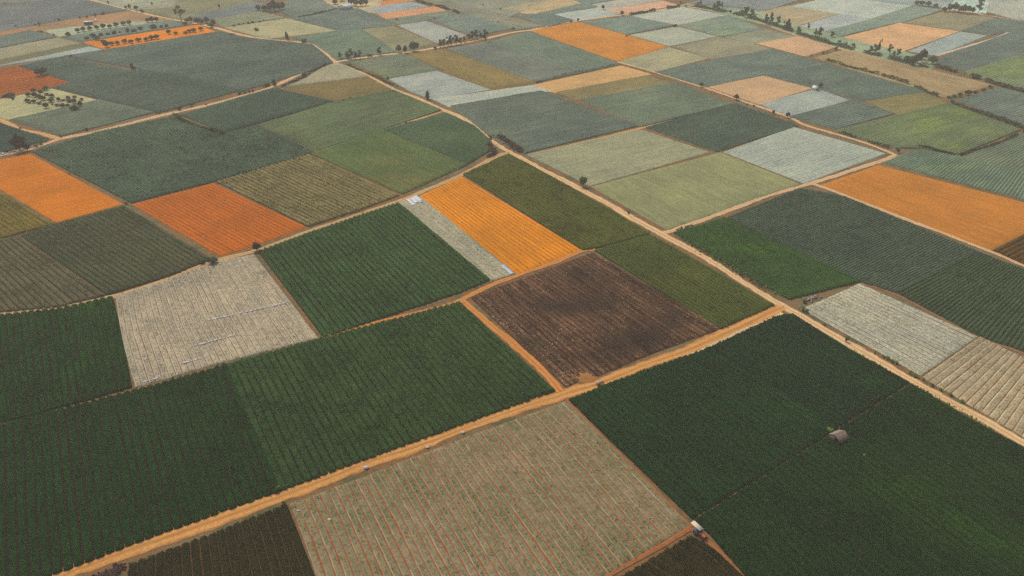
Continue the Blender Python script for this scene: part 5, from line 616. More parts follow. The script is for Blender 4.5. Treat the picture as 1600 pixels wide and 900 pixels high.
TRACKS = [
    ('pale two-rut main track curving through the whole valley of fields', 3.9, [(-641.74, 1006.14), (-490.41, 860.84), (-405.39, 784.64), (-368.18, 755.19), (-337.34, 730.34), (-304.52, 704.38), (-279.83, 689.58), (-245.06, 666.09), (-219.99, 643.99), (-194.96, 627.21), (-175.96, 621.11), (-159.73, 615.12), (-146.05, 601.52), (-133.66, 575.84), (-124.78, 558.64), (-112.95, 545.5), (-96.49, 525.25), (-77.04, 497.87), (-59.38, 477.92), (-41.84, 455.69), (-29.66, 441.82), (-19.6, 421.24), (-12.08, 405.1), (-3.35, 389.95), (9.63, 370.57), (30.12, 342.03), (45.6, 318.81), (59.85, 296.76), (68.0, 285.19), (77.82, 270.11), (86.41, 254.3), (95.17, 238.96), (102.15, 228.52), (111.87, 212.76), (120.82, 198.82), (128.98, 186.1), (135.6, 176.43), (142.55, 165.57), (155.69, 142.58)], (0.68, 0.4447, 0.2173), (0.381, 0.2244, 0.0992), 'dirt_track'),
    ('wide ochre track below the dark green crop', 4.8, [(-117.66, 106.2), (-103.02, 121.06), (-98.46, 123.94), (-91.3, 128.22), (-78.47, 135.07), (-59.15, 145.64), (-47.38, 152.71), (-38.12, 158.48), (-24.9, 165.05), (-7.4, 175.3), (15.47, 187.32), (27.62, 192.95), (42.78, 202.18), (58.75, 210.94), (76.27, 222.56), (87.04, 230.14), (97.06, 236.81)], (0.5783, 0.2786, 0.0787), (0.3454, 0.1663, 0.0507), 'dirt_track'),
    ('pale sandy verge along the wide track near the crossing', 1.3, [(29.29, 190.11), (42.24, 198.48), (58.12, 207.73), (75.61, 219.86), (87.38, 227.31), (94.91, 232.61)], (0.68, 0.4965, 0.282), (0.381, 0.2425, 0.1218), 'footpath'),
    ('narrow tan track curving between crop and orange soil', 3.2, [(-199.85, 228.52), (-179.47, 231.78), (-161.35, 235.96), (-145.24, 243.33), (-131.83, 253.83), (-116.74, 270.11), (-102.41, 279.12), (-86.01, 295.57), (-67.19, 311.61), (-52.06, 324.89), (-41.59, 336.16), (-24.86, 355.85), (-8.19, 380.06), (-1.33, 386.31)], (0.5249, 0.3306, 0.1466), (0.3267, 0.1844, 0.0744), 'dirt_track'),
    ('tan track from the big tree up to the fork', 4.0, [(-278.59, 359.04), (-263.12, 381.83), (-253.78, 389.04), (-243.79, 406.08), (-229.76, 417.11), (-204.76, 444.08), (-181.94, 465.35), (-161.64, 489.72), (-153.05, 503.43), (-145.45, 523.75), (-138.02, 548.73), (-131.11, 558.64), (-125.11, 560.32)], (0.6204, 0.4043, 0.216), (0.3601, 0.2102, 0.0987), 'dirt_track'),
    ('short tan lane behind the big tree', 3.6, [(-327.84, 456.88), (-293.46, 436.24), (-274.4, 421.24), (-259.82, 415.06), (-242.96, 405.1)], (0.5922, 0.3507, 0.1466), (0.3503, 0.1915, 0.0744), 'dirt_track'),
    ('pale track lined with trees running to the far crossroads', 3.6, [(-125.11, 560.32), (-110.51, 570.59), (-93.32, 579.39), (-71.12, 590.28), (-57.68, 599.62), (-34.5, 617.11), (-20.05, 629.27), (0.0, 648.3), (15.62, 657.09), (31.91, 672.99), (54.34, 689.58), (83.32, 706.9), (103.74, 714.56), (131.94, 733.03), (156.17, 752.36), (190.2, 784.64), (260.16, 843.16)], (0.68, 0.4783, 0.2712), (0.381, 0.2362, 0.118), 'dirt_track'),
    ('salmon track along the far tree belt', 2.6, [(156.17, 752.36), (172.66, 735.73), (207.12, 692.0), (214.08, 668.38), (229.95, 627.21), (241.67, 603.43), (253.99, 584.79), (271.27, 558.64), (284.33, 537.56), (302.11, 511.97), (310.74, 502.03)], (0.6348, 0.3823, 0.2083), (0.3652, 0.2026, 0.096), 'dirt_track'),
    ('tan side track bending at the pale silvery field', 3.0, [(75.25, 560.32), (95.99, 535.99), (123.22, 499.25), (143.87, 467.82), (159.74, 442.95), (165.95, 427.56), (178.47, 412.03), (187.96, 400.27), (196.18, 385.41), (194.64, 380.06), (170.86, 363.91), (139.26, 344.27), (117.63, 331.86), (83.06, 307.16), (67.3, 296.16), (63.78, 294.39)], (0.6348, 0.4155, 0.216), (0.3652, 0.2142, 0.0987), 'dirt_track'),
    ('tan footpath through the green fields', 2.0, [(-100.46, 387.21), (-89.03, 401.22), (-71.13, 420.2), (-41.48, 450.99)], (0.5647, 0.3306, 0.1466), (0.3406, 0.1844, 0.0744), 'footpath'),
    ('rust footpath below the slate-green field', 2.2, [(8.24, 382.72), (23.51, 391.8), (71.42, 422.28), (108.42, 446.37), (134.03, 464.13)], (0.6062, 0.3111, 0.1122), (0.3552, 0.1776, 0.0624), 'footpath'),
    ('orange path along the burnt field', 3.2, [(-17.96, 240.25), (-8.85, 227.31), (0.0, 214.23), (10.04, 198.15), (14.76, 188.55)], (0.5783, 0.2318, 0.052), (0.3454, 0.1499, 0.0413), 'dirt_track'),
    ('orange path between blue-green crop and its neighbours', 2.4, [(-63.18, 217.21), (-52.43, 223.34), (-40.07, 229.33), (-22.84, 237.67), (-18.03, 241.56), (-8.08, 251.03), (1.94, 258.61), (17.55, 269.6), (28.26, 278.58), (34.02, 279.66)], (0.5647, 0.2318, 0.059), (0.3406, 0.1499, 0.0437), 'footpath'),
    ('white farm road at the upper frame edge', 2.8, [(308.52, 577.61), (335.55, 597.74), (383.21, 633.41), (413.84, 661.57), (460.15, 677.66)], (0.6062, 0.5249, 0.3932), (0.3552, 0.2525, 0.1607), 'dirt_track'),
    ('pale path along the amber soil', 2.4, [(140.1, 345.03), (145.76, 342.03), (167.71, 310.97), (192.14, 277.5), (198.56, 266.03), (216.71, 240.69)], (0.6494, 0.4155, 0.2083), (0.3703, 0.2142, 0.096), 'footpath'),
    ('red-brown path above the mulched fields', 1.2, [(130.28, 252.89), (139.99, 244.66), (155.66, 217.96), (166.25, 208.08), (184.4, 185.5)], (0.3016, 0.1405, 0.0665), (0.2486, 0.1179, 0.0464), 'footpath'),
    ('red-orange path where the tractor stands', 1.2, [(16.13, 185.5), (25.26, 168.73), (35.3, 151.08), (43.94, 135.07), (48.82, 128.79), (53.16, 121.77), (66.33, 100.24)], (0.3306, 0.1231, 0.0424), (0.2587, 0.1118, 0.0379), 'footpath'),
    ('red-orange path between mulch and brown crop', 1.4, [(44.34, 135.48), (35.18, 129.36), (22.87, 121.59), (-5.38, 102.88)], (0.3406, 0.1231, 0.0395), (0.2622, 0.1118, 0.0369), 'footpath'),
    ('pale lane past the far homestead grove', 3.0, [(376.48, 738.46), (407.68, 722.37), (411.41, 711.99), (420.8, 704.38), (433.35, 687.16), (459.61, 659.32)], (0.6348, 0.4269, 0.2654), (0.3652, 0.2182, 0.116), 'dirt_track'),
]
for i, (label, w, pts, col, side, nm) in enumerate(TRACKS):
    c = smooth_line(pts, 1.5)
    d = np.gradient(c, axis=0); d /= np.hypot(d[:, 0], d[:, 1])[:, None]
    nrm = np.stack([-d[:, 1], d[:, 0]], -1)
    across = np.array([-1, -.8, -.5, -.2, 0, .2, .5, .8, 1.0])
    zz = np.array([.0, .05, .035, .06, .07, .06, .035, .05, .0])
    ln = np.concatenate([[0], np.cumsum(np.hypot(*(c[1:] - c[:-1]).T))])
    jl = 1 + .42 * (vnoise(ln * .45, ln * 0 + i, 5) - .5) + .5 * (vnoise(ln * .06, ln * 0 + i, 6) - .5)
    jr = 1 + .42 * (vnoise(ln * .45, ln * 0 + i, 7) - .5) + .5 * (vnoise(ln * .06, ln * 0 + i, 8) - .5)
    jw = np.where(across[None] < 0, jl[:, None], jr[:, None])
    P = c[:, None] + nrm[:, None] * (across[None, :, None] * (w / 2) * jw[..., None])
    Z = np.repeat(zz[None], len(c), 0) + .05 + i * .004
    verts = np.concatenate([P, Z[..., None]], -1).reshape(-1, 3)
    fld = np.stack([np.repeat(across[None], len(c), 0), np.repeat(ln[:, None], 9, 1), Z * 0], -1).reshape(-1, 3)
    idx = np.arange(len(c) * 9).reshape(-1, 9)
    q = np.stack([idx[:-1, :-1], idx[:-1, 1:], idx[1:, 1:], idx[1:, :-1]], -1).reshape(-1, 4)
    o = mesh_obj(nm, verts, [q], track_mat(nm, col, side), attrs={'fld': fld})
    tag(o, label, 'track' if nm == 'dirt_track' else 'path', kind='structure')

# ------------------------------------------------------------------ trees
TINT = {
    'dark': ((0.015, 0.0275, 0.015), (0.0607, 0.0945, 0.0432)), 'dark2': ((0.025, 0.04, 0.025), (0.081, 0.115, 0.0607)),
    'darkest': ((0.01, 0.0175, 0.01), (0.054, 0.0743, 0.0351)), 'hazy_navy': ((.04, .058, .052), (.105, .135, .11)),  # last tint: far trees, lightened so the colour carries haze
    'grey': ((.06, .085, .065), (.15, .185, .135)), 'scrub': ((.05, .065, .038), (.15, .17, .10)), 'lime2': ((.04, .08, .018), (.11, .19, .045)), 'olive': ((0.035, 0.0425, 0.0225), (0.101, 0.108, 0.054)),  # first tint: far trees as well, haze lightening put into the colour
    'green': ((0.06, 0.12, 0.02), (0.17, 0.28, 0.055)), 'green2': ((0.0375, 0.0625, 0.0225), (0.108, 0.155, 0.054)),
    'freshgreen': ((0.0312, 0.0875, 0.0275), (0.115, 0.23, 0.0743)), 'lime': ((0.075, 0.15, 0.01), (0.216, 0.351, 0.0405)),
    'cream': ((0.275, 0.237, 0.125), (0.567, 0.499, 0.27)), 'brown': ((0.0625, 0.0375, 0.0225), (0.189, 0.121, 0.0743)),
    'greybrown': ((0.0438, 0.0438, 0.035), (0.121, 0.115, 0.081))}
LEAF = {k: leaf_mat('leaves_' + k, *v) for k, v in TINT.items()}
BARK = plain('bark', (.09, .07, .05), .9, .1, .3, 4)

def leaf_cards(centers, radii, n, size, seed, flat=.8, shell=.55):
    """n leaf clumps through lobes (centers, radii); returns verts, quads, leaf attr"""
    r = np.random.default_rng(seed)
    k = len(centers)
    vol = np.array([a[0] * a[1] * a[2] for a in radii]) ** .7
    pick = r.choice(k, n, p=vol / vol.sum())
    d = r.normal(size=(n, 3)); d /= np.linalg.norm(d, axis=1)[:, None]
    rad = shell + (1.05 - shell) * r.random(n) ** .6
    C = np.array(centers)[pick] + d * rad[:, None] * np.array(radii)[pick]
    nrm = d * .9 + r.normal(size=(n, 3)) * .7 + np.array([0, 0, .35]); nrm /= np.linalg.norm(nrm, axis=1)[:, None]
    t = np.cross(nrm, r.normal(size=(n, 3))); t /= np.linalg.norm(t, axis=1)[:, None]
    b = np.cross(nrm, t)
    s = size * r.uniform(.55, 1.35, n)[:, None]
    q = np.stack([C - t * s - b * s * flat, C + t * s * .7 - b * s * flat * .6, C + t * s + b * s * flat, C - t * s * .6 + b * s * flat * .8], 1)
    rnd = np.clip(r.random(n) * .55 + .45 * (d[:, 2] * .5 + .5) * 0 + .45 * r.random(n), 0, 1)
    clump = r.random(k)[pick]
    rnd = np.clip(rnd * .6 + clump * .4, 0, 1)
    leaf = np.stack([np.repeat(rnd, 4), np.ones(n * 4), np.zeros(n * 4)], -1)
    return q.reshape(-1, 3), np.arange(n * 4).reshape(-1, 4), leaf

def limb(p0, p1, r0, r1, n=6, bend=0.0, seed=0):
    r = np.random.default_rng(seed)
    p0, p1 = np.array(p0, float), np.array(p1, float)
    k = 4
    ts = np.linspace(0, 1, k)
    off = r.normal(size=3) * bend
    ring = []
    d = (p1 - p0) / np.linalg.norm(p1 - p0)
    u = np.cross(d, [0.3, .9, .1]); u /= np.linalg.norm(u); w = np.cross(d, u)
    for t in ts:
        c = p0 + (p1 - p0) * t + off * math.sin(math.pi * t)
        rr = r0 + (r1 - r0) * t
        for j in range(n):
            a = 2 * math.pi * j / n
            ring.append(c + (u * math.cos(a) + w * math.sin(a)) * rr)
    f = [[i * n + j, i * n + (j + 1) % n, (i + 1) * n + (j + 1) % n, (i + 1) * n + j] for i in range(k - 1) for j in range(n)]
    return np.array(ring), np.array(f)

def merge(parts):
    vs, fs, m = [], [], 0
    for v, f in parts:
        vs.append(v); fs.append(f + m); m += len(v)
    return np.concatenate(vs), np.concatenate(fs)

PROTO = {}
def prototypes():
    for kind in ('dome', 'tall', 'column', 'sparse', 'layered', 'shrub'):
        PROTO[kind] = []
        for v in range(4):
            r = np.random.default_rng(100 + v * 7 + len(kind) * 13)
            C, R = [], []
            n, size = 520, .062
            th = .3
            if kind == 'dome':
                n, size, th = 620, .062, .22
                C.append((0, 0, .55)); R.append((.36, .36, .3))
                for k in range(7):
                    a = k / 7 * 6.283 + r.random(); q = r.uniform(.2, .32)
                    C.append((math.cos(a) * q, math.sin(a) * q, r.uniform(.42, .72))); R.append((r.uniform(.13, .22),) * 2 + (r.uniform(.12, .2),))
                C.append((r.uniform(-.1, .1), r.uniform(-.1, .1), .78)); R.append((.2, .2, .18))
            elif kind == 'tall':
                n, size, th = 520, .055, .3
                for k in range(8):
                    z = .32 + .6 * k / 7; q = .3 * (1 - abs(z - .58)) * r.uniform(.4, 1.1); a = r.random() * 6.283
                    C.append((math.cos(a) * q, math.sin(a) * q, z)); R.append((r.uniform(.12, .24),) * 2 + (r.uniform(.08, .14),))
            elif kind == 'column':
                n, size, th = 480, .055, .18
                for k in range(7):
                    z = .22 + .7 * k / 6; w = .34 * (1 - (z - .2) * .85) + .05
                    C.append((r.uniform(-.08, .08), r.uniform(-.08, .08), z)); R.append((w, w * r.uniform(.7, 1), .13))
            elif kind == 'sparse':
                n, size, th = 260, .05, .4
                for k in range(9):
                    a = r.random() * 6.283; q = r.uniform(.1, .42)
                    C.append((math.cos(a) * q, math.sin(a) * q, r.uniform(.55, .92))); R.append((r.uniform(.08, .16),) * 2 + (r.uniform(.06, .1),))
            elif kind == 'layered':
                n, size, th = 460, .055, .3
                for k in range(6):
                    z = .3 + .62 * k / 5
                    for s_ in (0, 1, 2):
                        a = r.random() * 6.283; q = (.32 - .1 * abs(z - .6)) * r.uniform(.3, 1)
                        C.append((math.cos(a) * q, math.sin(a) * q, z + r.uniform(-.03, .03))); R.append((.19, .19, .045))
            else:
                n, size, th = 300, .085, .1
                for k in range(6):
                    a = r.random() * 6.283; q = r.uniform(.05, .3)
                    C.append((math.cos(a) * q, math.sin(a) * q, r.uniform(.3, .7))); R.append((r.uniform(.18, .28),) * 2 + (r.uniform(.2, .3),))
            lv, lf_, la = leaf_cards(C, R, n, size, 11 + v)
            lv[:, 2] = np.maximum(lv[:, 2], .02)
            me_o = mesh_obj('crown', lv, [lf_], LEAF['dark'], attrs={'leaf': la})
            parts = [limb((0, 0, -.02), (r.uniform(-.03, .03), r.uniform(-.03, .03), th + .15), .035, .022, 7, .01, v)]
            for k in range(4 if kind != 'shrub' else 3):
                c = C[(k * 2 + 1) % len(C)]
                parts.append(limb((0, 0, th * .8), (c[0] * .8, c[1] * .8, c[2]), .02, .007, 5, .02, v + k))
            tv, tf = merge(parts)
            tr_o = mesh_obj('trunk', tv, [tf], BARK, smooth=True)
            PROTO[kind].append((me_o, tr_o))
prototypes()

used = set()
def place_tree(k, name, label, cat, group, kind, tint, x, y, h, w, crown_ratio=1.0):
    cr0, tr0 = PROTO[kind][k % 4]
    root = empty(name, (x, y, 0), random.random() * 6.283)
    sx = max(.3, w)
    root.scale = (sx, sx * random.uniform(.9, 1.1), h)
    cr = cr0.copy(); tr = tr0.copy()
    for o in (tr, cr):
        COL.objects.link(o); o.parent = root
    cr.name = 'crown'; tr.name = 'trunk'
    cr.material_slots[0].link = 'OBJECT'
    cr.material_slots[0].material = LEAF[tint]
    tag(root, label, cat, group)
    return root

TREES = [
    ('dome_tree', 'dome trees along the pale orchard ground', 'dome', 'dark', [(-350.4, 635.5, 3.78, 4.87, 'first from the left in the upper row of dark dome trees by the open shed'), (-348.9, 648.3, 3.85, 4.96, 'second from the left in the upper row of dark dome trees by the open shed'), (-345.8, 651.6, 4.4, 4.98, 'third from the left in the upper row of dark dome trees by the open shed'), (-342.1, 654.9, 3.89, 5.0, 'fourth from the left in the upper row of dark dome trees by the open shed'), (-338.4, 659.3, 3.91, 5.03, 'fifth from the left in the upper row of dark dome trees by the open shed'), (-334.2, 661.6, 4.42, 5.61, 'sixth from the left in the upper row of dark dome trees by the open shed'), (-330.0, 663.8, 3.44, 4.5, 'seventh from the left in the upper row of dark dome trees by the open shed'), (-326.7, 668.4, 3.96, 5.1, 'eighth from the left in the upper row of dark dome trees by the open shed'), (-323.3, 674.2, 3.45, 5.13, 'ninth from the left in the upper row of dark dome trees by the open shed'), (-319.0, 675.3, 4.0, 5.14, 'tenth from the left in the upper row of dark dome trees by the open shed'), (-307.3, 684.8, 4.09, 4.63, 'eleventh from the left in the upper row of dark dome trees by the open shed'), (-303.5, 684.8, 5.11, 5.78, 'twelfth from the left in the upper row of dark dome trees by the open shed'), (-300.6, 687.2, 4.1, 4.64, 'thirteenth from the left in the upper row of dark dome trees by the open shed')]),
    ('dome_tree', 'dome trees along the green orchard strip', 'dome', 'dark2', [(-331.0, 625.2, 2.74, 4.27, 'first from the left in the middle row of dome trees above orange orchard soil'), (-328.8, 631.3, 3.72, 5.38, 'second from the left in the middle row of dome trees above orange orchard soil'), (-322.1, 623.1, 3.67, 5.32, 'third from the left in the middle row of dome trees above orange orchard soil'), (-324.6, 635.5, 2.78, 4.33, 'fourth from the left in the middle row of dome trees above orange orchard soil'), (-320.9, 639.7, 2.28, 4.36, 'fifth from the left in the middle row of dome trees above orange orchard soil'), (-316.8, 641.8, 3.33, 4.37, 'sixth from the left in the middle row of dome trees above orange orchard soil'), (-314.0, 646.1, 1.94, 2.2, 'seventh from the left in the middle row of dome trees above orange orchard soil'), (-308.8, 648.3, 3.93, 3.86, 'eighth from the left in the middle row of dome trees above orange orchard soil'), (-304.1, 649.4, 2.8, 4.97, 'ninth from the left in the middle row of dome trees above orange orchard soil'), (-301.6, 656.0, 3.4, 4.45, 'tenth from the left in the middle row of dome trees above orange orchard soil'), (-293.4, 661.6, 3.8, 6.73, 'eleventh from the left in the middle row of dome trees above orange orchard soil'), (-287.9, 663.8, 2.4, 3.94, 'twelfth from the left in the middle row of dome trees above orange orchard soil'), (-284.1, 666.1, 2.95, 3.95, 'thirteenth from the left in the middle row of dome trees above orange orchard soil'), (-272.6, 675.3, 2.91, 5.14, 'fourteenth from the left in the middle row of dome trees above orange orchard soil')]),
    ('dome_tree', 'dome trees along the lower edge of the orange orchard', 'dome', 'dark', [(-314.9, 617.1, 2.2, 4.22, 'first from the left of the dome trees along the lower edge of orange orchard soil'), (-305.1, 601.5, 5.46, 6.19, 'second from the left of the dome trees along the lower edge of orange orchard soil'), (-303.8, 607.3, 3.13, 4.68, 'third from the left of the dome trees along the lower edge of orange orchard soil'), (-300.2, 609.2, 3.14, 4.7, 'fourth from the left of the dome trees along the lower edge of orange orchard soil'), (-296.5, 613.1, 3.66, 4.72, 'fifth from the left of the dome trees along the lower edge of orange orchard soil'), (-291.6, 613.1, 3.15, 4.72, 'sixth from the left of the dome trees along the lower edge of orange orchard soil'), (-288.2, 619.1, 3.14, 5.29, 'seventh from the left of the dome trees along the lower edge of orange orchard soil'), (-283.0, 621.1, 3.19, 4.78, 'eighth from the left of the dome trees along the lower edge of orange orchard soil'), (-280.6, 625.2, 3.68, 5.34, 'ninth from the left of the dome trees along the lower edge of orange orchard soil'), (-277.4, 627.2, 3.74, 4.82, 'tenth from the left of the dome trees along the lower edge of orange orchard soil'), (-273.8, 642.9, 3.86, 4.38, 'eleventh from the left of the dome trees along the lower edge of orange orchard soil'), (-267.4, 640.8, 2.85, 3.82, 'twelfth from the left of the dome trees along the lower edge of orange orchard soil'), (-260.9, 644.0, 2.33, 3.84, 'thirteenth from the left of the dome trees along the lower edge of orange orchard soil'), (-259.4, 648.3, 2.84, 4.41, 'fourteenth from the left of the dome trees along the lower edge of orange orchard soil'), (-256.5, 650.5, 3.29, 5.53, 'fifteenth from the left of the dome trees along the lower edge of orange orchard soil'), (-252.3, 654.9, 3.4, 4.45, 'sixteenth from the left of the dome trees along the lower edge of orange orchard soil')]),
    ('orchard_tree', 'scattered orchard trees on the dry beige field', 'dome', 'olive', [(-314.6, 480.5, 1.56, 5.11, 'first from the left of the small trees scattered over the dry beige field'), (-310.3, 479.2, 3.13, 5.95, 'second from the left of the small trees scattered over the dry beige field'), (-306.5, 474.1, 1.43, 2.11, 'third from the left of the small trees scattered over the dry beige field'), (-295.0, 469.1, 2.47, 3.76, 'fourth from the left of the small trees scattered over the dry beige field'), (-300.2, 480.5, 2.94, 3.83, 'fifth from the left of the small trees scattered over the dry beige field'), (-292.5, 466.6, 1.41, 2.08, 'sixth from the left of the small trees scattered over the dry beige field'), (-301.9, 489.7, 2.57, 3.9, 'seventh from the left of the small trees scattered over the dry beige field'), (-290.3, 467.8, 2.47, 3.75, 'eighth from the left of the small trees scattered over the dry beige field'), (-295.6, 479.2, 3.31, 4.25, 'ninth from the left of the small trees scattered over the dry beige field'), (-291.9, 476.6, 2.92, 3.81, 'tenth from the left of the small trees scattered over the dry beige field'), (-285.7, 465.4, 1.68, 3.32, 'eleventh from the left of the small trees scattered over the dry beige field'), (-296.7, 488.4, 2.1, 4.32, 'twelfth from the left of the small trees scattered over the dry beige field'), (-287.2, 472.8, 3.27, 4.2, 'thirteenth from the left of the small trees scattered over the dry beige field'), (-296.4, 493.8, 2.97, 4.36, 'fourteenth from the left of the small trees scattered over the dry beige field'), (-277.9, 458.1, 3.54, 4.5, 'fifteenth from the left of the small trees scattered over the dry beige field'), (-290.4, 483.1, 1.74, 3.42, 'sixteenth from the left of the small trees scattered over the dry beige field'), (-280.6, 469.1, 2.84, 4.17, 'seventeenth from the left of the small trees scattered over the dry beige field'), (-285.3, 479.2, 2.48, 4.25, 'eighteenth from the left of the small trees scattered over the dry beige field'), (-277.3, 464.1, 1.04, 1.65, 'nineteenth from the left of the small trees scattered over the dry beige field'), (-273.4, 461.7, 1.67, 3.29, 'twentieth from the left of the small trees scattered over the dry beige field'), (-277.1, 471.6, 2.57, 2.93, 'twenty-first from the left of the small trees scattered over the dry beige field'), (-268.8, 459.3, 2.74, 4.51, 'twenty-second from the left of the small trees scattered over the dry beige field'), (-274.4, 471.6, 1.29, 3.35, 'twenty-third from the left of the small trees scattered over the dry beige field'), (-266.3, 460.5, 2.07, 3.29, 'twenty-fourth from the left of the small trees scattered over the dry beige field'), (-273.1, 475.4, 2.13, 3.38, 'twenty-fifth from the left of the small trees scattered over the dry beige field'), (-269.7, 469.1, 2.06, 3.76, 'twenty-sixth from the left of the small trees scattered over the dry beige field'), (-265.4, 466.6, 3.19, 4.57, 'twenty-seventh from the left of the small trees scattered over the dry beige field'), (-270.4, 477.9, 1.73, 3.39, 'twenty-eighth from the left of the small trees scattered over the dry beige field'), (-258.7, 453.3, 3.42, 5.27, 'twenty-ninth from the left of the small trees scattered over the dry beige field'), (-258.6, 460.5, 4.09, 3.29, 'thirtieth from the left of the small trees scattered over the dry beige field'), (-263.6, 472.8, 1.75, 2.94, 'thirty-first from the left of the small trees scattered over the dry beige field')]),
    ('scrub_tree', 'small scrubby trees on the orange bank', 'shrub', 'olive', [(-408.4, 666.1, 1.99, 2.1, 'first from the left of the little scrubby trees on the orange bank'), (-396.2, 673.0, 1.47, 2.12, 'second from the left of the little scrubby trees on the orange bank'), (-392.5, 673.0, 3.06, 2.65, 'third from the left of the little scrubby trees on the orange bank'), (-362.6, 637.6, 1.92, 2.02, 'fourth from the left of the little scrubby trees on the orange bank'), (-384.7, 689.6, 2.57, 2.71, 'fifth from the left of the little scrubby trees on the orange bank'), (-371.4, 699.4, 2.04, 2.74, 'sixth from the left of the little scrubby trees on the orange bank'), (-366.5, 701.9, 2.05, 2.75, 'seventh from the left of the little scrubby trees on the orange bank'), (-361.6, 706.9, 3.2, 2.77, 'eighth from the left of the little scrubby trees on the orange bank'), (-358.3, 714.6, 2.62, 3.36, 'ninth from the left of the little scrubby trees on the orange bank')]),
    ('grove_tree', 'roadside grove below the rough brownish land', 'dome', 'dark2', [(-274.3, 684.8, 3.58, 4.05, 'first from the left of the grove beside the track under the sparse tree'), (-271.1, 684.8, 5.2, 4.63, 'second from the left of the grove beside the track under the sparse tree'), (-263.5, 680.0, 5.04, 6.32, 'third from the left of the grove beside the track under the sparse tree'), (-259.5, 677.7, 4.6, 4.58, 'fourth from the left of the grove beside the track under the sparse tree'), (-256.8, 682.4, 5.18, 4.61, 'fifth from the left of the grove beside the track under the sparse tree'), (-247.7, 666.1, 3.37, 5.64, 'sixth from the left of the grove beside the track under the sparse tree'), (-247.8, 673.0, 5.08, 5.13, 'seventh from the left of the grove beside the track under the sparse tree')]),
    ('roadside_tree', 'small trees along the far left track', 'dome', 'dark2', [(-374.2, 760.9, 2.86, 2.54, 'first from the left of the small trees along the far left track'), (-348.2, 738.5, 3.33, 3.09, 'second from the left of the small trees along the far left track'), (-344.7, 738.5, 4.47, 3.71, 'third from the left of the small trees along the far left track'), (-336.7, 733.0, 4.4, 4.3, 'fourth from the left of the small trees along the far left track'), (-327.3, 722.4, 3.18, 4.24, 'fifth from the left of the small trees along the far left track'), (-331.1, 755.2, 2.84, 2.52, 'sixth from the left of the small trees along the far left track'), (-264.8, 741.2, 3.97, 2.48, 'seventh from the left of the small trees along the far left track')]),
    ('grove_tree', 'dark grove far behind the light green field', 'dome', 'hazy_navy', [(-226.4, 730.3, 5.47, 5.51, 'first from the left in the dark grove behind the light green field'), (-221.3, 730.3, 5.43, 6.12, 'second from the left in the dark grove behind the light green field'), (-216.0, 727.7, 7.74, 6.1, 'third from the left in the dark grove behind the light green field'), (-211.4, 727.7, 10.6, 6.71, 'fourth from the left in the dark grove behind the light green field'), (-207.6, 730.3, 7.76, 6.12, 'fifth from the left in the dark grove behind the light green field'), (-206.0, 735.7, 7.31, 4.93, 'sixth from the left in the dark grove behind the light green field')]),
    ('grove_tree', 'trees around the far farmhouse', 'dome', 'hazy_navy', [(-163.1, 758.0, 5.05, 5.7, 'first from the left of the dark trees around the white-roofed farmhouse'), (-159.9, 772.6, 4.49, 6.44, 'second from the left of the dark trees around the white-roofed farmhouse'), (-147.4, 752.4, 7.89, 7.55, 'third from the left of the dark trees around the white-roofed farmhouse'), (-142.2, 749.5, 7.31, 6.89, 'fourth from the left of the dark trees around the white-roofed farmhouse'), (-138.1, 749.5, 6.75, 6.27, 'fifth from the left of the dark trees around the white-roofed farmhouse'), (-133.9, 752.4, 6.82, 5.66, 'sixth from the left of the dark trees around the white-roofed farmhouse')]),
    ('roadside_tree', 'trees on the track right of the fork', 'tall', 'hazy_navy', [(-123.1, 568.9, 4.89, 3.86, 'first from the left of the dark trees beside the track fork'), (-118.0, 568.9, 4.8, 4.82, 'second from the left of the dark trees beside the track fork'), (-115.7, 568.9, 7.22, 4.34, 'third from the left of the dark trees beside the track fork'), (-112.2, 567.1, 5.74, 4.81, 'fourth from the left of the dark trees beside the track fork'), (-108.8, 568.9, 6.35, 3.38, 'fifth from the left of the dark trees beside the track fork'), (-96.6, 579.4, 5.36, 4.9, 'sixth from the left of the dark trees beside the track fork')]),
    ('roadside_tree', 'trees in front of the olive-brown field', 'dome', 'hazy_navy', [(-83.5, 586.6, 5.91, 5.05, 'first from the left of three roadside trees below the olive-brown field'), (-78.5, 584.8, 5.97, 4.03, 'second from the left of three roadside trees below the olive-brown field'), (-72.5, 590.3, 7.56, 9.14, 'third from the left of three roadside trees below the olive-brown field')]),
    ('roadside_tree', 'long grove on the tree-lined track', 'tall', 'hazy_navy', [(-54.0, 601.5, 5.62, 4.05, 'first from the left in the long grove along the tree-lined track'), (-51.7, 603.4, 5.64, 4.06, 'second from the left in the long grove along the tree-lined track'), (-48.5, 605.4, 7.03, 5.6, 'third from the left in the long grove along the tree-lined track'), (-45.7, 607.3, 7.55, 5.61, 'fourth from the left in the long grove along the tree-lined track'), (-42.4, 609.2, 7.15, 4.61, 'fifth from the left in the long grove along the tree-lined track'), (-39.0, 609.2, 5.23, 3.58, 'sixth from the left in the long grove along the tree-lined track'), (-37.0, 617.1, 4.78, 3.62, 'seventh from the left in the long grove along the tree-lined track'), (-33.8, 623.1, 5.29, 4.18, 'eighth from the left in the long grove along the tree-lined track'), (-30.9, 625.2, 6.29, 4.71, 'ninth from the left in the long grove along the tree-lined track'), (-28.0, 627.2, 6.82, 4.72, 'tenth from the left in the long grove along the tree-lined track'), (-24.5, 627.2, 5.79, 4.72, 'eleventh from the left in the long grove along the tree-lined track'), (-20.3, 619.1, 9.2, 5.71, 'twelfth from the left in the long grove along the tree-lined track')]),
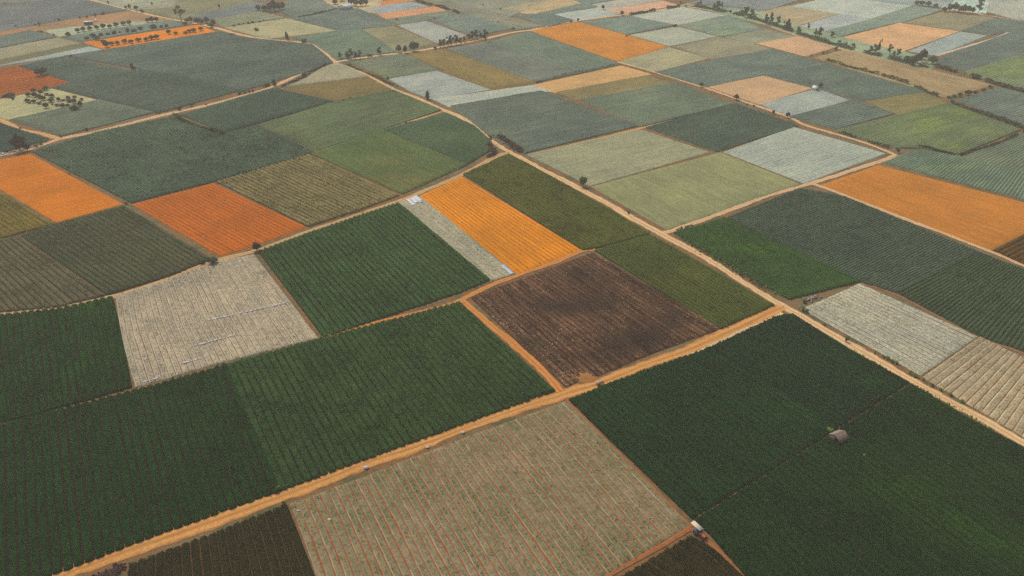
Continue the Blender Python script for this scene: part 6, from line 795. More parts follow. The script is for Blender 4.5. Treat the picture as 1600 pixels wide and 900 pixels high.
    ('lone_tree', 'single trees near the far crossroads', 'dome', 'hazy_navy', [(1.0, 659.3, 1.89, 3.36, 'first from the left of the single dark trees left of the far crossroads'), (49.7, 684.8, 2.0, 2.89, 'second from the left of the single dark trees left of the far crossroads'), (55.8, 687.2, 3.16, 2.32, 'third from the left of the single dark trees left of the far crossroads'), (81.7, 735.7, 4.45, 3.7, 'fourth from the left of the single dark trees left of the far crossroads'), (96.1, 712.0, 4.28, 4.19, 'fifth from the left of the single dark trees left of the far crossroads')]),
    ('belt_tree', 'tree belt along the salmon track', 'tall', 'hazy_navy', [(170.3, 752.4, 3.35, 3.7, 'first from the left of the trees in the belt along the salmon track'), (173.2, 752.4, 5.78, 3.08, 'second from the left of the trees in the belt along the salmon track'), (180.7, 730.3, 6.68, 4.8, 'third from the left of the trees in the belt along the salmon track'), (182.9, 727.7, 8.82, 7.18, 'fourth from the left of the trees in the belt along the salmon track'), (190.0, 741.2, 5.07, 3.65, 'fifth from the left of the trees in the belt along the salmon track'), (192.5, 719.8, 3.17, 4.15, 'sixth from the left of the trees in the belt along the salmon track'), (198.9, 709.4, 5.37, 4.68, 'seventh from the left of the trees in the belt along the salmon track'), (201.5, 701.9, 9.02, 8.11, 'eighth from the left of the trees in the belt along the salmon track'), (205.9, 701.9, 7.49, 5.8, 'ninth from the left of the trees in the belt along the salmon track'), (209.1, 699.4, 3.65, 4.04, 'tenth from the left of the trees in the belt along the salmon track'), (211.8, 675.3, 8.79, 6.72, 'eleventh from the left of the trees in the belt along the salmon track'), (216.2, 677.7, 8.94, 5.06, 'twelfth from the left of the trees in the belt along the salmon track'), (219.5, 670.7, 7.78, 5.01, 'thirteenth from the left of the trees in the belt along the salmon track'), (221.3, 657.1, 7.1, 4.92, 'fourteenth from the left of the trees in the belt along the salmon track'), (223.8, 654.9, 9.09, 6.54, 'fifteenth from the left of the trees in the belt along the salmon track'), (229.4, 646.1, 4.85, 5.39, 'sixteenth from the left of the trees in the belt along the salmon track'), (241.8, 659.3, 4.57, 3.29, 'seventeenth from the left of the trees in the belt along the salmon track'), (240.4, 637.6, 5.36, 4.79, 'eighteenth from the left of the trees in the belt along the salmon track'), (242.0, 633.4, 7.83, 5.82, 'nineteenth from the left of the trees in the belt along the salmon track')]),
    ('belt_tree', 'thin trees before the far apricot field', 'tall', 'grey', [(252.1, 633.4, 4.29, 4.76, 'first from the left of the thin trees in front of the apricot field'), (250.0, 613.1, 2.69, 4.12, 'second from the left of the thin trees in front of the apricot field'), (252.7, 607.3, 2.67, 4.08, 'third from the left of the thin trees in front of the apricot field'), (256.4, 601.5, 3.1, 4.55, 'fourth from the left of the thin trees in front of the apricot field'), (264.1, 586.6, 4.49, 4.46, 'fifth from the left of the thin trees in front of the apricot field'), (266.0, 583.0, 6.76, 5.91, 'sixth from the left of the thin trees in front of the apricot field'), (270.2, 586.6, 9.48, 2.97, 'seventh from the left of the thin trees in front of the apricot field'), (276.8, 583.0, 6.89, 4.43, 'eighth from the left of the thin trees in front of the apricot field'), (275.9, 574.1, 3.97, 3.89, 'ninth from the left of the thin trees in front of the apricot field'), (279.4, 575.8, 5.37, 4.39, 'tenth from the left of the thin trees in front of the apricot field')]),
    ('grove_tree', 'dark trees at the end of the white farm road', 'dome', 'hazy_navy', [(278.5, 558.6, 5.15, 5.33, 'first from the left of the big dark trees at the white farm road'), (279.2, 552.0, 7.16, 8.15, 'second from the left of the big dark trees at the white farm road'), (285.5, 557.0, 7.39, 6.28, 'third from the left of the big dark trees at the white farm road'), (293.6, 567.1, 7.93, 6.87, 'fourth from the left of the big dark trees at the white farm road')]),
    ('grove_tree', 'far homestead grove', 'dome', 'grey', [(372.3, 755.2, 4.48, 5.05, 'first from the left in the far homestead grove under the upper frame edge'), (375.8, 752.4, 5.02, 5.66, 'second from the left in the far homestead grove under the upper frame edge'), (380.3, 749.5, 5.0, 5.64, 'third from the left in the far homestead grove under the upper frame edge'), (384.2, 744.0, 3.82, 4.98, 'fourth from the left in the far homestead grove under the upper frame edge'), (383.4, 725.0, 4.85, 5.48, 'fifth from the left in the far homestead grove under the upper frame edge'), (389.2, 727.7, 7.19, 5.49, 'sixth from the left in the far homestead grove under the upper frame edge'), (393.8, 727.7, 8.28, 6.71, 'seventh from the left in the far homestead grove under the upper frame edge'), (395.8, 722.4, 6.57, 5.46, 'eighth from the left in the far homestead grove under the upper frame edge'), (397.9, 719.8, 8.24, 6.04, 'ninth from the left in the far homestead grove under the upper frame edge'), (403.1, 722.4, 6.61, 4.85, 'tenth from the left in the far homestead grove under the upper frame edge'), (405.8, 719.8, 6.01, 4.84, 'eleventh from the left in the far homestead grove under the upper frame edge')]),
    ('hedge_tree', 'clumpy trees in the hedge under the fawn strip', 'dome', 'dark2', [(270.0, 477.9, 1.36, 2.97, 'first from the left of the clumps in the hedge below the fawn strip'), (273.8, 479.2, 1.73, 3.4, 'second from the left of the clumps in the hedge below the fawn strip'), (278.0, 480.5, 2.53, 3.83, 'third from the left of the clumps in the hedge below the fawn strip'), (284.4, 483.1, 3.66, 5.13, 'fourth from the left of the clumps in the hedge below the fawn strip'), (291.2, 487.1, 1.71, 3.88, 'fifth from the left of the clumps in the hedge below the fawn strip'), (298.8, 492.4, 1.73, 3.91, 'sixth from the left of the clumps in the hedge below the fawn strip'), (306.1, 497.9, 2.22, 3.51, 'seventh from the left of the clumps in the hedge below the fawn strip')]),
    ('verge_bush', 'bushes above the main track at the mulched fields', 'shrub', 'green', [(102.5, 233.9, 1.79, 1.58, 'first along the verge from the crossing of bushes beside the mulched fields'), (103.6, 233.0, 1.52, 1.57, 'second along the verge from the crossing of bushes beside the mulched fields'), (107.1, 224.9, 0.75, 1.31, 'third along the verge from the crossing of bushes beside the mulched fields'), (111.0, 215.0, 2.49, 1.48, 'fourth along the verge from the crossing of bushes beside the mulched fields'), (117.8, 208.1, 1.02, 1.04, 'fifth along the verge from the crossing of bushes beside the mulched fields'), (119.8, 206.3, 0.96, 1.24, 'sixth along the verge from the crossing of bushes beside the mulched fields'), (120.8, 205.3, 1.11, 1.64, 'seventh along the verge from the crossing of bushes beside the mulched fields'), (121.7, 203.9, 1.1, 1.64, 'eighth along the verge from the crossing of bushes beside the mulched fields'), (122.4, 202.5, 1.15, 1.42, 'ninth along the verge from the crossing of bushes beside the mulched fields'), (124.5, 197.2, 1.24, 1.0, 'tenth along the verge from the crossing of bushes beside the mulched fields'), (125.4, 195.9, 0.93, 1.19, 'eleventh along the verge from the crossing of bushes beside the mulched fields'), (126.0, 195.5, 0.99, 0.99, 'twelfth along the verge from the crossing of bushes beside the mulched fields'), (127.1, 193.9, 1.23, 0.99, 'thirteenth along the verge from the crossing of bushes beside the mulched fields'), (128.7, 191.4, 1.12, 1.37, 'fourteenth along the verge from the crossing of bushes beside the mulched fields'), (130.2, 189.2, 0.92, 1.16, 'fifteenth along the verge from the crossing of bushes beside the mulched fields'), (132.2, 186.7, 1.05, 1.54, 'sixteenth along the verge from the crossing of bushes beside the mulched fields'), (134.1, 183.7, 0.85, 1.33, 'seventeenth along the verge from the crossing of bushes beside the mulched fields')]),
    ('track_bush', 'bushes along the upper tan track', 'shrub', 'dark2', [(-274.2, 422.3, 0.73, 1.78, 'first from the left of the low bushes along the upper tan track'), (-245.2, 409.0, 1.26, 1.73, 'second from the left of the low bushes along the upper tan track'), (-235.7, 419.2, 1.62, 2.12, 'third from the left of the low bushes along the upper tan track'), (-197.0, 454.5, 2.45, 3.03, 'fourth from the left of the low bushes along the upper tan track'), (-192.7, 461.7, 2.12, 2.69, 'fifth from the left of the low bushes along the upper tan track'), (-184.6, 464.1, 1.04, 1.54, 'sixth from the left of the low bushes along the upper tan track'), (-158.5, 412.0, 2.53, 3.49, 'seventh from the left of the low bushes along the upper tan track'), (-171.0, 485.7, 1.8, 2.8, 'eighth from the left of the low bushes along the upper tan track'), (-167.7, 487.1, 1.42, 2.41, 'ninth from the left of the low bushes along the upper tan track'), (-165.7, 488.4, 1.89, 2.01, 'tenth from the left of the low bushes along the upper tan track'), (-163.7, 489.7, 1.9, 2.02, 'eleventh from the left of the low bushes along the upper tan track')]),
    ('lane_bush', 'bright bushes right of the big tree', 'shrub', 'green', [(-251.0, 394.6, 1.45, 2.7, 'first from the left of the bright bushes right of the big tree'), (-250.1, 397.4, 1.82, 2.71, 'second from the left of the bright bushes right of the big tree'), (-249.6, 401.2, 1.47, 2.73, 'third from the left of the bright bushes right of the big tree')]),
    ('edge_shrub', 'tiny shrubs on field edges', 'shrub', 'dark', [(-215.8, 357.4, 0.88, 0.93, 'first from the left of the tiny dark shrubs on crop edges above the curving track'), (-173.5, 322.8, 1.04, 1.44, 'second from the left of the tiny dark shrubs on crop edges above the curving track'), (-138.9, 352.7, 1.11, 1.54, 'third from the left of the tiny dark shrubs on crop edges above the curving track'), (-133.4, 358.2, 1.13, 1.56, 'fourth from the left of the tiny dark shrubs on crop edges above the curving track'), (-65.0, 311.6, 1.36, 1.12, 'fifth from the left of the tiny dark shrubs on crop edges above the curving track')]),
    ('road_shrub', 'shrubs below the track fork', 'shrub', 'dark', [(-112.8, 464.1, 1.04, 1.54, 'first from the left of the shrubs along crop edges below the track fork'), (-103.3, 471.6, 1.06, 1.56, 'second from the left of the shrubs along crop edges below the track fork'), (-99.9, 476.6, 1.07, 1.58, 'third from the left of the shrubs along crop edges below the track fork'), (-104.4, 575.8, 1.58, 3.7, 'fourth from the left of the shrubs along crop edges below the track fork'), (-102.1, 575.8, 1.66, 2.78, 'fifth from the left of the shrubs along crop edges below the track fork'), (-74.1, 500.6, 1.12, 1.64, 'sixth from the left of the shrubs along crop edges below the track fork'), (-60.1, 429.7, 1.36, 1.45, 'seventh from the left of the shrubs along crop edges below the track fork'), (-58.1, 430.8, 1.36, 1.45, 'eighth from the left of the shrubs along crop edges below the track fork'), (-57.4, 595.9, 2.21, 2.86, 'ninth from the left of the shrubs along crop edges below the track fork')]),
    ('side_tree', 'little dark trees along the tan side track', 'dome', 'dark', [(121.5, 500.6, 3.14, 3.09, 'first from the left of the little dark trees along the side track'), (137.6, 474.1, 3.69, 4.21, 'second from the left of the little dark trees along the side track'), (141.8, 464.1, 1.04, 1.65, 'third from the left of the little dark trees along the side track'), (145.0, 460.5, 1.44, 1.64, 'fourth from the left of the little dark trees along the side track'), (152.9, 447.5, 2.55, 2.01, 'fifth from the left of the little dark trees along the side track'), (159.1, 440.7, 3.6, 2.77, 'sixth from the left of the little dark trees along the side track'), (199.8, 385.4, 2.22, 2.13, 'seventh from the left of the little dark trees along the side track')]),
    ('field_shrub', 'shrubs on the lower edge of pale peach field', 'shrub', 'dark2', [(210.9, 570.6, 1.02, 1.84, 'first from the left of the specks of shrub by the pale peach field'), (217.2, 575.8, 1.31, 1.39, 'second from the left of the specks of shrub by the pale peach field'), (227.4, 581.2, 2.2, 2.33, 'third from the left of the specks of shrub by the pale peach field'), (231.4, 584.8, 1.33, 1.41, 'fourth from the left of the specks of shrub by the pale peach field'), (241.2, 594.0, 2.7, 2.85, 'fifth from the left of the specks of shrub by the pale peach field')]),
    ('field_shrub', 'shrubs along the winding hedge', 'shrub', 'dark2', [(-172.7, 714.6, 1.51, 2.8, 'first from the left of the dots of shrub near the winding hedge'), (-166.5, 722.4, 1.82, 2.82, 'second from the left of the dots of shrub near the winding hedge'), (-163.0, 725.0, 1.53, 2.83, 'third from the left of the dots of shrub near the winding hedge'), (-98.1, 692.0, 1.98, 3.26, 'fourth from the left of the dots of shrub near the winding hedge'), (-82.7, 763.8, 2.26, 2.37, 'fifth from the left of the dots of shrub near the winding hedge'), (-80.7, 760.9, 2.25, 2.37, 'sixth from the left of the dots of shrub near the winding hedge'), (-66.2, 694.4, 2.07, 2.18, 'seventh from the left of the dots of shrub near the winding hedge'), (-26.4, 752.4, 1.67, 1.76, 'eighth from the left of the dots of shrub near the winding hedge'), (-11.8, 682.4, 1.53, 1.61, 'ninth from the left of the dots of shrub near the winding hedge'), (-10.4, 735.7, 1.6, 2.3, 'tenth from the left of the dots of shrub near the winding hedge'), (90.5, 635.5, 1.39, 2.02, 'eleventh from the left of the dots of shrub near the winding hedge')]),
    ('field_shrub', 'shrubs at the far left beige field', 'shrub', 'dark2', [(-222.3, 639.7, 1.71, 4.57, 'first from the left of the low shrubs above the sandy beige field'), (-230.6, 670.7, 1.34, 3.7, 'second from the left of the low shrubs above the sandy beige field'), (-227.8, 675.3, 1.43, 2.66, 'third from the left of the low shrubs above the sandy beige field'), (-224.7, 677.7, 1.44, 2.67, 'fourth from the left of the low shrubs above the sandy beige field'), (-221.1, 680.0, 1.67, 3.21, 'fifth from the left of the low shrubs above the sandy beige field'), (-218.0, 682.4, 1.68, 3.22, 'sixth from the left of the low shrubs above the sandy beige field'), (-212.8, 684.8, 1.49, 2.15, 'seventh from the left of the low shrubs above the sandy beige field'), (-210.8, 689.6, 1.5, 2.17, 'eighth from the left of the low shrubs above the sandy beige field'), (-160.2, 617.1, 2.62, 4.92, 'ninth from the left of the low shrubs above the sandy beige field')]),
    ('tall_tree', None, 'sparse', 'grey', [(-280.0, 687.2, 13.03, 10.81, 'tall sparse tree standing above the far left track')]),
    ('spiky_tree', None, 'column', 'dark2', [(-259.6, 539.1, 5.08, 4.56, 'spiky dark tree alone on the grey-green field edge')]),
    ('broad_tree', None, 'dome', 'dark2', [(-316.0, 526.8, 5.76, 10.13, 'broad dark tree beside the brick-red soil')]),
    ('big_tree', None, 'dome', 'darkest', [(-256.0, 388.1, 9.37, 7.85, 'biggest dark tree, beside the track at the frame edge')]),
    ('big_tree', None, 'dome', 'darkest', [(-252.3, 388.1, 4.51, 3.93, 'lower dark tree leaning against the biggest tree')]),
    ('round_bush', None, 'shrub', 'dark', [(-262.0, 388.1, 1.51, 4.65, 'dark bush left of the biggest tree by the track')]),
    ('pale_bush', None, 'shrub', 'green', [(-206.6, 654.9, 2.78, 5.18, 'bright green bush on the sandy beige field edge')]),
    ('slim_tree', None, 'column', 'dark2', [(-175.0, 625.2, 5.82, 4.61, 'slim dark tree at the foot of the sandy beige field')]),
    ('umbrella_tree', None, 'dome', 'green', [(-158.8, 503.4, 2.46, 5.76, 'flat green tree left of a dark conical one')]),
    ('cone_tree', None, 'column', 'dark', [(-153.5, 503.4, 4.4, 3.82, 'dark conical tree beside the upper tan track')]),
    ('round_bush', None, 'shrub', 'dark2', [(-138.3, 522.2, 3.17, 3.83, 'dark green bush on the verge below the fork')]),
    ('thin_tree', None, 'sparse', 'olive', [(-81.0, 509.1, 4.97, 2.5, 'thin brownish tree at the soft green field')]),
    ('two_part_tree', None, 'column', 'dark', [(-52.0, 475.4, 5.39, 4.1, 'dark two-clump tree beside the light grey field')]),
    ('grey_tree', None, 'sparse', 'greybrown', [(-10.9, 399.3, 4.97, 3.74, 'grey leafless-looking bush covering the main track junction')]),
    ('bright_tree', None, 'dome', 'green', [(33.4, 342.0, 5.6, 4.52, 'lone bright green tree with a side branch by the main track')]),
    ('small_shrub', None, 'shrub', 'dark2', [(51.1, 312.9, 1.32, 1.4, 'small shrub on the sage olive field edge')]),
    ('dark_tree', None, 'dome', 'dark', [(-102.3, 278.6, 3.99, 3.85, 'compact dark tree at the corner of rust-orange soil')]),
    ('flat_tree', None, 'dome', 'dark2', [(-116.7, 268.6, 2.61, 4.55, 'flat dark tree over the curving track by rust-orange soil')]),
    ('flat_tree', None, 'dome', 'dark2', [(-120.8, 268.1, 1.75, 2.94, 'smaller flat tree left of the one over curving track')]),
    ('verge_shrub', None, 'shrub', 'lime', [(-60.5, 147.9, 1.66, 1.32, 'yellow-green shrub beside the wide track')]),
    ('verge_shrub', None, 'shrub', 'green', [(-58.1, 143.4, 0.82, 0.97, 'deep green shrub at the upper corner of brownish crop')]),
    ('verge_shrub', None, 'shrub', 'dark', [(-91.9, 202.2, 0.75, 1.02, 'tiny shrub on the lower edge of the pale mulched field')]),
    ('lime_bush', None, 'shrub', 'lime', [(90.3, 170.6, 1.51, 2.18, 'lime green bush behind the hut')]),
    ('pit_bush', None, 'shrub', 'green', [(104.7, 239.4, 1.44, 2.06, 'bright bush by the dug pit above the main track')]),
    ('leafy_clump', None, 'shrub', 'green', [(96.3, 160.2, 0.86, 1.74, 'large-leaved bright clump within the dark crop near the hut')]),
    ('hut_tree', None, 'dome', 'hazy_navy', [(197.1, 497.9, 3.98, 3.07, 'dark tree behind the small white hut')]),
    ('hut_shrub', None, 'shrub', 'hazy_navy', [(192.8, 506.3, 1.56, 1.66, 'dark shrub left of the small white hut')]),
    ('green_tree', None, 'dome', 'freshgreen', [(295.1, 555.3, 6.27, 8.19, 'fresh green tree right of the big dark trees')]),
    ('cream_tree', None, 'dome', 'cream', [(286.3, 548.7, 3.93, 7.63, 'pale cream flowering tree before the big dark trees')]),
    ('layered_tree', None, 'layered', 'grey', [(412.8, 722.4, 12.72, 7.49, 'tall layered tree above the grove at the upper frame edge')]),
    ('crossroad_shrub', None, 'shrub', 'dark2', [(158.6, 746.7, 2.17, 2.91, 'shrub at the far crossroads')]),
    ('corner_shrub', None, 'shrub', 'dark2', [(134.8, 668.4, 2.34, 4.75, 'shrub at the corner of the ash field')]),
    ('green_bush', None, 'shrub', 'dark2', [(-319.4, 574.1, 1.66, 2.77, 'green bush on the pale bluish strip')]),
    ('hedge_shrub', None, 'shrub', 'dark2', [(-380.9, 650.5, 1.17, 5.15, 'wide dark shrub at the edge of sea-green field')]),
    ('corner_shrub', None, 'shrub', 'dark2', [(-468.7, 758.0, 1.64, 2.36, 'dot of shrub in the olive-grey upper corner')]),
    ('field_tree', None, 'shrub', 'hazy_navy', [(156.5, 763.8, 2.22, 2.97, 'young tree left of the far crossroads')]),
]
kk = 0
for (name, group, kind, tint, items) in TREES:
    cat = 'shrub' if ('shrub' in name or 'bush' in name or 'clump' in name) else 'tree'
    for (x, y, h, w, label) in items:
        place_tree(kk, name, label, cat, group, kind, tint, x, y, h, w)
        kk += 1
for kind in PROTO:
    for a, b in PROTO[kind]:
        bpy.data.objects.remove(a); bpy.data.objects.remove(b)

HEDGES = [
    ('leafy bright hedge between bright green crop and main track', 'lime2', 3.2, 0.9, 0.8, [(68.81, 295.57), (73.8, 284.07), (80.55, 272.19), (87.73, 259.58), (94.58, 249.18), (101.38, 242.0)]),
    ('low bright hedge along the upper side of bright green crop', 'lime2', 2.0, 1.0, 0.6, [(67.2, 295.57), (79.16, 301.58), (90.96, 307.79)]),
    ('dark leafy hedge separating fawn strip and slate field', 'green2', 2.4, 1.8, 0.55, [(223.27, 563.71), (234.77, 545.5), (248.73, 525.25), (257.68, 506.25), (262.86, 485.74), (266.18, 471.57)]),
    ('hedge with bare red gap above lime-blotched field', 'scrub', 3.0, 1.8, 0.7, [(266.55, 469.06), (270.65, 456.88), (276.08, 445.22), (281.27, 434.05), (286.9, 418.13), (294.48, 401.22)]),
    ('brownish hedge under the lime-blotched field', 'scrub', 2.6, 1.6, 0.7, [(230.23, 381.83), (244.23, 389.95), (258.72, 398.36), (282.22, 416.08)]),
    ('short dark hedge left of the brownish one', 'dark', 2.4, 1.8, 0.7, [(214.42, 393.65), (219.14, 389.95), (223.27, 384.51), (227.83, 380.95)]),
    ('long dark hedge behind the fawn strip at the frame edge', 'scrub', 4.0, 2.2, 0.8, [(293.84, 548.73), (301.07, 535.99), (307.26, 522.25), (314.53, 507.67), (323.27, 489.72), (335.14, 469.06)]),
    ('low hedge along the lime-blotched field by side track', 'dark', 2.0, 1.3, 0.6, [(180.62, 416.08), (187.1, 407.06), (194.98, 396.46), (200.64, 388.12)]),
    ('hedge left of the far crossroads', 'dark2', 3.0, 2.0, 0.8, [(103.41, 711.99), (118.91, 722.37), (135.25, 735.73), (152.8, 746.74)]),
    ('winding dark hedge beside the salmon strip', 'dark2', 2.6, 1.8, 0.7, [(-91.7, 775.59), (-75.4, 755.19), (-62.78, 743.96), (-54.32, 730.34), (-46.84, 719.75)]),
    ('hedge left of the farmhouse', 'dark2', 2.4, 1.6, 0.6, [(-184.35, 701.87), (-173.29, 711.99), (-164.74, 725.01), (-157.7, 735.73)]),
    ('scrub hedge at the foot of the tree belt', 'scrub', 5.0, 2.0, 0.6, [(166.77, 749.54), (188.07, 727.67), (202.73, 706.9), (216.7, 677.66), (227.09, 650.48), (236.78, 625.17), (247.18, 605.36), (259.39, 586.61), (272.53, 567.13), (284.94, 548.73)]),
    ('brown dry hedge at the main track junction', 'brown', 3.2, 2.0, 0.9, [(-7.65, 409.04), (-2.74, 401.22), (2.02, 391.8), (5.31, 386.31)]),
    ('brown dry bush line on the inner junction corner', 'brown', 3.0, 1.8, 0.8, [(-12.23, 397.41), (-10.73, 390.87), (-8.6, 384.51), (-11.77, 379.19)]),
    ('thin dark hedge along the peach strip', 'dark2', 1.6, 1.1, 0.5, [(15.87, 509.1), (34.39, 526.76), (48.0, 535.99), (74.03, 553.65)]),
    ('dark verge hedge on the inside of the main track', 'dark', 1.6, 1.2, 0.6, [(-115.75, 553.65), (-102.54, 535.99), (-89.4, 520.76), (-76.52, 503.43)]),
    ('dark ditch hedge under the upper track curve', 'olive', 2.2, 1.4, 0.8, [(-148.21, 500.64), (-139.81, 517.8), (-135.26, 535.99), (-130.1, 553.65)]),
    ('weedy hedge left of the dark grey-green field', 'green2', 3.0, 1.6, 0.8, [(-196.57, 444.08), (-188.12, 434.05), (-180.39, 427.56), (-171.05, 421.24), (-161.95, 415.06)]),
    ('grass tufts fringing the main track below the mulched fields', 'green', 1.2, 0.5, 0.6, [(111.71, 209.5), (116.25, 202.52), (120.58, 195.85), (124.71, 189.49), (129.34, 182.8), (133.6, 176.14), (137.67, 169.8)]),
]
for i, (label, tint, w, h, dens, pts) in enumerate(HEDGES):
    c = smooth_line(pts, 1.0)
    ln = np.concatenate([[0], np.cumsum(np.hypot(*(c[1:] - c[:-1]).T))])
    r = np.random.default_rng(300 + i)
    n = int(ln[-1] * w * h * 5.0 * dens) + 60
    n = min(n, 6000)
    s = r.random(n) * ln[-1]
    keep = (vnoise(s * .16, s * 0 + i, 40) > .5 * (1.05 - dens))
    s = s[keep]; n = len(s)
    hh = h * (.45 + .95 * vnoise(s * .22, s * 0 + 3 * i, 41))
    off = r.normal(0, .3, n) * w
    X = np.interp(s, ln, c[:, 0]) + off * .8 + r.normal(0, .2, n); Yv = np.interp(s, ln, c[:, 1]) + off * .6
    Zv = hh * np.sqrt(r.random(n)) * np.clip(1.15 - np.abs(off) / w, .2, 1)
    C = np.stack([X, Yv, Zv], -1)
    nr = r.normal(size=(n, 3)) + np.array([0, 0, .8]); nr /= np.linalg.norm(nr, axis=1)[:, None]
    t = np.cross(nr, r.normal(size=(n, 3))); t /= np.linalg.norm(t, axis=1)[:, None]; b = np.cross(nr, t)
    sz = (.22 + .14 * h) * r.uniform(.6, 1.4, n)[:, None]
    q = np.stack([C - t * sz - b * sz * .7, C + t * sz * .7 - b * sz * .5, C + t * sz + b * sz * .7, C - t * sz * .6 + b * sz * .6], 1).reshape(-1, 3)
    q[:, 2] = np.maximum(q[:, 2], .02)
    rnd = np.repeat(np.clip(.6 * r.random(n) + .4 * vnoise(s * .3, s * 0, 9), 0, 1), 4)
    o = mesh_obj('hedge', q, [np.arange(n * 4).reshape(-1, 4)], LEAF[tint], attrs={'leaf': np.stack([rnd, rnd, rnd], -1)})
    tag(o, label, 'hedge')

# ------------------------------------------------------------------ small man-made things
def box(cx, cy, cz, sx, sy, sz, rz=0.0):
    v = np.array([(x, y, z) for z in (-.5, .5) for y in (-.5, .5) for x in (-.5, .5)]) * (sx, sy, sz)
    c, s = math.cos(rz), math.sin(rz)
    v = np.stack([v[:, 0] * c - v[:, 1] * s + cx, v[:, 0] * s + v[:, 1] * c + cy, v[:, 2] + cz], -1)
    f = np.array([[0, 2, 3, 1], [4, 5, 7, 6], [0, 1, 5, 4], [2, 6, 7, 3], [0, 4, 6, 2], [1, 3, 7, 5]])
    return v, f

def wheel(cx, cy, cz, r, w, n=20, inner=0.0):
    """disc or ring with its axle along local y"""
    a = np.linspace(0, 2 * math.pi, n, endpoint=False)
    prof = [(inner, -w / 2), (r * .86, -w / 2), (r, -w / 4), (r, w / 4), (r * .86, w / 2), (inner, w / 2)]
    v = np.array([(cx + math.cos(t) * q, cy + o, cz + math.sin(t) * q) for q, o in prof for t in a])
    k = len(prof)
    f = np.array([[i * n + j, i * n + (j + 1) % n, ((i + 1) % k) * n + (j + 1) % n, ((i + 1) % k) * n + j] for i in range(k) for j in range(n)])
    return v, f

def prism(poly, y0, y1):
    """polygon in x,z extruded along y"""
    n = len(poly)
    v = np.array([(x, y, z) for y in (y0, y1) for x, z in poly])
    side = [[j, (j + 1) % n, n + (j + 1) % n, n + j] for j in range(n)]
    return v, side, [list(range(n))[::-1], [n + j for j in range(n)]]

def obj(name, parts, mat, parent, smooth=False):
    v, f = merge(parts)
    return mesh_obj(name, v, [f], mat, parent, smooth=smooth)

def prism_obj(name, poly, y0, y1, mat, parent):
    v, s, caps = prism(poly, y0, y1)
    return mesh_obj(name, v, [np.array(s)] + [np.array([c]) for c in caps], mat, parent)

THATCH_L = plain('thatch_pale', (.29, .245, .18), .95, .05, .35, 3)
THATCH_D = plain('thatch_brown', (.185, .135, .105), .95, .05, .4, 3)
WOOD = plain('weathered_wood', (.20, .14, .10), .9, .1, .3, 6)
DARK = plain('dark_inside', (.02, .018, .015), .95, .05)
PLACES = {'hut': (89.63, 166.09), 'hut_rot': -1.091, 'tractor': (45.42, 133.07), 'tractor_rot': -1.001, 'cart': (26.94, 192.0), 'cart_rot': 0.546, 'house': (-149.06, 735.73), 'house_rot': -0.603, 'whitehut': (192.88, 493.77), 'whitehut_rot': 0.5, 'shed': (-352.59, 675.32), 'shed_rot': 0.379, 'trailer': (-352.63, 687.16), 'rubble': [(-266.41, 381.83), (-262.79, 383.61), (-260.48, 385.41), (-257.96, 388.12), (-255.6, 389.95), (-253.04, 392.72), (-251.32, 394.59)], 'debris': [(-94.11, 120.88), (-92.74, 121.77), (-91.2, 122.67)], 'mound': [(19.24, 197.49), (21.72, 198.48), (24.45, 197.49), (26.68, 195.53), (25.67, 193.27), (22.88, 192.95), (20.76, 193.59), (19.51, 195.53)], 'pit': [(106.51, 240.69), (108.47, 242.44), (110.23, 242.88), (111.56, 242.0)], 'sacks': [(-39.08, 155.8, 1.3, 'white sack lowest along the wide track, at the large mulched field'), (-23.35, 163.76, 0.9, 'white sack midway along the upper edge of large mulched field'), (-13.95, 169.8, 1.0, 'white sack highest along the wide track, at mulched field corner'), (-45.25, 137.73, 0.8, 'white sack lying between beds of the large mulched field'), (-53.72, 140.66, 0.7, 'small white sack at the left corner of large mulched field')], 'sheets': [('plastic_sheet', 'leftmost white sheet at the head of the narrow grey strip', 'plastic sheets at the head of the narrow grey strip', 'white', 1.7, (-51.23, 322.84), (-48.16, 318.81), False), ('plastic_sheet', 'long white sheet second from left at the narrow grey strip', 'plastic sheets at the head of the narrow grey strip', 'white', 1.8, (-47.46, 327.65), (-43.6, 321.49), False), ('plastic_sheet', 'wide white sheet third from left at the narrow grey strip', 'plastic sheets at the head of the narrow grey strip', 'white', 2.2, (-45.86, 329.05), (-42.73, 324.2), False), ('plastic_sheet', 'rightmost white sheet at the head of the narrow grey strip', 'plastic sheets at the head of the narrow grey strip', 'white', 2.4, (-44.63, 331.16), (-41.5, 326.27), False), ('plastic_sheet', 'pale blue sheet at the head of the narrow grey strip', 'plastic sheets at the head of the narrow grey strip', 'blue', 1.6, (-42.44, 326.96), (-40.71, 324.2), False), ('plastic_sheet', 'pale blue sheet at the foot of the narrow grey strip', None, 'blue', 1.8, (-3.73, 266.53), (0.24, 259.58), False), ('plastic_strip', 'longest lilac strip across the pale mulched field, nearest blue-green crop', 'plastic strips across the pale mulched field', 'lilac', 1.0, (-105.52, 227.31), (-79.91, 239.39), True), ('plastic_strip', 'middle lilac strip across the pale mulched field', 'plastic strips across the pale mulched field', 'lilac', 0.9, (-104.36, 212.39), (-92.76, 218.72), True), ('plastic_strip', 'short lilac strip low on the pale mulched field', 'plastic strips across the pale mulched field', 'lilac', 0.9, (-105.23, 202.52), (-100.25, 205.27), True), ('plastic_strip', 'faint lilac strip by the lower corner of pale mulched field', 'plastic strips across the pale mulched field', 'lilac', 0.8, (-114.95, 192.32), (-109.36, 195.2), True)]}

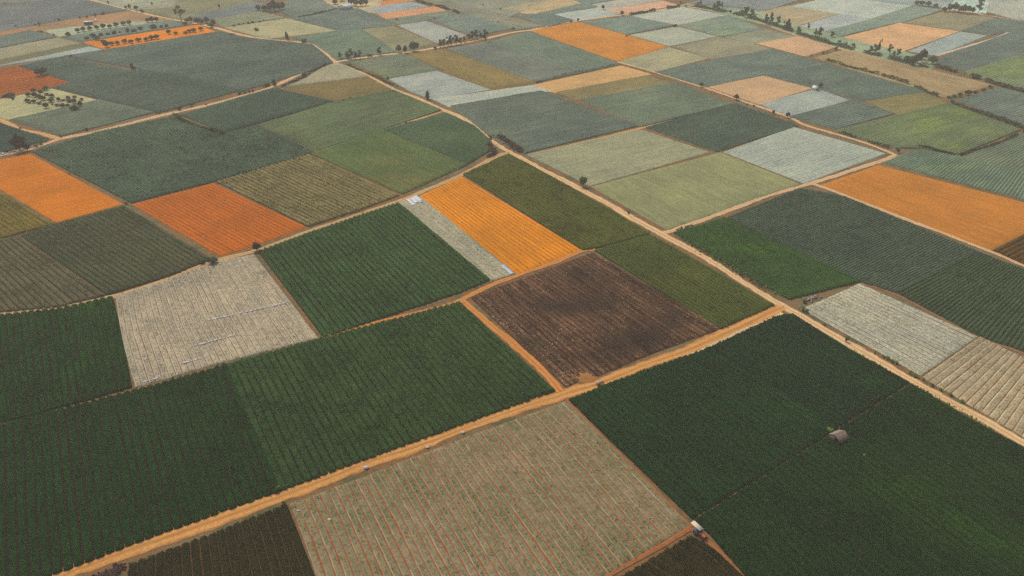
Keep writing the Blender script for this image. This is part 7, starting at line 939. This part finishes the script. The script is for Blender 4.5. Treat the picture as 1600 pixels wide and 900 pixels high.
def hut():
    x, y = PLACES['hut']
    t = empty('field_hut', (x, y, 0), PLACES['hut_rot'])
    tag(t, 'small thatched gable hut with open dark front in the dark green crop', 'hut')
    # local: ridge along +y, front gable at y = 0 (towards -y)
    W, L, E, Rg = 1.7, 3.4, 1.75, 2.85
    wl = []
    wl.append(box(-W + .1, L / 2, E / 2, .12, L - .3, E)); wl.append(box(W - .1, L / 2, E / 2, .12, L - .3, E))
    wl.append(box(0, L - .16, E / 2, 2 * W - .35, .1, E))
    wl.append(box(-W * .42, .1, E / 2, W * 1.05, .1, E))
    obj('wall', wl, plain('rosy_planks', (.26, .185, .15), .9, .1, .35, 4), t)
    prism_obj('gable', [(-W + .2, E + .003), (W - .2, E + .003), (0, Rg - .2)], .06, .14, plain('rosy_gable', (.27, .19, .155), .9, .1, .35, 4), t)
    prism_obj('gable', [(-W + .2, E + .003), (W - .2, E + .003), (0, Rg - .2)], L - .2, L - .12, THATCH_D, t)
    th = .14
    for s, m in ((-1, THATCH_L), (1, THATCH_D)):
        poly = [(0, Rg), (s * (W + .3), E - .2), (s * (W + .3), E - .2 - th), (0, Rg - th)]
        if s < 0: poly = poly[::-1]
        n = 15
        ys = np.linspace(-.12, L + .3, n)
        jit = rng.uniform(-.06, .06, n)
        vs, fs = [], []
        for k in range(n):
            for (px, pz) in poly:
                vs.append((px * (1 + (jit[k] * .4 if abs(px) > .5 else 0)), ys[k], pz + jit[k] * .5 * (abs(px) > .5)))
        for k in range(n - 1):
            for j in range(4):
                fs.append([k * 4 + j, (k + 1) * 4 + j, (k + 1) * 4 + (j + 1) % 4, k * 4 + (j + 1) % 4])
        fs.append([0, 1, 2, 3]); fs.append([(n - 1) * 4 + j for j in (3, 2, 1, 0)])
        mesh_obj('roof', vs, [np.array(fs)], m, t)['label'] = 'pale thatch roof slope' if s < 0 else 'brown thatch roof slope'
    obj('post', [limb((W * .75, .12, 0), (W * .75, .12, E + .3), .07, .06, 8)], WOOD, t)
    obj('floor_shade', [box(.3, L * .5, .05, 1.8, L - .6, .04)], DARK, t)  # near-black sheet put in for the shade inside the hut
hut()

def tractor():
    x, y = PLACES['tractor']
    t = empty('tractor', (x, y, 0), PLACES['tractor_rot'])
    tag(t, 'orange tractor with long cream canopy and blue wheels on red-orange path', 'tractor')
    OR = plain('orange_paint', (.62, .17, .02), .45, .5, .1, 3); BL = plain('blue_paint', (.05, .11, .30), .5, .5)
    CR = plain('cream_canvas', (.62, .54, .39), .7, .3, .06, 2); TY = plain('rubber', (.018, .017, .016), .9, .2)
    GR = plain('grey_metal', (.25, .25, .25), .5, .5); RD = plain('red_paint', (.40, .05, .03), .5, .4)
    # +x forward
    prism_obj('hood', [(.6, .75), (1.95, .7), (2.05, 1.05), (1.9, 1.28), (.6, 1.38)], -.36, .36, OR, t)
    obj('grille', [box(2.06, 0, .9, .06, .58, .42)], DARK, t)
    for s in (-1, 1): obj('headlight', [wheel(0, 0, 0, .09, .06, 12)], plain('lamp_glass', (.7, .7, .65), .2, .6), t).location = (2.0, s * .27, 1.2)
    obj('chassis', [box(.5, 0, .68, 2.9, .42, .32), box(1.75, 0, .55, .16, 1.1, .14), box(-.55, 0, .7, .25, 1.3, .22)], GR, t)
    obj('exhaust_pipe', [limb((1.3, .2, 1.3), (1.3, .2, 1.95), .035, .03, 8)], GR, t)
    for s in (-1, 1):
        for (wx, wr, ww, wy) in ((-.55, .72, .42, .78), (1.75, .42, .26, .66)):
            wh = obj('wheel', [wheel(0, 0, 0, wr * .3, ww + .04, 12)], GR, t); wh.location = (wx, s * wy, wr)
            obj('tyre', [wheel(0, 0, 0, wr, ww, 24, wr * .62)], TY, wh)
            obj('rim', [wheel(0, 0, 0, wr * .63, ww * .7, 20)], BL, wh)
        v = [(-.55 + math.cos(a) * r_, s * .78 + o, .72 + math.sin(a) * r_) for a in np.linspace(.2, 2.6, 9) for r_ in (.80, .85) for o in (-.24, .24)]
        f = []
        for k in range(8):
            b = k * 4; f += [[b, b + 1, b + 5, b + 4], [b + 2, b + 6, b + 7, b + 3], [b, b + 4, b + 6, b + 2], [b + 1, b + 3, b + 7, b + 5]]
        mesh_obj('fender', v, [np.array(f)], BL, t)
    obj('seat', [box(-.35, 0, 1.02, .45, .5, .12), box(-.58, 0, 1.25, .1, .5, .42)], TY, t)
    obj('driver_platform', [box(.1, 0, .6, .7, .95, .05)], RD, t)
    st = obj('steering_wheel', [wheel(0, 0, 0, .2, .04, 16, .16)], TY, t); st.location = (.32, 0, 1.42); st.rotation_euler = (math.radians(60), 0, math.radians(90))
    for px in (-2.2, .35):
        for s in (-1, 1): obj('canopy_post', [limb((px if px > 0 else -.9, s * .55, .8), (px, s * .5, 2.2), .035, .035, 8)], GR, t)
    n = 9; cv, cf = [], []
    for k in range(n):
        yy = -.68 + 1.36 * k / (n - 1); zz = 2.2 + .14 * (1 - (yy / .68) ** 2)
        for xx in (-2.55, .55):
            cv += [(xx, yy, zz), (xx, yy, zz + .06)]
    for k in range(n - 1):
        b = k * 4; cf += [[b, b + 2, b + 6, b + 4], [b + 1, b + 5, b + 7, b + 3], [b, b + 4, b + 5, b + 1], [b + 2, b + 3, b + 7, b + 6]]
    cf += [[0, 1, 3, 2], [(n - 1) * 4, (n - 1) * 4 + 2, (n - 1) * 4 + 3, (n - 1) * 4 + 1]]
    mesh_obj('canopy', cv, [np.array(cf)], CR, t)
tractor()

def cart():
    x, y = PLACES['cart']
    t = empty('motor_tricycle', (x, y, 0), PLACES['cart_rot'])
    tag(t, 'small grey load-carrying tricycle with orange ends parked on the wide track', 'tricycle')
    GR = plain('faded_grey', (.30, .29, .30), .6, .4, .2, 5); TY = plain('rubber_worn', (.02, .02, .02), .9, .2)
    OR = plain('faded_orange', (.55, .17, .05), .6, .3); ST = plain('steel', (.2, .2, .2), .4, .5)
    obj('cargo_box', [box(-.45, 0, .62, 1.5, 1.1, .06), box(-.45, .54, .84, 1.5, .04, .4), box(-.45, -.54, .84, 1.5, .04, .4), box(-1.18, 0, .84, .04, 1.04, .4), box(.28, 0, .84, .04, 1.04, .4)], GR, t)
    obj('tailgate', [box(-1.23, 0, .84, .04, 1.1, .42)], OR, t)
    obj('sack_load', [box(-.5, .05, .93, 1.1, .8, .5, .1)], plain('sacking', (.42, .40, .38), .9, .1, .2, 5), t)
    obj('fuel_tank', [box(.95, 0, .82, .5, .28, .26)], OR, t)
    obj('saddle', [box(.5, 0, .86, .5, .3, .12)], TY, t)
    obj('frame', [box(.4, 0, .5, 1.7, .14, .1), limb((1.25, 0, .35), (1.1, 0, 1.1), .04, .035, 8)], ST, t)
    obj('handlebar', [limb((1.05, -.35, 1.12), (1.05, .35, 1.12), .025, .025, 8)], ST, t)
    for (wx, wy) in ((-.6, .62), (-.6, -.62), (1.28, 0)):
        wh = obj('wheel', [wheel(0, 0, 0, .12, .14, 12)], ST, t); wh.location = (wx, wy, .32)
        obj('tyre', [wheel(0, 0, 0, .32, .13, 20, .22)], TY, wh)
cart()

def gable_house(name, label, cat, key, W, L, E, Rg, wallc, roofc, openings, extra=None):
    x, y = PLACES[key]
    t = empty(name, (x, y, 0), PLACES[key + '_rot'])
    tag(t, label, cat)
    WM = plain(name + '_wall', wallc, .85, .2, .1, 1); RM = plain(name + '_roof', roofc, .5, .4, .08, .8)
    GL = plain(name + '_glass', (.03, .035, .04), .2, .5)
    hw, hl = W / 2, L / 2
    v, s, caps = prism([(-hw, 0), (hw, 0), (hw, E), (0, Rg - .12), (-hw, E)], -hl, hl)
    mesh_obj('wall', v, [np.array(s)] + [np.array([c]) for c in caps], WM, t)
    for sd in (-1, 1):
        sl = (Rg - E) / hw
        ex = hw + .4
        poly = [(0, Rg + .06), (sd * ex, Rg - sl * ex + .06), (sd * ex, Rg - sl * ex - .03), (0, Rg - .03)]
        if sd < 0: poly = poly[::-1]
        prism_obj('roof', poly, -hl - .4, hl + .4, RM, t)
    for (nm, px, py, pz, sx, sy, sz) in openings:
        w = obj(nm, [box(px, py, pz, sx, sy, sz)], WOOD if nm == 'door' else WM, t)
        if nm == 'window': obj('pane', [box(px * 1.01, py * 1.006, pz, sx * .98, sy * .8 if sx < sy else sy, sz * .8)], GL, w)
    if extra: extra(t, WM, RM)
    return t

def annex(t, WM, RM):
    obj('annex', [box(-7.2, 1.0, 1.3, 4.6, 5.0, 2.6)], WM, t)
    obj('annex_roof', [box(-7.2, 1.0, 2.72, 5.2, 5.6, .14)], plain('rose_roof', (.52, .34, .28), .7, .3, .1, 1), t)
gable_house('farmhouse', 'white farmhouse with pale blue roof and rosy annex among dark trees', 'house', 'house', 7.6, 10.0, 2.9, 4.9, (.66, .60, .54), (.50, .56, .62),
            [('door', 0.0, -5.03, 1.05, 1.1, .08, 2.1), ('window', 2.3, -5.03, 1.6, 1.2, .08, 1.1), ('window', -2.3, -5.03, 1.6, 1.2, .08, 1.1),
             ('window', 3.83, -2.5, 1.6, .08, 1.2, 1.1), ('window', 3.83, 2.5, 1.6, .08, 1.2, 1.1)], annex)
gable_house('white_hut', 'tiny white hut with a gable roof beside a dark tree', 'hut', 'whitehut', 2.6, 3.2, 1.9, 2.8, (.62, .58, .55), (.70, .68, .66),
            [('door', 0.0, -1.63, .85, .8, .07, 1.7)])

def shed():
    x, y = PLACES['shed']
    t = empty('open_shed', (x, y, 0), PLACES['shed_rot'])
    tag(t, 'open shed with white roof and dark teal front by the dome trees', 'shed')
    WH = plain('white_sheeting', (.72, .70, .68), .6, .3, .08, 1); TE = plain('teal_net', (.03, .10, .09), .8, .2, .2, 2)
    obj('roof', [box(0, 0, 2.85, 7.0, 4.4, .12)], WH, t)
    obj('back_wall', [box(0, 1.9, 1.4, 6.2, .12, 2.7)], TE, t)
    obj('side_wall', [box(-3.0, 0, 1.4, .1, 3.6, 2.7)], TE, t)
    obj('front_net', [box(.6, -1.9, 1.35, 3.6, .08, 2.5)], TE, t)
    for px in (-3.1, 3.1):
        obj('post', [limb((px, -2.05, 0), (px, -2.05, 2.8), .07, .07, 8)], WOOD, t)
shed()
x, y = PLACES['trailer']
t = empty('canvas_shelter', (x, y, 0), .3); tag(t, 'small white canvas shelter right of the open shed', 'shelter')
CV = plain('white_canvas', (.7, .66, .62), .8, .2)
prism_obj('canopy', [(-1.5, 1.5), (0, 2.4), (1.5, 1.5), (1.5, 1.42), (0, 2.3), (-1.5, 1.42)], -1.4, 1.4, CV, t)
for px in (-1.3, 1.3):
    for py in (-1.2, 1.2): obj('pole', [limb((px, py, 0), (px, py, 1.55), .04, .04, 6)], WOOD, t)

# plastic sheeting left on the beds
SHEET = {'white': plain('plastic_white', (.62, .64, .62), .35, .5, .15, 1.5), 'blue': plain('plastic_blue', (.40, .48, .56), .35, .5, .15, 1.5),
         'lilac': plain('plastic_lilac', (.46, .41, .40), .5, .4, .25, .8)}
for (name, label, group, tint, w, a, b, dash) in PLACES['sheets']:
    a = np.array(a); b = np.array(b); d = b - a; L = float(np.hypot(*d)); d /= L; nn = np.array([-d[1], d[0]])
    k = max(4, int(L / .4)); vs = []
    for q in range(k + 1):
        sft = (rng.random() - .5) * w * .2
        for s in (-.5, -.17, .17, .5):
            p = a + d * L * q / k + nn * (s * w * (1 + (rng.random() - .5) * .15) + sft)
            vs.append((p[0], p[1], .34 + rng.random() * .08 - (.05 if abs(s) > .4 else 0)))
    qs = []
    for q in range(k):
        if dash and rng.random() < .36: continue
        for s in range(3): qs.append([q * 4 + s, q * 4 + s + 1, q * 4 + s + 5, q * 4 + s + 4])
    o = mesh_obj(name, vs, [np.array(qs)], SHEET[tint])
    so = o.modifiers.new('thickness', 'SOLIDIFY'); so.thickness = .02
    tag(o, label, 'plastic sheet', group)

# sacks along the wide track
SACK = plain('sack_white', (.66, .63, .60), .8, .2, .1, 4)
for (x, y, s, label) in PLACES['sacks']:
    vs, fs = [], []
    nu, nv = 10, 7
    for j in range(nv + 1):
        for k in range(nu):
            a = 2 * math.pi * k / nu; e = math.pi * (j / nv - .5)
            ce = abs(math.cos(e)) ** .6
            vs.append((x + s * .6 * ce * math.cos(a) * (1 + .06 * math.sin(3 * a)), y + s * .38 * ce * math.sin(a), s * .3 + s * .3 * math.sin(e) * (1 + .1 * math.cos(2 * a))))
    for j in range(nv):
        for k in range(nu): fs.append([j * nu + k, j * nu + (k + 1) % nu, (j + 1) * nu + (k + 1) % nu, (j + 1) * nu + k])
    tag(mesh_obj('sack', vs, [np.array(fs)], SACK, smooth=True), label, 'sack', 'white sacks beside the wide track')

# loose rubble and harvest debris
def scatter(name, label, mat, pts, spread, n, size, seed):
    r = np.random.default_rng(seed)
    c = smooth_line(pts, 1.0)
    k = r.integers(0, len(c), n)
    parts = []
    for q in range(n):
        s = size * r.uniform(.4, 1.4)
        v, f = box(c[k[q], 0] + r.normal(0, spread), c[k[q], 1] + r.normal(0, spread), s * .35, s, s * r.uniform(.5, 1), s * .7, r.random() * 3)
        v = v + r.normal(0, s * .12, v.shape); parts.append((v, f))
    v, f = merge(parts)
    tag(mesh_obj(name, v, [f], mat), label, 'debris', kind='stuff')
scatter('rubble', 'white rubble along the track by the biggest dark tree', plain('pale_stone', (.55, .52, .50), .9, .1, .2, 1), PLACES['rubble'], .5, 70, .7, 3)
scatter('debris', 'dark brown harvest debris beside the wide track at the frame edge', plain('dark_straw', (.06, .035, .03), .9, .1, .4, 3), PLACES['debris'], .9, 160, .5, 4)
scatter('rubble', 'grey stones around the dug pit near the track crossing', plain('grey_stone', (.30, .24, .21), .9, .1, .3, 1), PLACES['pit'], .7, 50, .6, 5)

# dug earth beside the burnt field: a low uneven mound
mp = np.array(PLACES['mound']); mc = mp.mean(0)
nr_, na_ = 9, 48
ang = np.linspace(0, 2 * np.pi, na_, endpoint=False)
pa = np.arctan2(mp[:, 1] - mc[1], mp[:, 0] - mc[0]); pr = np.hypot(*(mp - mc).T); od = np.argsort(pa)
rad = np.interp(ang, np.concatenate([pa[od] - 2 * np.pi, pa[od], pa[od] + 2 * np.pi]), np.tile(pr[od], 3))
rr = np.linspace(0, 1, nr_)
mx = mc[0] + np.cos(ang)[None] * rad[None] * rr[:, None]; my = mc[1] + np.sin(ang)[None] * rad[None] * rr[:, None]
rag = 1 + .25 * (vnoise(mx * .8, my * .8, 3) - .5)
mx = mc[0] + (mx - mc[0]) * rag; my = mc[1] + (my - mc[1]) * rag
mz = .1 + .28 * (1 - rr[:, None] ** 2) * (.4 + vnoise(mx * .5, my * .5, 8)); mz[-1] = 0
mi = np.arange(nr_ * na_).reshape(nr_, na_)
mf = np.stack([mi[:-1], np.roll(mi[:-1], -1, 1), np.roll(mi[1:], -1, 1), mi[1:]], -1).reshape(-1, 4)
mo = mesh_obj('soil_mound', np.stack([mx, my, mz], -1).reshape(-1, 3), [mf], plain('fresh_earth', (.36, .165, .05), .95, .05, .35, .8))
tag(mo, 'fresh orange earth dug at the burnt field corner beside the wide track', 'soil mound', kind='structure')

# ------------------------------------------------------------------ haze
if HAZE_DENSITY > 0:
    v, f = box(0, 1750, 82, 5400, 5100, 170)
    hm = bpy.data.materials.new('haze')
    n, l = nodes_of(hm)
    n.remove(n['Principled BSDF'])
    pv = n.new('ShaderNodeVolumePrincipled')
    pv.inputs['Color'].default_value = (*HAZE_COLOR, 1)
    pv.inputs['Density'].default_value = HAZE_DENSITY
    pv.inputs['Anisotropy'].default_value = .0
    l.new(pv.outputs[0], n['Material Output'].inputs['Volume'])
    hz = mesh_obj('haze', v, [f], hm)
    tag(hz, 'thin pale haze over the whole farmland', 'haze', kind='stuff')
